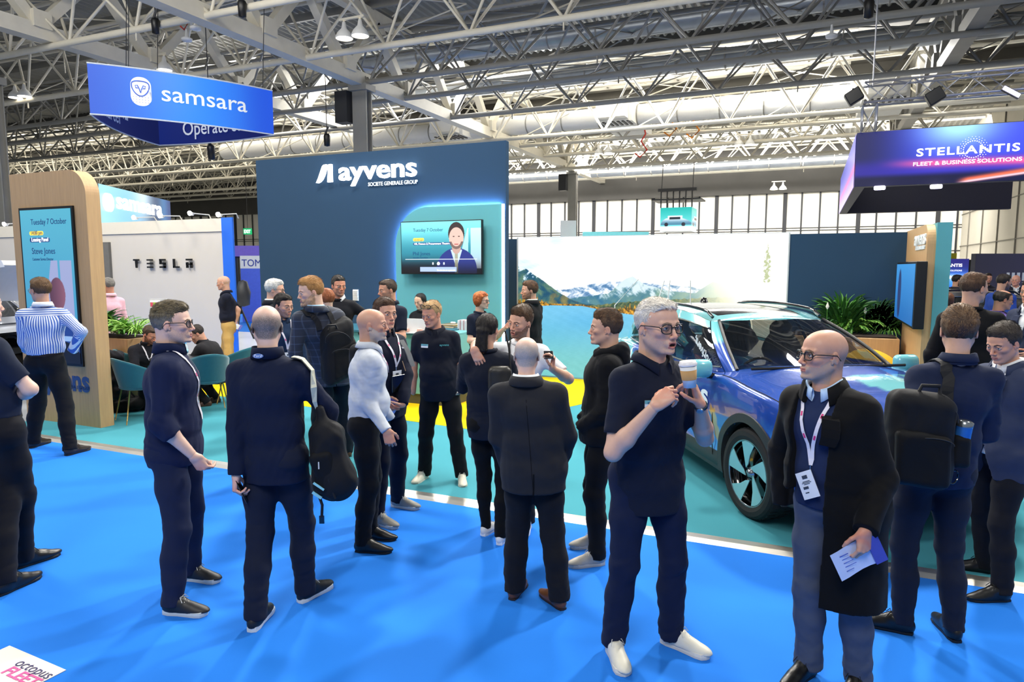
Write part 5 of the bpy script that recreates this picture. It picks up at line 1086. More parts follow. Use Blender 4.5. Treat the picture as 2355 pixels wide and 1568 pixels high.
        if o.get('stripes') and nm == 'shirt':
            x = (P-pv)@psd; y = (P-pv)@PY; co = np.arctan2(x, -y)*.155; 
            for e, (a, b, c, _) in enumerate(AR):
                ab = nrm(b-a) ; t = (P-a)@ab; dd = np.linalg.norm(P-a-t[:, None]*ab, axis=1); m3 = (dd < .085) & (t > .03) & ((P-nb)@sd*(1 if e == 0 else -1) > .15*s); n1 = nrm(np.cross(ab, EZ)); n2 = np.cross(ab, n1); co = np.where(m3, np.arctan2((P-a)@n1, (P-a)@n2)*.07, co)
            co = np.where((P[:, 2] > nb[2]-.10) , P[:, 2]*1.0, co); kw['cols'] = np.stack([co, co*0, co*0], 1)
        return mesh_obj(nm, P, F, m_, root, smooth=True, **kw), P, F
    G_ = o['top']; tp = None; slv = o.get('sleeve', 'long'); tmat = {'stripes': STRIPE, 'plaid': PLAID}.get(o.get('topm')) or cloth(o.get('topc', '#14192b'))
    kind = G_
    if kind in ('polo', 'tee', 'shirt', 'sweater', 'fleece', 'hoodie'):
        par = {'polo': (.012, .80), 'tee': (.012, .80), 'shirt': (.013, .91), 'sweater': (.018, .86), 'fleece': (.017, .82), 'hoodie': (.030, .86)}[kind]
        hemz = o.get('hem', par[1]); nm = {'tee': 't_shirt', 'polo': 'polo_shirt'}.get(kind, kind); tp, TP, TF = top(nm, tmat, par[0], hemz, slv, amp=o.get('amp', 1.0))
        ck = {'polo': 'polo', 'tee': 'crew', 'shirt': 'shirt', 'sweater': 'crew', 'fleece': 'stand', 'hoodie': 'crew'}[kind]; cm = (cloth('#dfe1e6') if o.get('stripes') else None) or (cloth(o['colc']) if o.get('colc') else tmat)
        if o.get('ck'): ck = o['ck']
        if ck == 'none': pass
        else: collar(root, 'collar', nb, up, Y, sd, cm, ck, s, o.get('cg', 1.0), gap=.04 if ck == 'crew' else o.get('gap', .5))
        if o.get('under'): collar(root, 'shirt_collar', nb+up*.008, up, Y, sd, cloth(o['under']), 'shirt', s*.95, gap=.9)
        if kind == 'hoodie':
            d = SD(); c = nb-Y*.05*s; 
            for k in range(9): 
                a = math.pi*(.12+.76*k/8)*2-math.pi; 
            for k in range(14):
                a = -2.5+5.0*k/13; a2 = -2.5+5.0*(k+1)/13
                f_ = lambda t: nb+up*(.012-.03*math.cos(t)*-1*.4)*s+(-Y*math.cos(t)*.098+sd*math.sin(t)*.092)*s-up*.02*s*abs(t)/2.5
                if k < 13: d.cap(f_(a), f_(a2), (.040-.008*abs(a)/2.5)*s, (.040-.008*abs(a2)/2.5)*s, .02)
            d.ell(nb-Y*.115*s-up*.05*s, np.array((.05, .10, .075))*s, np.array([Y, sd, up]), .04); P, F = d.mesh(hb*.8); N = vnorm(P, F); P = P+N*(.004*wav(P, (30, 30, 40), 3))[:, None]; mesh_obj('hood', P, F, tmat, root, smooth=True)
    if kind in ('suit', 'coat', 'puffer'):
        inner = o.get('inner', 'shirt'); im = cloth(o.get('innerc', '#d8dde6'), bs=500)
        if inner != 'none': _, IP, IF = top(inner, im, .006, .93, 'short', amp=.4); collar(root, 'shirt_collar', nb+up*.006, up, Y, sd, cloth(o.get('icol', o.get('innerc', '#d8dde6')), bs=500), 'shirt', s*.97, gap=.45)
        vw = o.get('vee', .075); cz = nb[2]-.34*s; zt = nb[2]+.03
        if kind == 'coat': lowz = 0
        def vcut(x, y, z):
            xs_ = (x-nb[0])*sd[0]+(y-nb[1])*sd[1]-o.get('vshift', 0); ys_ = (x-nb[0])*Y[0]+(y-nb[1])*Y[1]
            t = np.clip((z-(cz if kind != 'coat' else -1))/(zt-(cz if kind != 'coat' else -1)), 0, 1)
            hw_ = vw*s*t if kind == 'suit' else (o.get('openw', .07)*s*(1-.0*t)) if kind == 'coat' else vw*s*t
            if kind == 'suit': hw_ = np.where(z < pv[2]+.06*s, (pv[2]+.06*s-z)*.35, hw_)
            if kind == 'coat': return np.maximum(np.maximum(xs_-hw_, -xs_-np.where(z < pv[2]+.04*s, .19, hw_)), -(ys_-np.where(z < pv[2]+.04*s, -.11, .0)))
            return np.maximum(np.abs(xs_)-hw_, -(ys_-.0))
        lo = pv-.6; hi = nb+.4
        cut_ = (vcut, lo-np.array((0, 0, .5)), hi) if o.get('open', True) else None
        par = {'suit': (.022, .80, .014, .070), 'coat': (.034, .55, .03, .070), 'puffer': (.036, .84, .01, .070)}[kind]
        tp, TP, TF = top({'suit': 'suit_jacket', 'coat': 'overcoat', 'puffer': 'padded_jacket'}[kind], tmat, par[0], o.get('hem', par[1]), 'long', open_=cut_, flare=par[2], shr=par[3], amp=o.get('amp', .75))
        collar(root, 'collar', nb-up*.004, up, Y, sd, tmat, 'jacket' if kind != 'puffer' else 'stand', s*1.08, gap=1.1 if kind != 'puffer' else .5, h_=.05 if kind == 'coat' else .038)
        bvx = bvh_of(TP, TF)
        if kind in ('suit', 'coat'):
            for e in ((1, -1) if kind == 'suit' else (1,)):
                pts = []; wd = []; K = 9 if kind == 'suit' else 11
                for i in range(K):
                    t = i/(K-1); z = nb[2]-.005*s-(.34 if kind == 'suit' else .40)*s*t; hw_ = (vw*s*(1-t)+.004 if kind == 'suit' else o.get('openw', .07)*s)+.030*s*math.sin(math.pi*min(t*1.0+.15, 1))*1.0
                    pts.append(nb*np.array((1, 1, 0))+EZ*z+sd*e*hw_+sd*o.get('vshift', 0)+Y*.16)
                    wd.append(sd*(.030 if kind == 'suit' else .045)*s*math.sin(math.pi*(.18+.80*t)))
                Q, N = hug(bvx, pts, .006, cen=nb-Y*.02); V, F = ribbon(Q, wd, N, .005); mesh_obj('lapel', V, F, tmat, root)
        if kind == 'suit' and o.get('vent', True):
            pts = [pv*np.array((1, 1, 0))+EZ*(zf+(o.get('hem', .80)+.005+.14*t)*s)-PY*.3+psd*.002 for t in np.linspace(0, 1, 6)]; Q, N = hug(bvx, pts, .0015, cen=pv); V, F = ribbon(Q, [psd*.0035]*6, N, .001); mesh_obj('vent', V, F, cloth('#050507'), root); pts = [nb*np.array((1, 1, 0))+(pv-nb)*np.array((1, 1, 0))*t+EZ*(nb[2]-.10*s+(pv[2]-.08*s-nb[2])*t)-PY*.35 for t in np.linspace(0, 1, 14)]; Q, N = zip(*[(lambda h_: (h_[0][0], h_[1][0]))(front_hit(bvx, p_, PY, .0008)) for p_ in pts]); V, F = ribbon(Q, [psd*.0016]*14, N, .0008); mesh_obj('back_seam', V, F, cloth('#0a0a0d'), root)
        if o.get('tie'): 
            pts = [nb-up*(.03+.03*k)*s+Y*.2 for k in range(9)]; bb_ = bvh_of(TP, TF)
    if tp is not None: bv = bvh_of(TP, TF) if kind not in ('suit', 'coat') or o.get('inner') == 'none' else bvh_of(np.concatenate([TP, IP]), np.concatenate([TF, IF+len(TP)]))
    # ---- small worn pieces
    C2 = nb-Y*.01
    if o.get('lanyard'):
        lm = LANW if o['lanyard'] == 'white' else cloth('#101114', .6); bz_ = o.get('badgez', .40)*s; bc = o.get('badgex', 0.)
        for e in (1, -1):
            pts = []; wd = []
            for i in range(22):
                t = i/21
                if t < .3: a = (1-t/.3)*math.pi; r = .088*s; p = nb+up*(.012-.0*t)*s+(Y*math.cos(a)*.9*r+sd*e*math.sin(a)*r if a > 1.2 else Y*math.cos(1.2)*.9*r+sd*e*math.sin(1.2)*r); p = nb+(Y*math.cos(max(a, 1.2))*.85+sd*e*math.sin(max(a, 1.2)))*r+up*(.03-.05*t)*s
                else:
                    k = (t-.3)/.7; p0_ = nb+(Y*math.cos(1.2)*.85+sd*e*math.sin(1.2))*.088*s; p = p0_*(1-k)+(nb+sd*bc+Y*.20*s-EZ*bz_+(-0)*up)*k; p = np.array((p[0], p[1], nb[2]+.01-k*bz_))
                pts.append(p)
            Q, N = hug(bv, pts, .006); Q = np.array(Q)
            T = np.gradient(Q, axis=0); W_ = np.cross(T, N); W_ = W_/(np.linalg.norm(W_, axis=1)[:, None]+1e-9)*.0085; V, F = ribbon(Q, W_, N, .001); l_ = mesh_obj('lanyard', V, F, lm, root)
            if near > 1 and lm is LANW:
                k_ = MB()
                for j in (2, 12, 16): 
                    if j < len(Q)-1: k_.obox(Q[j]+N[j]*.0016, nrm(T[j])*.011, W_[j]*.55, N[j]*.0006)
                k_.build('print', PNK, l_)
        if o.get('badge', True):
            p = Q[-1]; n = N[-1]; n = nrm(n*np.array((1, 1, .2))); sx_ = nrm(np.cross(EZ, n)); ax = nrm(EZ-n*(EZ@n)); hang = p-ax*.02
            b_ = MB().tube([p, hang-ax*.01], .003, 5); cl_ = b_.build('badge_clip', MTL, root)
            c = hang-ax*.072+n*.012; tl2 = o.get('badget', 0); sx2 = sx_*math.cos(tl2)+ax*math.sin(tl2); ax2 = ax*math.cos(tl2)-sx_*math.sin(tl2)
            cd_ = MB().obox(c, sx2*.044, ax2*.062, n*.0015).build('badge_card', CARDM, root)
            if near > 0:
                pr = MB(); 
                for j, (x0, y0, w_, h__) in enumerate(((0, .036, .014, .008), (0, .016, .02, .0018), (0, .010, .026, .0015), (0, .004, .016, .0015), (-.012, -.012, .014, .006), (-.014, -.034, .010, .0025))): pr.obox(c+sx2*x0+ax2*y0+n*.0022, sx2*w_, ax2*h__, n*.0004)
                pr.build('print', PRT, cd_)
    if o.get('glasses'):
        gl_ = o['glasses']; fm = {'dark': FRM, 'metal': MTL}[gl_] if isinstance(gl_, str) else FRM; e_ = MB(); le = MB(); th_ = .0029 if gl_ == 'dark' and near > 1 else .0019
        zo = o.get('glz', 0); fo_ = o.get('glf', 0)
        T_ = lambda p: np.array(p)*hs@R+hd
        for q_ in (-1, 1):
            ring = [T_((.106+fo_-.25*abs(abs(.034*1+.021*math.cos(a))-.02)-.004*(abs(math.cos(a))), q_*(.035+.0255*np.sign(math.cos(a))*abs(math.cos(a))**.7), -.001+zo+.0195*np.sign(math.sin(a))*abs(math.sin(a))**.7)) for a in np.linspace(0, 2*math.pi, 22, endpoint=False)]
            e_.tube(ring, th_, 6, closed=True); e_.tube([ring[0] if q_ > 0 else ring[0], T_((.085+fo_, q_*.068, .008+zo)), T_((.05+fo_, q_*.079, .010+zo)), T_((-.012, q_*.0835, .010+zo*.6)), T_((-.035, q_*.082, -.012+zo*.4))], th_*.9, 5); le.add(ring, [tuple(range(22))])
        e_.tube([T_((.105+fo_, -.012, .006+zo)), T_((.111+fo_, 0, .009+zo)), T_((.105+fo_, .012, .006+zo))], th_, 5); go = e_.build('spectacles', fm, root, smooth=True); le.build('lenses', LENS, go)
    if o.get('nametag') and tp is not None:
        x_, z_ = o['nametag']; Q, N = front_hit(bv, nb+sd*x_-EZ*z_+Y*.4, -Y, .004); n = nrm(N[0]*np.array((1, 1, .4))); sx_ = nrm(np.cross(EZ, n)); ax = np.cross(n, sx_)
        c = Q[0]+n*.003; nt_ = MB().obox(c, sx_*.035, ax*.0165, n*.0015).build('name_badge', CARDM, root); MB().obox(c+ax*.008+n*.001, sx_*.035, ax*.0085, n*.001).build('badge_band', mat('badge_teal', '#74b8c0', .4), nt_)
        if near > 0: text('print', 'ayvens', .016, c-sx_*.022+ax*.002+n*.003, sx_, ax, NVL, nt_, .0003)
    if o.get('logo') and tp is not None:
        tx_, x_, z_, w_, cm_ = o['logo'][:5]; back = len(o['logo']) > 5; yy = -Y if back else Y; sx_ = -sd if not back else sd; sx_ = np.cross(EZ, yy)
        Q, N = front_hit(bv, nb+sd*x_-EZ*z_+yy*.4, -yy, .004); n = nrm(N[0]); sx_ = nrm(np.cross(EZ, n)); ax = np.cross(n, sx_); text('chest_logo' if not back else 'back_logo', tx_, w_*.32, Q[0]-sx_*w_/2, sx_, ax, mat('print_'+cm_[1:], cm_, .6, var=0), tp, .0008, .0006, width=w_)
    if o.get('watch') is not None:
        a, b, c, _ = AR[o['watch']]; ad = nrm(c-b); p = c-ad*.012; n1 = nrm(np.cross(ad, EZ)); n2 = np.cross(ad, n1); ring = [p+(n1*math.cos(t)*.030+n2*math.sin(t)*.025)*s for t in np.linspace(0, 2*math.pi, 18, endpoint=False)]
        w__ = MB(); V, F = ribbon(ring+[ring[0]], [ad*.009]*19, [nrm(r-p) for r in ring+[ring[0]]], .003); w__.add(V, F); wo = w__.build('wristwatch', mat('watch_band', '#46545f', .35, .7), root)
        vn = nrm(p-CAM); fd = n1 if abs(n1@vn) > abs(n2@vn) else n2; fd = fd*(-1 if fd@vn > 0 else 1); MB().lathe([(0, .006), (.015, .006), (.018, .003), (.018, -.004)], p+fd*.030*s, 16, fd).build('watch_face', MTL, wo)
    return dict(root=root, nb=nb, pv=pv, SH=SH, AR=AR, LG=LG, Y=Y, sd=sd, up=up, s=s, hd=hd, R=R, bv=bv if tp is not None else None, HD=HD, D=D0, tp=tp, g=g, hs=hs)
# ================================================================ CARS
def cspl(x, xs, ys):                                  # smooth interpolation
    xs = np.asarray(xs, float); ys = np.asarray(ys, float); m = np.gradient(ys, xs); i = np.clip(np.searchsorted(xs, x)-1, 0, len(xs)-2); h = xs[i+1]-xs[i]; t = (x-xs[i])/h
    return (2*t**3-3*t**2+1)*ys[i]+(t**3-2*t**2+t)*h*m[i]+(-2*t**3+3*t**2)*ys[i+1]+(t**3-t**2)*h*m[i+1]
GLASS = mat('tinted_car_glass', '#07090b', .02, var=0, alpha=.62, spec=1.0, coat=.5)
TYRE = mat('tyre_rubber', '#141415', .75, var=.05); RIMB = mat('gloss_black', '#08090a', .12, var=0, coat=.6); CLAD = mat('black_cladding', '#2a2b2c', .55, var=.04)
CHR = mat('bright_trim', '#9aa0a4', .2, .9, var=0); WELL = mat('wheel_well_black', '#060607', .9, var=0)
def car(label, loc, fwd, paint, side_col=None, blade='#8fc4c8', detail=True, paintfn=None, mirror=None, steer=0, roofc=None):
    f = nrm((fwd[0], fwd[1], 0)); l = np.cross(EZ, f); o = np.array(loc, float); T = lambda P: o+np.asarray(P)@np.array([f, l, EZ])
    r = thing('car', label, 'car', o)
    CP = mat('car_paint_'+label[:6].replace(' ', '_'), '#000000', .22, .25, attr=True, var=0, coat=1.0, spec=.5)
    X = [-2.28, -2.2, -1.95, -1.4, -.8, 0, .6, .95, 1.3, 1.7, 2.0, 2.13, 2.19]
    Wd = [.72, .84, .90, .93, .92, .92, .925, .93, .93, .91, .84, .74, .60]
    ZB = [.92, 1.02, 1.08, 1.08, 1.05, 1.03, 1.03, 1.05, 1.02, .98, .90, .80, .66]
    ZT = [.95, 1.04, 1.10, 1.10, 1.10, 1.10, 1.10, 1.12, 1.10, 1.05, .97, .86, .69]
    nx = 130; xs = np.linspace(-2.28, 2.19, nx); wd = cspl(xs, X, Wd); zb = cspl(xs, X, ZB); zt = cspl(xs, X, ZT); zl = np.interp(xs, [-2.28, -2.0, -1.5, 1.6, 2.0, 2.19], [.42, .28, .22, .20, .26, .42])
    prof = [(0, None, 'u'), (.84, None, 'u'), (.955, .07, 's'), (.985, .16, 's'), (.975, .32, 's'), (1.0, .56, 's'), (1.0, .76, 's'), (.985, .90, 's'), (.95, 1.0, 's'), (.86, .30, 't'), (.74, .62, 't'), (.4, .96, 't'), (0, 1.0, 't')]
    m = len(prof); tt = np.linspace(0, m-1, 76); V = []
    cols = []
    for i in range(nx):
        py = [p[0]*wd[i] for p in prof]; pz = []
        for p in prof:
            pz.append(zl[i]-.01 if p[2] == 'u' else zl[i]+(zb[i]-zl[i])*p[1] if p[2] == 's' else zb[i]+(zt[i]+.03-zb[i])*p[1])
        yy = cspl(tt, range(m), py); zz = np.maximum(cspl(tt, range(m), pz), zl[i]-.015); V += [(xs[i], -a, b) for a, b in zip(yy, zz)]
    V = np.array(V); n2 = len(tt); Vm = V*np.array((1, -1, 1)); A = np.concatenate([V, Vm]); I = np.arange(nx*n2).reshape(nx, n2)
    Fa = np.stack([I[:-1, :-1], I[1:, :-1], I[1:, 1:], I[:-1, 1:]], -1).reshape(-1, 4); F = np.concatenate([Fa[:, ::-1], (Fa+nx*n2)])
    c = A[F].mean(1); hole = np.zeros(len(F), bool)
    for wx in (-1.395, 1.395): hole |= (np.hypot(c[:, 0]-wx, c[:, 2]-.36) < .415) & (np.abs(c[:, 1]) > .55)
    F = F[~hole]; clad = ((c[:, 2] < .40) & (np.abs(c[:, 1]) > .3) | (c[:, 2] < .25))[~hole]
    base = np.tile(hexc(paint), (len(A), 1)); base = paintfn(A, base) if paintfn else base; lc = np.where(base <= .04045, base/12.92, ((base+.055)/1.055)**2.4)
    mesh_obj('body', T(A), F, None, r, smooth=True, cols=lc, mats=[CP, CLAD], fm=clad.astype(int))
    # greenhouse: ruled side between belt loop and roof loop
    B = [(1.08, 0), (1.04, .35), (.86, .715), (.74, .80), (.15, .85), (-.55, .86), (-1.25, .845), (-1.85, .78), (-2.1, .66), (-2.2, .3), (-2.2, 0)]
    Rf = [(.22, 0), (.20, .28), (.10, .52), (.02, .585), (-.35, .63), (-.8, .64), (-1.25, .625), (-1.68, .58), (-1.86, .50), (-1.93, .25), (-1.94, 0)]
    zB = [1.12, 1.12, 1.10, 1.07, 1.03, 1.04, 1.06, 1.10, 1.12, 1.12, 1.12]; zR = [1.475, 1.475, 1.465, 1.46, 1.515, 1.535, 1.53, 1.505, 1.48, 1.48, 1.48]
    k = np.linspace(0, 10, 161); bx, by, bz = [cspl(k, range(11), [q[j] for q in B] if j < 2 else zB) for j in range(3)]; rx, ry, rz = [cspl(k, range(11), [q[j] for q in Rf] if j < 2 else zR) for j in range(3)]
    nt_ = 13; G = np.zeros((len(k), nt_, 3))
    for j in range(nt_):
        t = j/(nt_-1); bul = .05*math.sin(math.pi*t*.9); q = np.stack([bx*(1-t)+rx*t, by*(1-t)+ry*t, bz*(1-t)+rz*t], 1); out = np.stack([np.where(k < 2.2, .35, 0)+np.where(k > 8.5, -.6, 0), np.ones_like(k)*np.clip((k-1)/2, 0, 1)*np.clip((9.5-k), 0, 1), np.ones_like(k)*.25], 1); G[:, j] = q+out*bul
    def patch(name, k0, k1, j0, j1, m_, inset=0, smooth=True, cols=None, sides=None):
        if sides is None and k0 > 2 and k1 < 8.7: return [patch(name, k0, k1, j0, j1, m_, inset, smooth, cols, (q_,)) for q_ in (-1, 1)]
        ia = np.where((k >= k0-1e-6) & (k <= k1+1e-6))[0]; objs = []
        Vs = []; Fs = []
        for sg in (sides or (-1, 1)):
            P = G[ia][:, j0:j1+1]*np.array((1, sg, 1)); c0 = np.array((-.6, 0, 1.2)); P = P+(c0-P)*inset*.05; n1, n2_ = P.shape[:2]; I = np.arange(n1*n2_).reshape(n1, n2_)+sum(len(v) for v in Vs); Fq = np.stack([I[:-1, :-1], I[1:, :-1], I[1:, 1:], I[:-1, 1:]], -1).reshape(-1, 4); Vs.append(P.reshape(-1, 3)); Fs.append(Fq if sg < 0 else Fq[:, ::-1])
        Vs = np.concatenate(Vs); Fs = np.concatenate(Fs)
        kw = {}
        if cols is not None: b_ = np.tile(hexc(cols), (len(Vs), 1)); b_ = paintfn(Vs, b_) if paintfn else b_; kw['cols'] = np.where(b_ <= .04045, b_/12.92, ((b_+.055)/1.055)**2.4)
        return mesh_obj(name, T(Vs), Fs, m_, r, smooth=smooth, **kw)
    patch('windscreen', 0, 2.1, 0, 12, GLASS); patch('windscreen_pillar', 2.1, 2.95, 0, 12, CP, cols=paint)
    patch('side_window', 2.95, 4.85, 1, 10, GLASS, .12); patch('side_window', 5.0, 6.7, 1, 10, GLASS, .12); patch('rear_window', 8.6, 10, 3, 11, GLASS)
    patch('window_sill', 2.95, 8.6, 0, 1, CP, cols=paint); patch('roof_side', 2.95, 8.6, 10, 12, CP, cols=roofc or paint); patch('middle_pillar', 4.85, 5.0, 1, 10, RIMB); patch('rear_pillar', 6.7, 8.6, 1, 10, CP, cols=roofc or paint); patch('tailgate', 8.6, 10, 0, 3, CP, cols=roofc or paint); patch('rear_spoiler', 8.6, 10, 11, 12, CP, cols=roofc or paint)
    # trim line along the side glass
    tm_ = MB()
    for sg in (-1, 1):
        ia = np.where((k >= 2.95) & (k <= 6.7))[0]; up_ = [T(G[i, 10]*np.array((1, sg, 1))+np.array((0, sg*.006, 0))) for i in ia]; lo_ = [T(G[i, 1]*np.array((1, sg, 1))+np.array((0, sg*.008, 0))) for i in ia]; tm_.tube(up_, .009, 5).tube(lo_, .009, 5)
    tm_.build('window_trim', CHR, r, smooth=True)
    for sg in (-1, 1): MB().tube([T(G[i, j]*np.array((1, sg, 1))+np.array((.008, sg*.012, .004))) for i, j in [(int(2.1*16), j) for j in range(13)]], .016, 6).build('pillar_trim', CLAD, r, smooth=True)
    # roof skin
    ks = [i for i in range(len(k))]; P = []; n2 = 17
    for i in ks:
        for j in range(n2):
            y = ry[i]*(1-2*j/(n2-1)); P.append((rx[i], y, rz[i]+.045*(1-(y/(max(ry[i], .3)+.02))**2)*min(1, max(ry[i], .0)/.5)))
    P = np.array(P); I = np.arange(len(P)).reshape(-1, n2); Fq = np.stack([I[:-1, :-1], I[1:, :-1], I[1:, 1:], I[:-1, 1:]], -1).reshape(-1, 4)[:, ::-1]; cc = P[Fq].mean(1); gm = ((cc[:, 0] < -.12) & (cc[:, 0] > -1.5) & (np.abs(cc[:, 1]) < .47)).astype(int)
    b_ = np.tile(hexc(roofc or paint), (len(P), 1)); b_ = np.where(b_ <= .04045, b_/12.92, ((b_+.055)/1.055)**2.4)
    mesh_obj('roof', T(P), Fq, None, r, smooth=True, cols=b_, mats=[CP, RIMB], fm=gm)
    for sg in (-1, 1): MB().tube([T((x, sg*(.60-.03*abs(x+.8)), 1.50+.085*math.sin(math.pi*min(max((.02-x)/1.75, 0), 1))**.35)) for x in np.linspace(.02, -1.73, 18)], .018, 8).build('roof_rail', RIMB, r, smooth=True)
    MB().lathe([(0, .10), (.03, .09), (.06, .02), (.07, 0)], T((-1.62, .1, 1.52)), 12).build('roof_aerial', RIMB, r, smooth=True)
    # wheels
    for wx in (-1.395, 1.395):
        for sg in (-1, 1):
            st_ = math.radians(steer) if wx > 0 else 0; wf = np.array((math.cos(st_), math.sin(st_), 0)); ax = np.array((-math.sin(st_), math.cos(st_), 0))*sg; c = np.array((wx, sg*.81, .36)); w3 = lambda a, rr, h: T(c+ax*h+wf*rr*math.cos(a)+EZ*rr*math.sin(a))
            axw = T(ax)-T((0, 0, 0)); ty = MB().lathe([(.26, -.10), (.30, -.115), (.35, -.11), (.36, -.085), (.36, .075), (.352, .10), (.335, .115), (.30, .118), (.268, .108), (.262, .09)], T(c), 48, axw)
            for i in range(44):
                a = 2*math.pi*i/44; 
                for h0 in (-.07, .045): ty.obox(w3(a, .3615, h0), axw*.032, T(-np.array((wf*math.sin(a)-EZ*math.cos(a))))*0+((w3(a+.045, .36, 0)-w3(a, .36, 0))), (w3(a, .365, 0)-w3(a, .36, 0))*.5)
            wo = ty.build('tyre', TYRE, r, smooth=False)
            rm = MB().lathe([(.0, .055), (.10, .05), (.20, .02), (.255, .0), (.262, .095)], T(c), 40, axw); rm.build('rim', RIMB, wo, smooth=True); MB().lathe([(.255, .10), (.262, .108), (.268, .106)], T(c), 48, axw).build('rim_edge', CHR, wo, smooth=True)
            bl = MB()
            for q in range(5):
                a = 2*math.pi*q/5+.35
                pts = [(a-.30, .256), (a+.14, .256), (a+.30, .12), (a+.55, .055)] if False else [(a-.36, .252), (a-.18, .256), (a, .257), (a+.16, .256), (a+.30, .252), (a+.42, .14), (a+.85, .055), (a+.1, .075), (a-.15, .15)]
                bl.prism([w3(x, rr, .078+.022*(rr/.25)) for x, rr in pts], axw*.006)
            bl.build('spoke_blades', mat('blade_'+blade[1:], blade, .3, .3, var=.02), wo)
            MB().lathe([(0, .098), (.028, .096), (.032, .085), (.05, .07)], T(c), 20, axw).build('hub_cap', CHR, wo, smooth=True)
            wl = MB(); An = [math.radians(-22+224*i/24) for i in range(25)]; ri = [[T((wx+.42*math.cos(a), sg*(.81+h_), .36+.42*math.sin(a))) for a in An] for h_ in (-.32, .10)]; wl.add(ri[0]+ri[1], [(i, i+1, 26+i, 25+i) for i in range(24)]+[tuple(range(25))]); wl.build('wheel_well', WELL, r)
            ar = MB(); K = 30; Vv = []; 
            a0, a1 = math.radians(-14), math.radians(194)
            yb = lambda x, z: float(np.interp(x, xs, wd))*np.interp(z, [.2, .35, .6, .9], [.965, .98, 1.0, .99])
            for i in range(K+1):
                a = a0+(a1-a0)*i/K
                for rr, dy in ((.405, -.05), (.405, .018), (.475, .018), (.480, .0), (.480, -.04)):
                    x, z = wx+rr*math.cos(a), .36+rr*math.sin(a); Vv.append(T((x, sg*(yb(x, z)+dy), z)))
            ar.add(Vv, [(i*5+j, i*5+j+1, (i+1)*5+j+1, (i+1)*5+j) for i in range(K) for j in range(4)]); ar.build('arch_trim', CLAD, r, smooth=False)
    # mirrors
    for sg in (-1, 1):
        d = SD(); c = T((.70, sg*1.02, 1.10)); Rm = np.array([f, l, EZ]); hm = np.array((.055, .118, .082)); bxf = lambda x, y, z: (lambda q: np.sqrt(sum(np.maximum(v, 0)**2 for v in q))+np.minimum(np.maximum(np.maximum(q[0], q[1]), q[2]), 0)-.05)([np.abs((x-c[0])*Rm[i][0]+(y-c[1])*Rm[i][1]+(z-c[2])*Rm[i][2])-hm[i]+.05 for i in range(3)]); d.fn(bxf, c-.2, c+.2, .005).ell(c+f*.02, (.06, .11, .075), Rm, .02).half(c-f*.035, -f)
        P_, F_ = d.mesh(.009); mo = mesh_obj('door_mirror', P_, F_, mat('mirror_shell_'+(mirror or paint)[1:], mirror or paint, .25, var=0, coat=1), r, smooth=True)
        MB().tube([T((.68, sg*.84, 1.02)), T((.69, sg*.93, 1.035))], .028, 8).build('mirror_arm', RIMB, mo); MB().obox(c-f*.036, f*.002, l*.10, EZ*.062).build('mirror_glass', CHR, mo)
    # panel gaps, handles, lamps, grille, plate
    class GP:
        def tube(s_, *a): MB().tube(*a).build('panel_gap', WELL, r); return s_
    gp = GP()
    for sg in (-1, 1):
        S_ = lambda x, z: T((x, sg*(float(np.interp(x, xs, wd))*np.interp(z, [.25, .4, .55, .8, 1.0], [.975, .985, .998, 1.0, .955])+.003), z))
        gp.tube([S_(.80, z) for z in (1.02, .9, .7, .5, .35)], .004, 4).tube([S_(-.28, z) for z in (1.02, .9, .7, .5, .35)], .004, 4).tube([S_(x, z) for x, z in ((-1.2, 1.04), (-1.15, .8), (-.98, .55), (-.95, .4))], .004, 4)
        gp.tube([T((x, sg*float(np.interp(x, xs, wd))*.93, float(np.interp(x, xs, zb))+.012)) for x in np.linspace(.84, 2.05, 12)], .005, 4)
    gp.tube([T((1.06+.0*y, y, float(np.interp(1.0, xs, zt))+.022)) for y in np.linspace(-.72, .72, 9)], .012, 5)
    MB().obox(T((1.03, 0, 1.118)), f*.10, l*.42, EZ*.008).build('cowl', CLAD, r)
    for sg in (-1, 1):
        MB().obox(T((.0, sg*.925, .90)), f*.10, l*.008, EZ*.014).build('door_handle', RIMB, r, bevel=.006)
        P3 = [T((x, sg*(float(np.interp(x, xs, wd))*.985+.008), z)) for x, z in ((1.80, .86), (2.10, .74), (2.14, .66), (2.02, .66), (1.82, .74))]; hl = MB().prism(P3, l*sg*-.03).build('headlamp', RIMB, r); MB().prism([T((x, sg*(float(np.interp(x, xs, wd))*.985+.012), z)) for x, z in ((1.86, .81), (2.06, .735), (2.06, .72), (1.87, .79))], l*sg*-.01).build('lamp_strip', WHITEP, hl)
    MB().obox(T((2.185, 0, .55)), f*.02, l*.55, EZ*.10).build('grille', RIMB, r, bevel=.01); MB().obox(T((2.21, 0, .52)), f*.005, l*.26, EZ*.055).build('number_plate', WHITEP, r)
    if detail:                                        # cabin
        cab = mat('cabin_dark_fabric', '#26282b', .8, var=.05); MB().obox(T((-.5, 0, .62)), f*1.35, l*.78, EZ*.05).build('cabin_floor', cab, r)
        MB().obox(T((.74, 0, .96)), f*.16, l*.66, EZ*.10).build('dashboard', cab, r, bevel=.04)
        for sg in (-1, 1):
            for x in (-.05, -.95):
                d = SD(); c = T((x, sg*.38, .70)); d.ell(c, (.27, .25, .12), np.array([f, l, EZ]), .05).ell(T((x-.24, sg*.38, 1.0)), (.10, .25, .34), np.array([nrm(f+EZ*.2), l, nrm(EZ-f*.2)]), .05).ell(T((x-.30, sg*.38, 1.34)), (.06, .13, .10), np.array([f, l, EZ]), .02); P_, F_ = d.mesh(.02); mesh_obj('seat', P_, F_, mat('seat_grey', '#6a6c6c', .8), r, smooth=True)
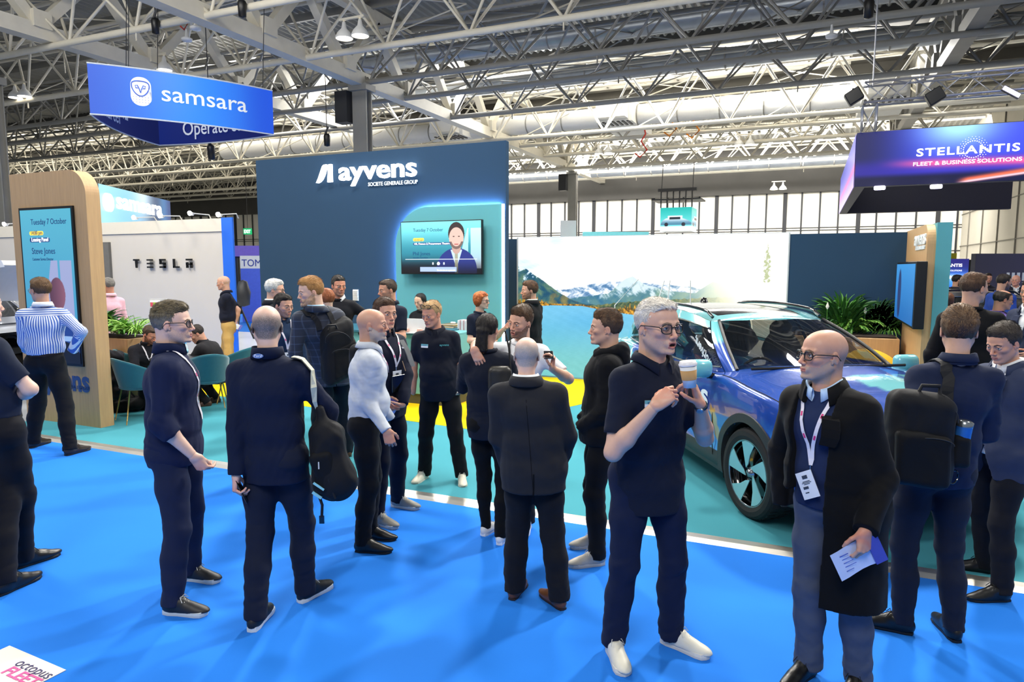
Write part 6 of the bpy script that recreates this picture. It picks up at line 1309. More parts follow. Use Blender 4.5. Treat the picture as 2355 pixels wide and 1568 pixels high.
        cw_ = T((.52, -.38, 1.0)); n_ = nrm(T((-.9, 0, .45))-T((0, 0, 0))-0*o) if False else nrm(f*-.9+EZ*.45); u_ = l; v_ = np.cross(n_, u_); MB().tube([cw_+u_*.185*math.cos(a)+v_*.185*math.sin(a) for a in np.linspace(0, 2*math.pi, 24, endpoint=False)], .014, 6, closed=True).tube([cw_-u_*.18, cw_, cw_+u_*.18], .016, 6).build('steering_wheel', RIMB, r, smooth=True)
    return r, T
# the blue stand car: position of its front right wheel face
FWC = at_d(1713, 1110, 5.28); hdg = math.radians(-9.5)
cf = -(FW*math.cos(hdg)+RT*math.sin(hdg)); cf = nrm(cf); cl_ = np.cross(EZ, cf); cloc = FWC*np.array((1, 1, 0))-cf*1.395+cl_*.925; cloc[2] = .012
def wrap(A, base):
    x, y, z = A.T; c = base; TE = hexc('#6fc3cc'); LB = hexc('#3f78c8')
    c = mixc(c, TE, ((x < -.95-.9*(z-.6)) & (np.abs(y) > .3))*1.0); c = mixc(c, TE, ((z > 1.30) & (x > .0))*1.0)
    low = (np.abs(y) > .5) & (z < .62) & (x < 1.05) & (x > -.8); c = mixc(c, LB, low*1.0); c = mixc(c, hexc('#2a57c4'), (low & (((x-.1)/.42)**2+((z-.50)/.15)**2 < 1))*1.0)
    c = mixc(c, hexc('#b08a58'), ((np.abs(y) > .5) & (np.abs(x-.86+.35*(z-.6)) < .05) & (z < .78) & (z > .50))*1.0)
    hood = (z > .8) & (x > 1.0) & (np.abs(y) < .8); c = mixc(c, TE, (hood & (((x-1.55)/.30)**2+((y-.12)/.20)**2 < 1) & (x > 1.36))*1.0); c = mixc(c, TE, (hood & (np.abs(y-.48-.35*(x-1.5)) < .09) & (x > 1.36) & (x < 1.85))*1.0)
    return c
CR, CT = car('blue and teal wrapped car parked on the stand in front of the mountain picture', cloc, cf, '#1d4bab', paintfn=wrap, mirror='#74c4cc', steer=4, roofc='#74c4cc')
tdir = CT((1, 0, 0))-CT((0, 0, 0)); 
def side_text(s, x, z, w_, size, m_, y=-.937, name='lettering'): return text(name, s, size, CT((x, y, z)), tdir, EZ, m_, CR, .001, .006, width=w_, nrm=-np.cross(EZ, tdir)*-1)
side_text('ayvens', -.38, .76, 1.10, .30, LETW); side_text('Better with every move.', -.25, .52, .80, .07, LETW)
tx = text('lettering', 'worivers,', .12, CT((.60, -.845, 1.13)), nrm(-tdir*.72+EZ*.42), nrm(-tdir*-.42+EZ*.72)*-1, LETW, CR, .0008, .004, width=.42, nrm=(0, 0, 0))
text('lettering', 'you', .16, CT((1.80, .30, 1.045)), CT((0, .8, 0))-CT((0, 0, 0)) if False else nrm(cl_), -cf, LETW, CR, .0005, .004, width=.30)
C1, T1 = car('silver grey car cropped by the left edge beside the wooden totem', at_d(-262, 784, 11.0)*np.array((1, 1, 0)), nrm(-RT*.97+FW*.15), '#b9bdc4', blade='#8a8d92', mirror='#c4c8cc')
MB().prism([T1((-1.9+x, y_, z_)) for x, y_, z_ in ((0, -.6, 1.50), (-.35, -.62, 1.95), (-.62, -.62, 2.10), (-.95, -.6, 2.08), (-.98, -.6, 2.02), (-.60, -.6, 1.98), (-.30, -.6, 1.80), (-.05, -.6, 1.44))], T1((0, 1.2, 0))-T1((0, 0, 0))).build('raised_tailgate', WHITEP, C1, bevel=.02)
car('dark car with black roof and white lower body beyond the oak end wall', at_d(2275, 784, 13.4)*np.array((1, 1, 0)), RT*1.0+FW*.1, '#c9ccd4', blade='#8a8d92', mirror='#202226', roofc='#15171c', paintfn=lambda A, b: mixc(b, hexc('#15171c'), (A[:, 2] > .98)*1.0))
# ================================================================ THE PEOPLE (placed by foot and head positions)
SNK = lambda up='#d9d8d2', so='#e4e2dc': ('sneaker', up, so, '#d8d5cb')
DRS = lambda c='#0c0b0c', so='#0b0a0a': ('dress', c, so, '#0a0a0a')
SK1, SK2, SK3, SK4 = '#e0b69e', '#d8ab92', '#cf9e84', '#e4bca8'
PK = lambda sg=1: ('loc', (-.15, .30*sg, -1), (.35, -.22*sg, -1), dict(hide=1))
HANG = lambda sg=1, **k: ('loc', (.0, .16*sg, -1), (.25, .0, -1), dict(curl=(.35, .45, .3), **k))
pp = {}
# front row
pp['cup'] = person('man in navy polo and dark glasses holding a coffee cup before the blue car', dict(feet=((1545, 1482, 50), (1410, 1502, 8)), head=(1512, 752), hdd=-.12, yaw=28, pyaw=15, hyaw=30, armk=1.18,
    L=('px', (1608, 978, -.02), (1607, 903, -.30), dict(curl=(.95, .8, .5), n=(-1, .4, .1), dir=(-.35, .05, .95), t=(0, -1, .3))), R=('px', (1418, 980, -.22), (1556, 880, -.39), dict(curl=(.9, .8, .4), n=(.6, .7, -.3), dir=(.75, .1, .6), t=(.3, -.3, .9)))),
    H=dict(skin=SK2, hair='short', haircol='#cfc9c0', haircol2='#f2ece2', sides='#c9c2ba', beard='#a8988c', beardk=.35, open=.010, brow='#6a5c50', thick=(.006, .002, .004), jaw=1.06, line=.018, ruddy=.15), headk=1.08, top='polo', topc='#141a2c', sleeve='short', tr='#141d38', shoe=SNK('#e0dccc', '#e6e0d2'), glasses='dark', nametag=(-.09, .19), watch=0, q=3, hem=.76, girth=1.06, gap=.7)
pp['coat'] = person('bald man in long black overcoat and glasses holding a leaflet at the right', dict(feet=((1972, 1585, -45), (1856, 1552, -55)), d=3.15, head=(1893, 818), yaw=-52, pyaw=-45, hyaw=-80, tilt=-4, armk=1.14,
    L=('px', (2040, 1140, -.16), (1965, 1300, -.40), dict(curl=(.7, .8, .5), n=(-.3, .9, .0), dir=(-.1, -.1, -1), t=(-1, 0, 0))), R=('loc', (-.30, -.42, -1), (.05, .12, -1), dict(hide=1))),
    H=dict(skin=SK3, beard='#a29488', beardk=.6, stubble='#9a8070', stubk=.35, baldtop=.04, brow='#6a5040', jaw=1.03, ruddy=.2, gaze=(0, 0)), headk=1.06, top='coat', topc='#08080a', innerc='#1f2c4e', icol='#b7d3f2', inner='shirt', vee=.08, openw=.10, tr='#4a5368', trr=(.096, .074, .066), shoe=DRS(), glasses='dark', lanyard='white', badgez=.36, badget=.5, q=3, girth=1.1, hem=.47)
pp['rucksack'] = person('man seen from behind in navy sweater with black backpack and white collar lanyard', dict(feet=((2072, 1452, -120), (2190, 1466, 170)), head=(2205, 762), yaw=170, pyaw=178, hyaw=150, ps=.03,
    L=('px', (2115, 960, -.15), (2150, 980, .12), dict(hide=1)), R=('px', (2268, 965, .0), (2240, 985, .2), dict(hide=1))),
    H=dict(skin=SK2, hair='short', haircol='#3f2c20', haircol2='#8a6a48', thick=(.022, .007, .010), nape=-.062), top='sweater', topc='#1a2440', tr='#1b2030', under='#1a2440', trr=(.090, .066, .056), shoe=DRS(), q=2, hem=.87)
pp['suit_right'] = person('dark-haired man in blue suit jacket looking down at the right edge', dict(feet=((2300, 1380, -90), (2262, 1318, -115)), head=(2308, 790), hdd=-.0, yaw=-75, pyaw=-85, hyaw=-72, tilt=18, armk=1.0,
    L=('px', (2400, 960, -.05), (2300, 925, -.05), dict(curl=(.6, .6, .4))), R=('px', (2330, 960, .2), (2282, 890, .1), dict(curl=(.7, .7, .4), n=(-.5, 0, .8)))),
    H=dict(skin=SK3, hair='side', haircol='#2c2622', haircol2='#4e443c', thick=(.024, .008, .010), brow='#2a2018', jaw=1.05, nose=1.15, ruddy=.25), top='suit', topc='#323a52', innerc='#dcdfe4', tr='#15161d', shoe=DRS(), q=2, hem=.78, lanyard='black', badge=False)
pp['grey_suit'] = person('bald man in charcoal suit seen from behind with hands in pockets at centre', dict(feet=((1183, 1372, 160), (1285, 1395, -150)), head=(1211, 818), yaw=178, pyaw=178, hyaw=178,
    L=('px', (1145, 1020, .02), (1170, 1080, .12), dict(hide=1)), R=('px', (1308, 1010, .02), (1285, 1080, .12), dict(hide=1))),
    H=dict(skin=SK4, stubble='#9a9a98', stubk=.7, baldtop=.07, ruddy=.25), top='suit', topc='#26272c', innerc='#e8ecf0', open=False, tr='#17181d', trr=(.096, .078, .072), shoe=DRS('#6a4226', '#2a1c14'), q=2, hem=.79, sh=1.1, girth=1.06)
pp['profile'] = person('man in navy jumper and glasses seen in profile with one hand in pocket', dict(feet=((440, 1332, 78), (400, 1410, 84)), head=(397, 745), yaw=112, pyaw=95, hyaw=100, tilt=-2,
    L=('px', (372, 915, .15), (440, 1040, .18), dict(hide=1)), R=('px', (370, 960, -.22), (446, 1050, -.17), dict(curl=(.9, .7, .3), n=(.1, .9, 0), dir=(.5, .35, -1), thumb=(.9, .2, .2)))),
    H=dict(skin=SK4, hair='short', haircol='#3a332a', haircol2='#8a7a58', sides='#7a7670', beard='#8a8078', beardk=.22, brow='#5a4a38', thick=(.018, .003, .005), nape=-.045, open=.004), top='sweater', topc='#172040', sleeve='rolled', under=None, ck='stand', tr='#1c2440', trr=(.094, .072, .064), shoe=SNK('#18191d', '#d8dcd6'), glasses='dark', lanyard='white', badge=False, badgex=-.02, badgez=.42, q=3, hem=.85, girth=1.06)
pp['back_left'] = person('man with shaved head seen from behind in navy fleece, holding a phone', dict(feet=((588, 1442, 178), (705, 1378, 150)), head=(614, 752), yaw=172, pyaw=172, hyaw=-162, armk=1.04,
    L=('px', (548, 930, -.05), (543, 1098, -.12), dict(curl=(.9, .7, .4), n=(.8, .2, 0), t=(.2, .6, .2), dir=(-.1, .0, -1))), R=('px', (745, 930, .05), (745, 1060, .10), dict(hide=1))),
    H=dict(skin=SK4, stubble='#5a5550', stubk=.72, baldtop=.055, beard='#6a5040', beardk=.7), top='fleece', topc='#131b33', tr='#171d30', trr=(.094, .070, .062), shoe=SNK('#17181b', '#dfe3e0'), glasses='dark', q=3, hem=.81, sh=1.04)
pp['edge'] = person('man in navy polo and black jeans cropped by the left edge of the picture', dict(feet=((15, 1362, 165), (55, 1302, 150)), head=(-45, 700), yaw=150, pyaw=150, 
    L=('loc', (.1, .3, -1), (1, -.3, .1), dict(hide=1)), R=('px', (88, 915, -.02), (20, 925, .22), dict(curl=(.5, .5, .3)))),
    H=dict(skin=SK4, hair='short', haircol='#3a2c22'), top='polo', topc='#1c2438', sleeve='short', tr='#14151c', shoe=DRS('#111114', '#0c0c0d'), belt='#241a16', q=2, hem=1.03)
pp['stripes'] = person('man in blue and white striped shirt and dark trousers beside the totem', dict(feet=((78, 1028, 172), (163, 1045, 160)), head=(92, 668), yaw=-150, pyaw=178, hyaw=-115, armk=1.02,
    L=('px', (56, 790, -.05), (68, 812, .3), dict(hide=1)), R=('px', (190, 765, -.02), (160, 822, .08), dict(hide=1))),
    H=dict(skin=SK3, hair='side', haircol='#5a4028', haircol2='#8a6a48', thick=(.014, .008, .012), nape=-.075, line=.015, beard='#b8a898', beardk=.5, ruddy=.25), top='shirt', topc='#e4e6ea', stripes=True, colc='#e4e6ea', topm='stripes', tr='#111218', trr=(.098, .076, .066), belt='#2a1e18', shoe=DRS('#2a1d16', '#15100d'), glasses='metal', q=2, hem=1.035, girth=1.05, lanyard='white', badge=False, badgez=.3)
# middle row
pp['white_shirt'] = person('bald bearded man in white shirt and black trousers seen in profile', dict(feet=((850, 1238, 80), (835, 1268, 84)), head=(856, 748), yaw=108, pyaw=100, hyaw=92, tilt=-2, armk=1.0,
    L=('loc', (.2, .1, -1), (.6, 0, -1), dict(hide=1)), R=('px', (846, 895, -.15), (886, 985, -.22), dict(curl=(.8, .8, .4), n=(-.2, .9, 0), dir=(.25, 0, -1)))),
    H=dict(skin=SK3, beard='#b5aea8', beardk=.75, stubble='#b09080', stubk=.2, baldtop=.03, ruddy=.25, brow='#7a6050', jaw=1.04), top='shirt', topc='#c6ccd6', amp=1.15, tr='#0e0f14', trr=(.092, .070, .062), shoe=DRS(), q=3, hem=.955, belly=True, lanyard='white', badge=False, badgez=.2)
pp['trust'] = person('man in navy zip fleece with white lanyard half hidden behind the white shirt', dict(feet=((915, 1165, 70), (868, 1205, 60)), head=(886, 722), yaw=55, pyaw=60, hyaw=40, 
    L=('px', (935, 870, .0), (926, 935, -.15), dict(curl=(.8, .8, .4), n=(-.4, 0, .8), dir=(-.9, -.2, -.2))), R=('px', (862, 880, .1), (890, 925, -.15), dict(curl=(.6, .6, .3)))),
    H=dict(skin=SK3, hair='short', haircol='#3a2a20', haircol2='#6a4a34', thick=(.014, .006, .008), ruddy=.2), top='fleece', topc='#10162a', tr='#121626', shoe=SNK('#8f8c84', '#c8c6be'), lanyard='white', badgez=.28, badgex=-.02, q=2, hem=.84, logo=('Trust', .09, .12, .06, '#ccd4e0'))
pp['ginger_polo'] = person('ginger man in navy polo with sunglasses on his head and hands in pockets', dict(feet=((1062, 1108, 8), (975, 1102, -22)), head=(993, 723), yaw=2, pyaw=2, hyaw=-32, tilt=12,
    L=('px', (1060, 862, .03), (1050, 922, -.05), dict(hide=1)), R=('px', (945, 870, .05), (950, 935, -.05), dict(hide=1))),
    H=dict(skin='#d49c80', hair='short', haircol='#b08a58', haircol2='#d8b888', sides='#b8986a', thick=(.014, .006, .008), ruddy=.45, brow='#b08a60', jaw=1.08), top='polo', topc='#0e1322', sleeve='short', tr='#0d0e12', trr=(.095, .072, .066), shoe=SNK('#d8d3c0', '#e0dac8'), glasses='dark', glz=.100, glf=-.018, watch=0, nametag=(-.085, .14), logo=('ayvens', .09, .14, .085, '#4aa0a8'), q=2, hem=.83, belly=True, girth=1.1)
pp['ponytail'] = person('woman with long dark ponytail and dark jacket seen from behind, being hugged', dict(feet=((1118, 1228, 150), (1152, 1248, 165)), head=(1122, 758), yaw=178, pyaw=178, hyaw=160, 
    L=('loc', (.6, .2, -.7), (.9, .1, .5), dict(hide=1)), R=('loc', (.6, -.2, -.7), (.9, -.1, .5), dict(hide=1))),
    H=dict(skin=SK3, hair='pony', haircol='#16110f', haircol2='#2e2622', thick=(.012, .010, .014)), female=True, top='sweater', topc='#171c2a', tr='#0a0b0e', trr=(.080, .056, .046), shoe=SNK('#e6e6e4', '#efefec'), q=2, hem=.83)
pp['hugger'] = person('smiling man in white t-shirt hugging the ponytailed woman with a phone in hand', dict(feet=((1212, 1214, -10), (1160, 1200, -20)), head=(1197, 742), yaw=-18, pyaw=-10, hyaw=-38, tilt=6, roll=8, armk=1.06,
    L=('px', (1285, 850, -.08), (1262, 842, -.36), dict(curl=(1.0, .8, .5), n=(-.9, .1, .3), dir=(.1, -.1, 1), t=(-.3, -1, 0))), R=('px', (1070, 786, -.22), (1086, 808, -.50), dict(curl=(.25, .3, .2), n=(.1, .8, -.4), dir=(.45, -.05, -.9), t=(1, 0, 0)))),
    H=dict(skin=SK2, hair='side', haircol='#3c2c20', haircol2='#6e5238', sides='#5a4636', thick=(.028, .004, .008), beard='#4a352a', beardk=.6, open=.006, teeth=True, brow='#3a2a20'), top='tee', topc='#e9edf2', sleeve='short', tr='#10131c', shoe=SNK('#e6e6e4', '#efefec'), lanyard='black', badge=False, q=2)
pp['hoodie'] = person('young man in black hoodie seen in profile facing left behind the cup holder', dict(feet=((1372, 1298, -78), (1372, 1256, -80)), head=(1392, 756), hdd=0, yaw=-98, pyaw=-92, hyaw=-92, tilt=-2,
    L=('loc', (.0, .15, -1), (.9, -.5, -.7), dict(hide=1)), R=('loc', (.0, -.15, -1), (.9, .5, -.7), dict(hide=1))),
    H=dict(skin=SK2, hair='quiff', haircol='#2f211a', haircol2='#75563a', sides='#4a3a2e', thick=(.026, .005, .008), brow='#3a2a20'), top='hoodie', topc='#0c0d11', tr='#0c0d11', trr=(.090, .070, .060), shoe=SNK('#a8a49a', '#c2beb4'), q=2)
# around the counter and the navy wall
pp['tan_trousers'] = person('bald man in navy polo and tan trousers, hands behind his back by cream wall', dict(feet=((540, 880, -60), (522, 868, -70)), head=(514, 651), yaw=-70, pyaw=-70, hyaw=-85, tilt=5,
    L=('px', (523, 718, -.1), (542, 745, .1), dict(hide=0)), R=('px', (552, 718, .1), (540, 748, .1), dict(hide=0))),
    H=dict(skin=SK3, stubble='#b8a090', stubk=.3, baldtop=.04, ruddy=.2), top='polo', topc='#15192a', sleeve='short', tr='#b8965a', trr=(.09, .075, .07), belt='#3a2418', shoe=DRS('#5a3a22', '#2a1a10'), glasses='metal', q=1, hem=1.02)
pp['white_hair'] = person('white-haired man in dark suit and glasses in front of the navy wall', dict(d=8.5, head=(633, 667), yaw=120, hyaw=95, tilt=5, L=PK(1), R=PK(-1)),
    H=dict(skin=SK2, hair='short', haircol='#b8b6b0', haircol2='#eceae4', thick=(.016, .010, .012), ruddy=.3), top='suit', topc='#14171f', open=False, innerc='#f0f2f6', tr='#14171f', glasses='dark', q=1)
pp['lanyard_man'] = person('dark-haired man in blue zip top with white lanyard looking right', dict(d=6.9, head=(652, 704), yaw=40, hyaw=58, tilt=6, L=HANG(1), R=HANG(-1)),
    H=dict(skin=SK3, hair='short', haircol='#191412', haircol2='#2e2622', thick=(.012, .006, .008), beard='#2e2420', beardk=.35, brow='#1a1210', nose=1.2), top='fleece', topc='#1a2f4c', tr='#14171f', lanyard='white', badgez=.30, q=2)
pp['plaid'] = person('tall ginger bearded man in dark checked suit jacket looking left', dict(feet=((760, 1080, -150), (800, 1050, -150)), d=6.4, head=(714, 672), yaw=-140, pyaw=-150, hyaw=-58, tilt=8, L=('loc', (.1, .15, -1), (.5, -.3, -.6), dict(hide=1)), R=('loc', (.0, -.15, -1), (.5, .0, -.9), dict())),
    H=dict(skin=SK1, hair='short', haircol='#9a6a38', haircol2='#c89a60', thick=(.022, .006, .010), beard='#b08a68', beardk=.75, beardlen=.008, brow='#8a5a30', jaw=1.02), top='suit', topm='plaid', innerc='#a9cdee', tr='#1a1d28', lanyard='white', badge=False, badgez=.25, shoe=DRS('#5a3a22', '#2a1a10'), q=2, sh=1.05)
pp['ginger_back'] = person('red-haired man in grey-blue suit and glasses partly hidden behind the checked jacket', dict(d=7.6, head=(749, 690), yaw=-160, hyaw=-130, L=PK(1), R=PK(-1)),
    H=dict(skin=SK1, hair='short', haircol='#8a4a28', haircol2='#b06a40', thick=(.012, .006, .008), ruddy=.3), top='suit', topc='#2c3444', innerc='#e8ecf0', open=False, tr='#1a1d28', glasses='dark', q=1)
pp['hands_hips'] = person('dark-haired man in black jumper over a white collar leaning back by the navy wall', dict(d=8.9, head=(779, 658), yaw=5, hyaw=35, tilt=4, L=('loc', (-.1, 1, -.7), (-.2, -.6, -.8), dict(hide=1)), R=('loc', (-.2, -1, -.45), (.5, .5, -.5), dict(hide=1))),
    H=dict(skin='#c98e72', hair='short', haircol='#26221f', haircol2='#4e463e', thick=(.016, .006, .008), ruddy=.4, beard='#5a4a40', beardk=.25, jaw=1.08), top='sweater', topc='#0f1118', tr='#0f1118', under='#f0f0f2', q=1)
pp['arms_crossed'] = person('man in navy polo with folded arms looking left beside the teal panel', dict(d=8.2, head=(891, 668), yaw=-35, hyaw=-55, tilt=4, L=('loc', (.25, .3, -1), (.9, -1.0, .1), dict(curl=(.5, .5, .3))), R=('loc', (.25, -.3, -1), (.8, 1.0, .15), dict(curl=(.5, .5, .3)))),
    H=dict(skin='#cb9478', hair='short', haircol='#2e241e', haircol2='#5a4636', thick=(.010, .005, .006), brow='#2a2018', beard='#4a3a30', beardk=.2, nose=1.1), top='polo', topc='#11182a', sleeve='short', tr='#10131c', logo=('ayvens', .08, .14, .08, '#3a9aa0'), q=1)
pp['desk_woman'] = person('woman with long black hair behind the counter', dict(d=10.15, head=(966, 693), s=.95, yaw=-20, hyaw=-30, tilt=14, L=HANG(1), R=HANG(-1), z=0),
    H=dict(skin='#d8ae92', hair='long', haircol='#0e0c0c', haircol2='#1c1818', thick=(.010, .010, .012)), female=True, top='sweater', topc='#101218', tr='#101218', q=0)
pp['red_hair'] = person('woman with curly red hair and glasses in navy top beside the lit wall edge', dict(d=8.9, head=(1108, 692), yaw=45, hyaw=68, L=('loc', (.3, .3, -1), (.9, .0, .7), dict(curl=(.3, .3, .2))), R=('loc', (.1, -.2, -1), (.8, .3, .0), dict())),
    H=dict(skin='#dcae94', hair='bob', haircol='#a04a1c', haircol2='#d07a3a', thick=(.018, .016, .018), rough=.004), female=True, top='tee', topc='#141a2c', sleeve='short', tr='#141a2c', glasses='dark', q=1)
pp['light_box_man'] = person('brown-haired man in black jacket standing before the mountain picture', dict(d=9.3, head=(1217, 669), yaw=-120, hyaw=-78, L=('loc', (.1, .2, -1), (.7, -.2, -.6), dict(hide=1)), R=('loc', (.1, -.2, -1), (.7, .0, -.5), dict())),
    H=dict(skin='#cf9c82', hair='short', haircol='#3a261a', haircol2='#6a4a30', thick=(.024, .008, .012), beard='#5a3c28', beardk=.6), top='suit', topc='#0f1014', open=False, innerc='#d8dcd0', tr='#14161d', q=1)
pp['pink_shirt'] = person('grey-haired man in pink shirt half hidden behind the wooden totem', dict(d=10.8, head=(246, 657), yaw=-120, hyaw=-90, L=HANG(1), R=HANG(-1)),
    H=dict(skin='#c98e74', hair='short', haircol='#7a7672', haircol2='#a09c96', thick=(.006, .003, .004), line=.02, ruddy=.3), top='shirt', topc='#e9b8c8', tr='#20242e', lanyard='black', badge=False, q=1)
pp['seated_left'] = person('man in dark jumper with beard sitting bent over at the bottle table', dict(d=9.5, head=(345, 770), s=.98, yaw=50, hyaw=70, tilt=26, z=0, sit=dict(lean=(-.22,)), foot_u=352, toe=(60, 60), L=('loc', (.5, .15, -.8), (1, -.2, .0), dict(curl=(.5, .5, .3))), R=('loc', (.5, -.15, -.8), (1, .2, .0), dict(curl=(.5, .5, .3)))),
    H=dict(skin='#c98e74', hair='short', haircol='#2e241e', haircol2='#5a4636', thick=(.010, .005, .006), beard='#5a4030', beardk=.7), top='fleece', topc='#1d1e26', tr='#15161c', lanyard='white', badge=False, badgez=.3, shoe=DRS('#4a3024', '#20140e'), q=1)
pp['seated_right'] = person('man in black padded jacket sitting with his back turned at the bottle table', dict(d=9.8, head=(452, 768), s=1.0, yaw=-95, hyaw=-60, tilt=30, z=0, sit=dict(lean=(-.25,)), foot_u=480, toe=(-60, -60), L=('loc', (.6, .15, -.8), (1, -.4, -.2), dict(curl=(.5, .5, .3))), R=('loc', (.6, -.15, -.8), (1, .2, -.1), dict(curl=(.5, .5, .3)))),
    H=dict(skin='#c8947a', hair='short', haircol='#2a211c', haircol2='#3a3028', thick=(.010, .005, .006)), top='puffer', topc='#17161a', tr='#15161c', open=False, inner='none', shoe=DRS('#4a3024', '#20140e'), q=1)
# visitors beyond the oak end wall
pp['black_jumper'] = person('short-haired man in black jumper with white lanyard near the dark car, back turned', dict(d=5.9, head=(2240, 664), yaw=150, hyaw=108, L=('loc', (.1, .25, -1), (.4, -.1, -1), dict(hide=1)), R=('loc', (.2, -.25, -1), (.5, .0, -.8), dict(curl=(.5, .5, .3)))),
    H=dict(skin='#c99a80', hair='short', haircol='#3a281c', haircol2='#6a4a30', thick=(.008, .004, .006)), top='sweater', topc='#0b0b0e', tr='#0e0f14', lanyard='white', badge=False, q=2, hem=.82)
pp['purple_top'] = person('man in purple top and glasses with thinning hair near the right edge', dict(d=8.3, head=(2307, 690), yaw=70, hyaw=78, tilt=8, L=('loc', (.3, .2, -1), (1, .0, .2), dict(curl=(.5, .5, .3))), R=('loc', (.3, -.2, -1), (1, .2, .1), dict(curl=(.5, .5, .3)))),
    H=dict(skin='#c08a6c', hair='short', haircol='#2a211c', haircol2='#3a3028', thick=(.006, .005, .006), bald=True, line=.01), top='sweater', topc='#66529a', tr='#1a1c24', glasses='dark', lanyard='black', badge=False, q=1)
pp['blue_jumper'] = person('dark-haired man in bright blue jumper behind the purple top', dict(d=11.5, head=(2309, 649), yaw=110, hyaw=95, tilt=6, L=HANG(1), R=HANG(-1)),
    H=dict(skin='#c49478', hair='short', haircol='#1f1814', haircol2='#3a3028', thick=(.012, .006, .008), beard='#2a201a', beardk=.6), top='sweater', topc='#2c4a9c', tr='#1a1c24', q=0)
pp['grey_jacket'] = person('older man in grey jacket and jeans just behind the oak end wall', dict(d=9.6, head=(2156, 680), yaw=60, hyaw=80, L=HANG(1), R=HANG(-1)),
    H=dict(skin='#b87a62', hair='short', haircol='#7a6a60', haircol2='#9a8a80', thick=(.004, .004, .005), bald=True, ruddy=.5), top='suit', topc='#4c4e52', open=False, innerc='#d8dade', tr='#27334e', q=0)
pp['long_brown'] = person('woman with long brown hair between the grey jacket and black jumper', dict(d=10.4, head=(2180, 690), s=.93, yaw=160, hyaw=150, L=HANG(1), R=HANG(-1)),
    H=dict(skin='#c99a80', hair='long', haircol='#5a3524', haircol2='#8a5a3c', thick=(.010, .012, .014)), female=True, top='sweater', topc='#2a2c34', tr='#20242e', q=0)
pp['dark_beard'] = person('dark-haired bearded man in front of the small purple screen', dict(d=15.6, head=(2202, 645), yaw=70, hyaw=80, L=HANG(1), R=HANG(-1)), H=dict(skin='#c49478', hair='short', haircol='#15110f', thick=(.012, .006, .008), beard='#1a1512', beardk=.8), top='sweater', topc='#1a1c2c', tr='#15161c', q=0)
pp['behind_car'] = person('bearded man standing behind the dark car roof', dict(d=16.5, head=(2272, 641), yaw=20, hyaw=-20, L=HANG(1), R=HANG(-1)), H=dict(skin='#c08a70', hair='short', haircol='#2a1c16', thick=(.012, .006, .008), beard='#3a2820', beardk=.7), top='sweater', topc='#1c1c26', tr='#15161c', q=0)
pp['bald_far'] = person('bald man in dark jacket far away at the right edge', dict(d=15.5, head=(2336, 645), yaw=-30, hyaw=-50, L=HANG(1), R=HANG(-1)), H=dict(skin='#d09a84', stubble='#b09080', stubk=.2, ruddy=.4), top='suit', topc='#191c2c', innerc='#d8dade', tr='#15161c', q=0)
pp['navy_edge'] = person('man in navy suit cropped by the right edge beside the purple top', dict(d=7.2, head=(2372, 672), yaw=-70, hyaw=-70, L=('loc', (.1, .2, -1), (.9, -.1, -.2), dict(curl=(.5, .5, .3))), R=('loc', (.1, -.2, -1), (.9, .2, -.2), dict(curl=(.5, .5, .3)))), H=dict(skin='#c08a70', hair='short', haircol='#2a1c16', thick=(.012, .006, .008)), top='suit', topc='#2a3046', innerc='#d8dade', tr='#1a1c24', q=1)
# ================================================================ THINGS HELD, WORN ON THE BACK AND STANDING AROUND
def bodybox(P0, ax, ay, az, r=.3): return None
def sdbag(nm, c, R, half, m_, root, rnd=.06, extra=None, h=.009, wr=.004):
    d = SD(); c = np.asarray(c, float); R = np.asarray(R); half = np.asarray(half, float)
    def f(x, y, z):
        q = [np.abs((x-c[0])*R[i][0]+(y-c[1])*R[i][1]+(z-c[2])*R[i][2])-half[i]+rnd for i in range(3)]
        return np.sqrt(np.maximum(q[0], 0)**2+np.maximum(q[1], 0)**2+np.maximum(q[2], 0)**2)+np.minimum(np.maximum(np.maximum(q[0], q[1]), q[2]), 0)-rnd
    m = half.max()*1.3; d.fn(f, c-m, c+m, .01)
    if extra: extra(d)
    P, F = d.mesh(h); N = vnorm(P, F); P = P+N*(wr*wav(P, (22, 22, 26), 4)[:, None]); return mesh_obj(nm, P, F, m_, root, smooth=True)
BAGM = cloth('#15161a', .7, .4, bs=400); BAGD = cloth('#0d0e11', .7, .4, bs=400); WEB = cloth('#1b1c20', .6, bs=900)
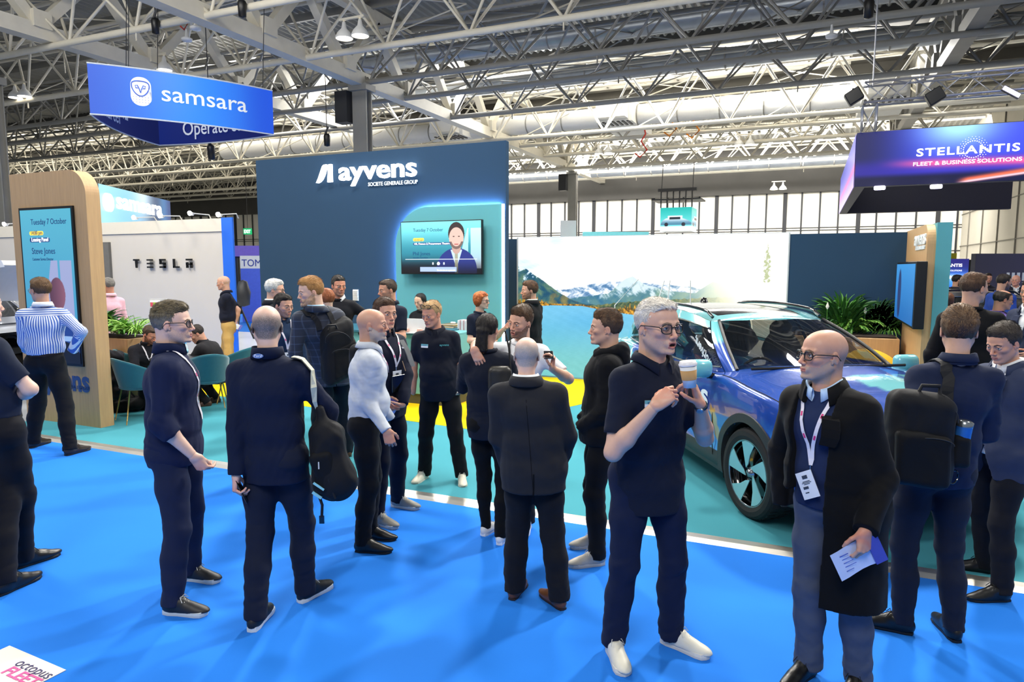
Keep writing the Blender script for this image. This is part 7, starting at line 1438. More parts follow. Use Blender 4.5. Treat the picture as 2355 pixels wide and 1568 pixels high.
def backpack(p, label, size=(.15, .085, .24), drop=.02, strap_sides=(1,), mcol=None, bottle=False, dx=0, straps=True):
    s, nb, up, Y, sd = p['s'], p['nb'], p['up'], p['Y'], p['sd']; m_ = mcol or BAGM
    c = nb-up*(.13+size[2]+drop)*s-Y*(.115*s*max(p['g'], 1)+.030+size[1]*.9)+sd*dx; r = thing('backpack', label, 'backpack', c-up*size[2]); R = [sd, Y, up]
    body = sdbag('main_bag', c, R, np.array(size), m_, r, .07); fr = sdbag('front_pocket', c-Y*(size[1]*.95)-up*size[2]*.35, R, np.array((size[0]*.82, .035, size[2]*.55)), BAGD, r, .03)
    z = MB(); z.tube([c-Y*(size[1]+.028)+sd*size[0]*.75*math.cos(a)+up*(size[2]*.15*math.sin(a)-size[2]*.02) for a in np.linspace(0, math.pi, 14)], .003, 5); z.tube([c-Y*(size[1]*.75)+sd*size[0]*.86*math.cos(a)+up*(size[2]*.45*math.sin(a)+size[2]*.42) for a in np.linspace(0, math.pi, 16)], .0035, 5); z.build('zip', cloth('#2c2d31', .5), r)
    MB().tube([c+up*(size[2]-.01)+sd*.05-Y*.01, c+up*(size[2]+.035)+sd*.04-Y*.015, c+up*(size[2]+.035)-sd*.04-Y*.015, c+up*(size[2]-.01)-sd*.05-Y*.01], .010, 8).build('grab_handle', WEB, r, smooth=True)
    for q in (strap_sides if straps else ()):
        pts = [nb+Y*.22*math.sin(t*1.0)-up*0+sd*q*.095*s+0 for t in np.linspace(0, 1, 3)]; pts = []
        for t in np.linspace(0, 1, 14):
            a = -.55+t*3.0; pts.append(nb-up*(.11*s)+sd*q*(.085+.02*t)*s-Y*math.cos(a)*.14*s*1.3+up*math.sin(a)*.15*s*1.2-up*(.10*s*max(0, t-.55)*2.2))
        Q, N = hug(p['bv'], pts, .008); T_ = np.gradient(Q, axis=0); W_ = np.cross(T_, N); W_ = W_/(np.linalg.norm(W_, axis=1)[:, None]+1e-9)*.026; V, F = ribbon(Q, W_, N, .005); mesh_obj('shoulder_strap', V, F, WEB, r)
    if bottle:
        b = c+sd*-(size[0]+.03)-up*size[2]*.35-Y*.02; t = MB().lathe([(0, 0), (.034, 0), (.036, .10), (.036, .16)], b, 18, up); bo = thing('travel_mug', 'steel topped blue travel mug in the side pocket of the black backpack', 'mug', b); t.build('mug_body', mat('mug_blue', '#2f6fb8', .3, .4), bo, smooth=True); MB().lathe([(.037, .16), (.038, .185), (.02, .195), (0, .195)], b, 18, up).build('lid', CHR, bo, smooth=True)
        sdbag('side_pocket', b+up*.04, R, np.array((.045, .048, .085)), BAGD, r, .035)
        ca = thing('key_clip', 'black carabiner hanging from the backpack side strap', 'clip', b-up*.12); MB().tube([b-up*.10+sd*.018*math.cos(a)+up*.035*math.sin(a) for a in np.linspace(0, 2*math.pi, 16, endpoint=False)], .004, 6, closed=True).build('ring', RIMB, ca)
    return r
backpack(pp['rucksack'], 'black backpack worn by the man in the navy sweater at the right', (.155, .085, .24), .00, bottle=True, dx=.20, strap_sides=(1,))
def rounded(mb, c, ax, ay, az): return mb.obox(c, ax, ay, az)
# coffee cup between two hands
h0 = at_d(1584, 860, pp['cup']['D']-.35); c_ = thing('coffee_cup', 'white paper coffee cup with tan sleeve held by the man in glasses', 'cup', h0-EZ*.055)
ax = nrm(EZ-RT*.12); b0 = h0-ax*.06
MB().lathe([(0, 0), (.028, 0), (.039, .105), (0, .105)], b0, 28, ax).build('cup_body', WHITEP, c_, smooth=True); MB().lathe([(.0325, .035), (.0368, .080), (.0372, .080), (.0330, .035)], b0, 28, ax).build('cup_sleeve', mat('kraft_card', '#b98f5a', .8), c_, smooth=True); MB().lathe([(.041, .100), (.042, .108), (.038, .112), (.036, .120), (.030, .120), (.028, .117), (0, .117)], b0, 28, ax).build('cup_lid', mat('lid_white', '#e9e4e2', .35), c_, smooth=True)
def phone(label, c, ax, ay, n, k=1):
    r = thing('phone', label, 'phone', c); MB().obox(c, nrm(ax)*.036*k, nrm(ay)*.074*k, nrm(n)*.004).build('casing', RIMB, r, bevel=.004); MB().obox(c+nrm(n)*.0045, nrm(ax)*.032*k, nrm(ay)*.069*k, nrm(n)*.0006).build('screen_glass', mat('phone_glass', '#0d1016', .08, var=0), r)
    MB().obox(c-nrm(n)*.005+nrm(ay)*.05+nrm(ax)*.012, nrm(ax)*.013*k, nrm(ay)*.015*k, nrm(n)*.001).build('camera_plate', RIMB, r); return r
w, a, n = pp['hugger']['HD'][0]; phone('black phone in the raised hand of the hugging man in the white t-shirt', w+a*.095+n*.035, RT, nrm(FW+EZ*.25), np.cross(RT, nrm(FW+EZ*.25)), .95)
w, a, n = pp['back_left']['HD'][0]; phone('black phone held low by the man in the navy fleece seen from behind', w+a*.085+n*.035, np.cross(a, n), nrm(a+n*.5), np.cross(nrm(a+n*.5), np.cross(a, n)))
def leaflet(label, c, ax, ay, w_, h_, col='#c9d6f4', ink='#3a4ab0', name='leaflet'):
    ax = nrm(ax); ay = nrm(ay-ax*(np.dot(ay, ax))); n = np.cross(ax, ay); r = thing(name, label, 'leaflet', c)
    V = []; 
    for i in range(7):
        for j in (-1, 1): V.append(c+ax*w_*(i/3-1)/2*1+ay*h_*j/2+n*.010*math.cos(i*.9))
    V = np.array(V); V2 = V-n*.0015; F = [(2*i, 2*i+2, 2*i+3, 2*i+1) for i in range(6)]+[(14+2*i+1, 14+2*i+3, 14+2*i+2, 14+2*i) for i in range(6)]; mesh_obj('paper', np.concatenate([V, V2]), F, mat('paper_'+col[1:], col, .4, emit=.0), r)
    m_ = MB(); sg = 1 if n@(CAM-c) > 0 else -1
    for k_, (x, y, ww, hh_) in enumerate(((-.25, .30, .18, .012), (-.2, .15, .24, .008), (-.22, .02, .2, .008), (-.2, -.12, .24, .008), (-.25, -.26, .16, .008))): m_.obox(c+ax*w_*x+ay*h_*y+n*(sg*.006+.010*math.cos((x+.5)*6*.9)), ax*w_*ww/2, ay*h_*hh_, n*.0005)
    m_.build('print', mat('ink_'+ink[1:], ink, .5, var=0), r)
    MB().obox(c+ax*w_*.38+n*(sg*.004), ax*w_*.12, ay*h_*.5, n*.004).build('cover_band', mat('leaflet_band', '#4a4fb0', .4, var=.1), r); return r
P_ = pp['coat']['HD'][0]; leaflet('folded pale blue leaflet held low by the bald man in the overcoat', P_[0]+P_[1]*.085+P_[2]*.012+RT*(-.01)-EZ*.03, nrm(RT*.9+EZ*.45), nrm(EZ*.9-RT*.45), .22, .13)
P_ = pp['trust']['HD'][0]; leaflet('pale violet leaflet in the hand of the man in the zip fleece', P_[0]+P_[1]*.10-EZ*.01, nrm(RT*.5+EZ*.8), nrm(RT*.8-EZ*.5), .16, .09, '#b9c4ee')
tb = thing('tablet', 'dark tablet carried on a strap below the badge of the man in the zip fleece', 'tablet', pp['trust']['pv']+pp['trust']['up']*.16+pp['trust']['Y']*.17)
q_ = pp['trust']; c = q_['pv']+q_['up']*.17+q_['Y']*.165; MB().obox(c, q_['sd']*.09, q_['up']*.065, q_['Y']*.006).build('casing', RIMB, tb, bevel=.004); MB().tube([c+q_['sd']*.07+q_['up']*.07, c+q_['sd']*.03+q_['up']*.17], .003, 5).tube([c+q_['sd']*.085-q_['up']*.05+q_['Y']*.008, c+q_['sd']*.06+q_['up']*.06+q_['Y']*.008], .003, 5).build('strap', mat('tan_strap', '#c8a27a', .6), tb)
# the black holdall slung on the man at the left, cream strap
p = pp['back_left']; cb_ = at_d(757, 1050, p['D']-.02)
bg = thing('shoulder_bag', 'black sling rucksack with cream strap hanging at the back of the man in navy fleece', 'bag', cb_-EZ*.25)
def ex_(d):
    d.cap(cb_+EZ*.14-RT*.02, cb_+EZ*.27-RT*.045, .05, .02, .05).ell(cb_-EZ*.12+RT*.03, (.12, .10, .14), np.array([RT, FW, EZ]), .05)
sdbag('main_bag', cb_, [nrm(RT+EZ*.12), FW, nrm(EZ-RT*.12)], (.095, .08, .20), BAGM, bg, .06, ex_, wr=.009); sdbag('front_pocket', cb_-FW*.07-EZ*.07-RT*.01, [nrm(RT+EZ*.15), FW, nrm(EZ-RT*.15)], (.065, .03, .12), BAGD, bg, .03, wr=.006)
crm = mat('cream_webbing', '#cfcdb4', .7, var=.04)
pts = [at_d(u, v, p['D']-.05) for u, v in ((672, 812), (684, 808), (695, 830), (705, 858), (716, 890), (724, 925), (728, 960))]; Q, N = hug(p['bv'], pts, .012); N[:] = N; T_ = np.gradient(Q, axis=0); W_ = np.cross(T_, N); W_ = W_/(np.linalg.norm(W_, axis=1)[:, None]+1e-9)*np.array([.026, .026, .025, .022, .018, .012, .006])[:, None]; V, F = ribbon(Q, W_, N, .004); mesh_obj('strap', V, F, crm, bg)
V, F = ribbon(Q[:4]-N[:4]*.001, W_[:4]*1.45, N[:4], .003); mesh_obj('strap_pad', V, F, WEB, bg)
MB().tube([Q[-1], cb_+EZ*.22-RT*.04], .007, 6).tube([Q[-1]+RT*.01, cb_+EZ*.18-RT*.07], .005, 6).build('strap_end', WEB, bg)
MB().tube([cb_-EZ*.21-RT*.05-FW*.05, cb_-EZ*.26-RT*.03-FW*.06, cb_-EZ*.33-RT*.035-FW*.06], .008, 6).tube([cb_-EZ*.10+RT*.02-FW*.10, cb_-EZ*.18+RT*.045-FW*.10, cb_-EZ*.21+RT*.055-FW*.10], .006, 6).build('dangling_strap', WEB, bg); MB().obox(cb_-EZ*.345-RT*.035-FW*.06, RT*.014, FW*.004, EZ*.022).build('buckle', RIMB, bg)
MB().obox(cb_-EZ*.02-RT*.03-FW*.105, RT*.003, FW*.002, EZ*.02).build('white_tag', WHITEP, bg); MB().obox(cb_-EZ*.14-RT*.035-FW*.10, nrm(RT-EZ*.7)*.035, FW*.003, nrm(EZ+RT*.7)*.006).obox(cb_-EZ*.20-RT*.055-FW*.07, nrm(RT-EZ*.7)*.03, FW*.003, nrm(EZ+RT*.7)*.008).build('teal_piping', mat('teal_piping', '#8fd0d8', .5), bg)
backpack(pp['plaid'], 'black backpack worn by the ginger man in the checked jacket', (.15, .10, .25), .04, strap_sides=(1, -1))
bg = pp['trust']; Q, N = hug(bg['bv'], [bg['nb']-bg['up']*(.02+.05*k)*1+bg['sd']*(.11+.012*k)+bg['Y']*.15 for k in range(6)], .008); V, F = ribbon(Q, [bg['sd']*.026]*6, N, .006); 
gs = thing('backpack', 'grey strapped backpack on the shoulders of the man in the zip fleece', 'backpack', bg['nb']-bg['Y']*.25-EZ*.4); mesh_obj('shoulder_strap', V, F, mat('grey_strap', '#6c6e70', .7), gs); sdbag('main_bag', bg['nb']-bg['up']*.30-bg['Y']*.22, [bg['sd'], bg['Y'], bg['up']], (.14, .07, .21), BAGM, gs, .06)
# handbag on the ponytailed woman
p = pp['ponytail']; hb_ = at_d(1150, 872, p['D']-.16); hg = thing('handbag', 'small black leather bag on a thin strap at the back of the ponytailed woman', 'handbag', hb_-EZ*.1)
LEA = mat('black_leather', '#26241f', .45, bump=.4, bs=120); sdbag('main_bag', hb_, [RT, FW, EZ], (.085, .05, .095), LEA, hg, .04); MB().tube([hb_+RT*.075+EZ*.06, hb_+RT*.062+EZ*.22, hb_+RT*.035+EZ*.34], .006, 6).build('strap', LEA, hg); MB().tube([hb_+RT*.08+EZ*.02+RT*.012*math.cos(a)+EZ*.02*math.sin(a) for a in np.linspace(0, 6.3, 12, endpoint=False)], .003, 5, closed=True).build('buckle', CHR, hg)
# Ford style oval is cloth print on the fleece collar
p = pp['back_left']; Q, N = hug(p['bv'], [p['nb']-p['up']*.0-p['Y']*.3], .0, cen=p['nb']); c = p['nb']+p['up']*.012-p['Y']*.103*p['s']; n = nrm(-p['Y']+EZ*.25); sx = nrm(np.cross(EZ, n)); ay = np.cross(n, sx)
ov = MB().prism([c+n*.004+sx*.030*math.cos(a)+ay*.013*math.sin(a) for a in np.linspace(0, 6.283, 28, endpoint=False)], n*.0015); o1 = ov.build('collar_badge', mat('oval_blue', '#2f62b4', .4, var=0), p['root'])
text('badge_lettering', 'Ford', .017, c+n*.006-sx*.021-ay*.005, sx, ay, LETW, o1, .0003, .0002, width=.042)
MB().tube([c+n*.006+sx*.0275*math.cos(a)+ay*.0108*math.sin(a) for a in np.linspace(0, 6.283, 28, endpoint=False)], .0006, 4, closed=True).build('badge_rim', LETW, o1)
# white figure leaflet of the tan-trousered man
w = (pp['tan_trousers']['AR'][1][2]); leaflet('white sheet held behind his back by the man in tan trousers', w+RT*.06-EZ*.02-FW*.05, nrm(RT-EZ*.35), FW*.5+EZ*.6, .16, .10, '#dfe3ea')
# --- reception counter and what lies on it
TE2 = mat('teal_counter_side', '#6fb5bb', .5, var=.02); TOPC = mat('dark_teal_top', '#2c6a80', .4, var=.03)
ct = thing('reception_counter', 'teal reception counter with dark top behind the ginger man in polo', 'counter', (-5.9, 8.85, .012))
MB().box((-7.3, 8.44, .16), (-4.60, 9.30, 1.03)).build('cabinet', TE2, ct, bevel=.01); MB().box((-7.3, 8.46, .012), (-4.62, 9.28, .16)).build('plinth', mat('dark_plinth', '#4a4a38', .6), ct); MB().box((-7.35, 8.40, 1.03), (-4.85, 9.34, 1.07)).build('worktop', TOPC, ct, bevel=.006); MB().box((-4.85, 8.44, 1.03), (-4.60, 9.30, 1.05)).build('end_cap', TE2, ct)
def pile(label, u, v, z, n, w_, d_, cols, name='brochure', grp=None):
    c = at_z(u, v, z)
    for k in range(n):
        b_ = MB(); a = random.uniform(-.1, .1); ax_ = EX*math.cos(a)+EY*math.sin(a); ay_ = np.cross(EZ, ax_); b_.obox(c+EZ*(.005+k*.0115)+EX*random.uniform(-.008, .008), ax_*w_/2, ay_*d_/2, EZ*.005); r = thing(name, label, 'brochure', c+EZ*(k*.0115), grp); b_.build('pages', mat('page_'+cols[k % len(cols)][1:], cols[k % len(cols)], .6), r); MB().obox(c+EZ*(.0106+k*.0115)+EX*0, ax_*w_/2*.99, ay_*d_/2*.99, EZ*.0006).build('cover', mat('cover_'+cols[(k+1) % len(cols)][1:], cols[(k+1) % len(cols)], .35), r)
pile('brochure in the stack on the counter behind the ginger man', 1040, 752, 1.07, 5, .22, .30, ['#b89a5a', '#e0d8c8', '#7a6a48'], grp='stacked brochures on the counter')
c = at_z(1075, 758, 1.05)
for k in range(12):
    r = thing('booklet', 'white booklet standing upright in the row at the counter end', 'booklet', c+EX*(-.11+k*.02), 'booklets standing at the counter end'); MB().obox(c+EX*(-.11+k*.02)+EZ*.075, EX*.006, EY*.10, EZ*.075).build('pages', mat('booklet_%d' % (k % 3), ['#dfe2e6', '#e8e4e6', '#c9a0a4'][k % 3], .6), r)
r = thing('cup_lid', 'white cup lid lying on the brochure stack', 'lid', at_z(1042, 752, 1.07)+EZ*.06); MB().lathe([(.04, 0), (.042, .01), (.035, .022), (0, .024)], at_z(1042, 752, 1.07)+EZ*.06, 16).build('lid', WHITEP, r, smooth=True)
r = thing('display_box', 'white display box with two small figures on the counter', 'box', at_z(955, 765, 1.07)); q = at_z(955, 765, 1.07); MB().box(q+(-.22, 0, 0), q+(.22, .02, .20)).box(q+(-.22, -.12, 0), q+(.22, 0, .012)).build('card', WHITEP, r)
for dx in (-.1, .12): MB().lathe([(0, .0), (.05, .01), (.04, .05), (.015, .06), (0, .06)], q+(dx, -.07, .012), 10).build('figure', mat('figure_pink', '#c99a8a', .6), r)
for k, (u, v) in enumerate(((905, 764), (925, 761), (946, 759))):
    q = at_z(u, v, 1.07); r = thing('plate', ['small plate of snacks on the counter near the folded arms', 'second snack plate beside the first on the counter', 'plate of snacks in front of the white display box'][k], 'plate', q); MB().lathe([(0, 0), (.07, .003), (.10, .015), (.10, .018), (.07, .007)], q, 20).build('dish', WHITEP, r, smooth=True); m_ = MB()
    for i in range(7): m_.lathe([(0, -.01), (.014, 0), (.01, .012), (0, .014)], q+np.array((random.uniform(-.05, .05), random.uniform(-.05, .05), .012)), 7)
    o = m_.build('snacks', mat('snack_brown', '#9a6a3c', .7, var=.2), r); o['kind'] = 'stuff'
# --- plants
LEAF = [mat('leaf_dark', '#2c5a26', .5, var=.15, vs=9), mat('leaf_mid', '#4c8a30', .5, var=.15, vs=9), mat('leaf_light', '#86b84a', .5, var=.12, vs=9)]
def leaves(c, n, L, w_, spread, up, seed, kind='blade', hgt=.1):
    rg = np.random.default_rng(seed); V = []; F = []
    for i in range(n):
        a = rg.uniform(0, 2*math.pi); rr = rg.uniform(0, 1)**.6; b = c+np.array((math.cos(a)*spread[0]*rr*.7, math.sin(a)*spread[1]*rr*.7, rg.uniform(0, hgt))); d = nrm((math.cos(a)*(.4+rr), math.sin(a)*(.4+rr), up*rg.uniform(.5, 1.4))); l_ = L*rg.uniform(.6, 1.2)
        sv = nrm(np.cross(d, EZ)+rg.normal(0, .2, 3)); p = b.copy(); dd = d.copy(); rows = []
        for j in range(6):
            t = j/5; ww = w_*(math.sin(math.pi*(t*.86+.08))**.8 if kind == 'blade' else (1-t)*.8+.1); rows.append((p.copy(), ww)); p = p+dd*l_/5; dd = nrm(dd-EZ*(.26 if kind == 'blade' else .34))
        if kind == 'fern':
            for j in range(5):
                for s_ in (-1, 1):
                    for q in (0, .5):
                        p0 = rows[j][0]*(1-q)+rows[j+1][0]*q; tip = p0+sv*s_*w_*3.4*(1-.13*(j+q))+(rows[j+1][0]-rows[j][0])*.6; k0 = len(V); dv = (rows[j+1][0]-rows[j][0])*.22; V += [p0-dv, p0+dv, tip]; F.append((k0, k0+1, k0+2))
        else:
            k0 = len(V)
            for p_, ww in rows: V += [p_-sv*ww, p_+np.cross(sv, d)*-ww*.35, p_+sv*ww]
            for j in range(5): b0_ = k0+3*j; F += [(b0_, b0_+1, b0_+4, b0_+3), (b0_+1, b0_+2, b0_+5, b0_+4)]
    return V, F
def plant(nm, label, c, specs, flowers=()):
    r = thing(nm, label, 'plant', c)
    for k, (n, L, w_, sp, up, kind, m_, hg) in enumerate(specs):
        V, F = leaves(np.asarray(c, float)+EZ*.02, n, L, w_, sp, up, 11+k*7+int(abs(c[0])*10), kind, hg); V = np.minimum(np.array(V), (1.26, 11.54, 9) if c[0] > -3 else (99, 99, 99)); o = mesh_obj('foliage', V, F, LEAF[m_], r, smooth=True)
    for u, v, d in flowers:
        p = at_d(u, v, d); MB().tube([(p[0], p[1], c[2]+.1), p], .004, 5).build('flower_stem', LEAF[1], r); fl_ = MB(); V = [p+EZ*-.05, p+RT*-.028, p+EZ*.075, p+RT*.028, p+FW*-.012]; fl_.add(V, [(0, 1, 4), (1, 2, 4), (2, 3, 4), (3, 0, 4)]); fl_.build('flower', mat('petal_white', '#f1ece0', .5), r)
pc = np.array((.42, 11.2, 1.0)); pl = thing('planter', 'wooden planter box under the plants by the oak end wall', 'planter', (pc[0], pc[1], .012))
MB().obox((pc[0], pc[1], .50), EX*.78, EY*.25, EZ*.488).build('box', OAK, pl, bevel=.01); MB().obox((pc[0], pc[1], .99), EX*.74, EY*.21, EZ*.02).build('soil', mat('soil', '#2a1e16', .9), pl)
def pz(u, v, d): q = at_d(u, v, d); return np.array((q[0], q[1], 1.01))
plant('peace_lily', 'tall peace lily with white flowers behind the blue car windscreen', pz(1935, 780, 10.3), [(190, .30, .020, (.36, .18), 2.0, 'blade', 0, .36), (110, .24, .016, (.30, .18), 2.4, 'blade', 1, .42)], [(1903, 705, 10.1), (1990, 716, 10.1)])
plant('potted_fern', 'bright green fern in the middle of the wooden planter', pz(1962, 790, 10.25), [(46, .34, .012, (.24, .14), 1.0, 'fern', 2, .14), (40, .30, .012, (.22, .14), .8, 'fern', 1, .12)])
plant('foliage_plant', 'dark bushy plant in the planter next to the upright screen', pz(2008, 780, 10.5), [(260, .28, .016, (.42, .2), 1.6, 'blade', 0, .34), (120, .26, .014, (.40, .2), 1.3, 'blade', 1, .30), (40, .28, .012, (.3, .15), 1.2, 'fern', 1, .15)])
plant('trailing_plant', 'trailing spider plant spilling over the right end of the planter', pz(2040, 800, 10.45), [(80, .42, .008, (.2, .16), .5, 'blade', 1, .06), (50, .45, .007, (.2, .16), .35, 'blade', 2, .05)])
d = SD(); q = np.array((.80, 10.36, .40)); d.ell(q, (.44, .42, .44), k=.05).ell(q+EZ*.08-RT*.05, (.38, .36, .42), k=.1).half((0, 0, .014), -EZ); P, F = d.mesh(.014); N = vnorm(P, F); P = P+N*(.010*wav(P, (9, 9, 9), 5)[:, None]); pf = thing('pouf', 'mustard yellow padded pouf behind the car beside the oak wall', 'pouf', (q[0], q[1], .012)); mesh_obj('cushion', P, F, cloth('#d9ae2a', .8, .4), pf, smooth=True)
MB().tube([q+EX*.425*math.cos(a)+EY*.405*math.sin(a)-EZ*.05 for a in np.linspace(0, 6.283, 40, endpoint=False)], .006, 5, closed=True).build('piping', cloth('#c79c22'), pf)
pc = at_d(268, 800, 9.95); pl = thing('planter', 'wooden planter behind the seated man beside the totem', 'planter', (pc[0], pc[1], .012)); MB().obox((pc[0], pc[1], .50), EX*.50, EY*.2, EZ*.488).build('box', OAK, pl, bevel=.01); MB().obox((pc[0], pc[1], .99), EX*.46, EY*.16, EZ*.02).build('soil', mat('soil', '#2a1e16'), pl)
q = np.array((pc[0], pc[1], 1.01)); plant('potted_fern', 'light green fern rising above the planter beside the totem', q+EX*.1, [(50, .34, .014, (.3, .14), 1.5, 'fern', 2, .10), (60, .28, .02, (.3, .14), 1.0, 'blade', 1, .08)]); plant('foliage_plant', 'dark shrubby plant at the left of the planter beside the totem', q-EX*.25, [(120, .24, .024, (.22, .14), 1.2, 'blade', 0, .22)]); plant('spider_plant', 'arching spider plant at the right end of the planter beside the totem', q+EX*.42, [(90, .40, .009, (.16, .12), .9, 'blade', 2, .06)])
# --- seating: teal velvet chairs, table, water bottles
BRASS = mat('brass_tube', '#a98a4e', .3, .9, var=.03); VEL = cloth('#1c5f6c', .8, .3, bs=500, sheen=.5)
def chair(label, x, y, rz):
    r = thing('dining_chair', label, 'chair', (x, y, .012), 'teal velvet chairs'); f = np.array((math.cos(rz), math.sin(rz), 0)); l = np.cross(EZ, f); o = np.array((x, y, .012)); V = []; nu, nv = 21, 12
    for i in range(nu):
        a = math.radians(-105+210*i/(nu-1))
        for j in range(nv):
            t = j/(nv-1); hh_ = .40*(math.cos(a/2.05)**1.2); R_ = .235+.035*t; V.append(o-f*R_*math.cos(a)*1.0+l*R_*math.sin(a)+EZ*(.44+hh_*t)+f*.02-f*.06*t*math.cos(a))
    V = np.array(V); cen_ = o+EZ*.6; inn_ = V+nrm(f)*0; d_ = V-cen_; d_[:, 2] = 0; d_ = d_/np.linalg.norm(d_, axis=1)[:, None]; V2 = V-d_*.03; I = np.arange(nu*nv).reshape(nu, nv); Fq = np.stack([I[:-1, :-1], I[1:, :-1], I[1:, 1:], I[:-1, 1:]], -1).reshape(-1, 4)
    F = [tuple(q) for q in Fq]+[tuple(q[::-1]+nu*nv) for q in Fq]; n_ = nu*nv
    for i in range(nu-1): F += [(I[i, -1], I[i+1, -1], I[i+1, -1]+n_, I[i, -1]+n_), (I[i+1, 0], I[i, 0], I[i, 0]+n_, I[i+1, 0]+n_)]
    mesh_obj('backrest', np.concatenate([V, V2]), F, VEL, r, smooth=True)
    d = SD(); d.ell(o+EZ*.45+f*.02, (.245, .235, .05), np.array([f, l, EZ]), .02); P, F = d.mesh(.012); mesh_obj('seat', P, F, VEL, r, smooth=True)
    for a, b in ((1, 1), (1, -1), (-1, 1), (-1, -1)): MB().tube([o+f*.15*a+l*.15*b+EZ*.42, o+f*.23*a+l*.22*b], .010, 8, r2=.007).build('leg', BRASS, r, smooth=True)
q = at_z(288, 972, .012); chair('teal velvet chair with brass legs beside the wooden totem, its back to us', q[0]+.02, q[1]+.20, math.radians(70))
q = at_z(478, 950, .012); chair('teal velvet chair with brass legs right of the bottle table', q[0]+.0, q[1]+.05, math.radians(145))
q = pp['seated_right']['pv']; chair('teal velvet chair under the man in the padded jacket', q[0]+.12, q[1]+.22, math.radians(190))
q = pp['seated_left']['pv']; chair('teal velvet chair under the bearded man at the bottle table', q[0]-.06, q[1]-.0, math.radians(60))
q = at_d(412, 830, 9.4); q[2] = .012; tb_ = thing('round_table', 'small round table with water bottles between the seated men', 'table', q)
MB().lathe([(0, .715), (.36, .715), (.37, .73), (.36, .742), (0, .742)], q, 36).build('tabletop', mat('black_tabletop', '#1a1b1e', .35), tb_, smooth=False); MB().lathe([(.03, 0), (.03, .72)], q, 14).build('pole', BRASS, tb_, smooth=True); MB().lathe([(0, 0), (.22, 0), (.22, .012), (.03, .02)], q, 28).build('base', BRASS, tb_)
PET = mat('clear_bottle_plastic', '#dfeef4', .05, var=0, alpha=.45, spec=.8); 
for k, (dx, dy, lab) in enumerate(((-.09, -.06, 'leftmost'), (-.03, .02, 'second'), (.03, -.08, 'nearest'), (.07, .03, 'fourth'), (.12, -.04, 'rightmost'), (0, .10, 'rearmost'))):
    c = q+RT*dx*1.0+FW*dy+EZ*.742; r = thing('water_bottle', lab+' clear water bottle of the cluster on the round table', 'bottle', c, 'water bottles on the round table'); MB().lathe([(0, 0), (.030, .0), (.032, .02), (.030, .07), (.032, .13), (.026, .165), (.012, .19), (.012, .20)], c, 16).build('bottle_body', PET, r, smooth=True); MB().lathe([(.014, .197), (.014, .215), (0, .215)], c, 12).build('cap', mat('cap_blue', '#4aa0d8', .4), r, smooth=True); MB().lathe([(.0315, .07), (.0322, .07), (.0322, .12), (.0315, .12)], c, 16).build('wrapper', mat('wrapper_blue', '#8cc8e8', .4), r, smooth=True)
q = at_z(292, 945, .012); bb = thing('holdall', 'soft black bag lying on the teal carpet under the chair', 'bag', q); sdbag('main_bag', q+EZ*.11, [nrm(RT+FW*.2), nrm(FW-RT*.2), EZ], (.24, .13, .10), BAGD, bb, .07, h=.014, wr=.02); MB().tube([q+RT*.12+EZ*.2, q+RT*.06+EZ*.27, q-RT*.06+EZ*.27, q-RT*.12+EZ*.2], .012, 6).build('handle', WEB, bb)
q = at_d(262, 860, 9.1); q[2] = .012; bb = thing('coat', 'dark coat hung over the chair next to the totem', 'coat', q); sdbag('cloth', q+EZ*.55, [RT, FW, EZ], (.13, .10, .33), cloth('#15171f'), bb, .09, h=.014, wr=.03)
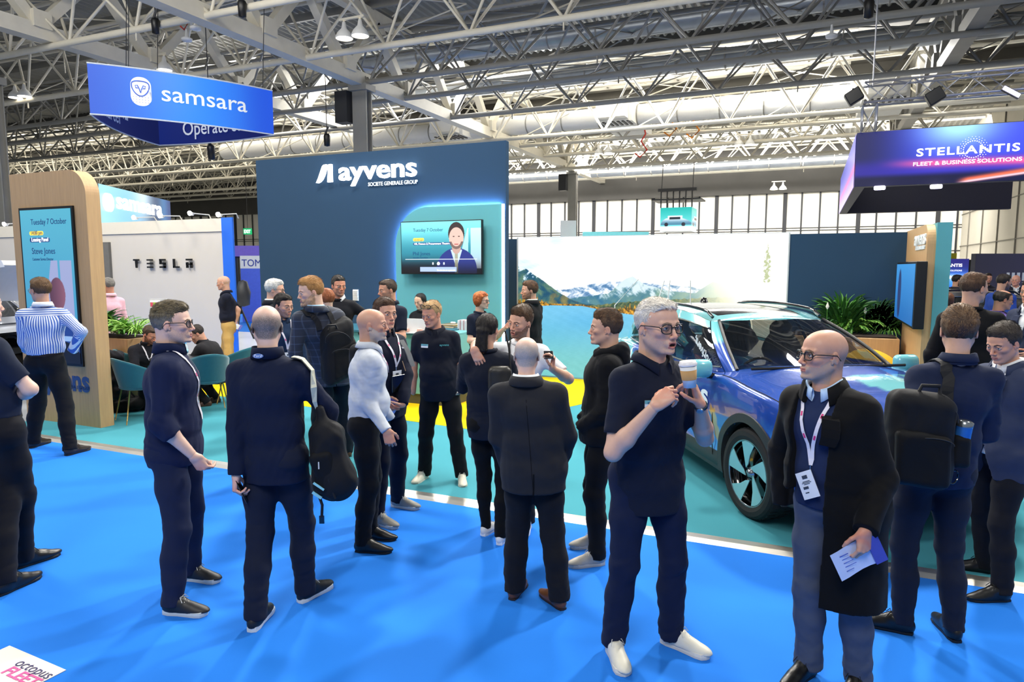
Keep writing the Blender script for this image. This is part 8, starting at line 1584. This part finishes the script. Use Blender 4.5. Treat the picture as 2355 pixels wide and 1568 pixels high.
# lectern screen and black counter by the cream wall
q = at_d(367, 712, 12.6); tm = thing('tablet_stand', 'small white tablet on a black counter in front of the cream wall', 'tablet', q-EZ*.22); wv = RT*.17
MB().obox(q, wv, FW*.015, EZ*.20).obox((q[0], q[1], (q[2]+.875)/2-.1), RT*.03, FW*.012, EZ*((q[2]-.875)/2-.09)).build('frame', WHITEP, tm); MB().obox(q+RT*.2, RT*.03, FW*.06, EZ*.15).build('rear_box', mat('pale_grey_plastic', '#9a9c9e', .5), tm)
painted('picture', q-wv*.93-EZ*.17-FW*.018, RT, EZ, .316, .34, 40, 40, lambda X, Y: np.where((Y > .22)[..., None] & (Y < .31)[..., None], mixc(hexc('#7fa83a'), hexc('#b83a5a'), .5+.5*np.sin(X*60)), np.array((.97, .98, 1.0))), SCR, tm)
q = at_d(345, 760, 12.4); o = MB().obox((q[0], q[1], .84), RT*.62, FW*.25, EZ*.035).obox((q[0]-RT[0]*.5, q[1]-RT[1]*.5, .40), RT*.06, FW*.2, EZ*.40).build('side_counter', BLACK); tag(o, 'black side counter under the small tablet by the cream wall', 'counter')
# --- floor sign, bottom left
o3 = at_z(22, 1484, .004); e_x = nrm(at_z(152, 1540, .004)-o3); wS = float(np.linalg.norm(at_z(152, 1540, .004)-o3)); e_y = np.cross(EZ, e_x)
fs = thing('floor_sign', 'white floor sticker with blue and pink lettering at the lower left corner', 'floor sign', o3); MB().prism([o3-EZ*.003, o3+e_x*wS-EZ*.003, o3+e_x*wS-e_y*.8-EZ*.003, o3-e_y*.8-EZ*.003], EZ*.003).build('sheet', mat('white_vinyl', '#efeae2', .35, var=.01), fs)
f2 = lambda u, v: at_z(u, v, .006)
a = f2(31, 1528); b = f2(112, 1557); bx = nrm(b-a); by = nrm(f2(40, 1512)-a); text('lettering', 'octopus', .085, a+e_x*0, e_x, e_y, mat('ink_violet', '#3c3566', .5, var=0), fs, .0005, .0, width=float(np.linalg.norm(b-a)), nrm=EZ)
a = f2(2, 1546); b = f2(85, 1572); text('lettering', 'FLEET', .085, a, e_x, e_y, mat('ink_pink', '#e0559a', .5, var=0), fs, .0005, .002, width=float(np.linalg.norm(b-a))*.98, nrm=EZ)
# thin white display wires behind the car
for (u0, v0, u1, v1), lab in zip(((1414, 702, 1468, 642), (1514, 690, 1528, 645), (1536, 690, 1541, 645), (1588, 685, 1588, 645)), ('leaning white wire left of the car roof', 'white wire rising behind the car roof, second from left', 'white wire rising behind the car roof, third from left', 'white wire rising behind the roof aerial of the car')):
    a = at_d(u0, v0, 9.9); b = at_d(u1, v1, 9.9); a2 = a*1.0; r = thing('display_wire', lab, 'wire', (a2[0], a2[1], .012), 'white wires behind the car'); MB().tube([(a2[0], a2[1], .012), a2, b], .008, 6).lathe([(0, 0), (.09, 0), (.09, .015), (0, .02)], (a2[0], a2[1], .012), 16).build('rod', WHITEP, r)
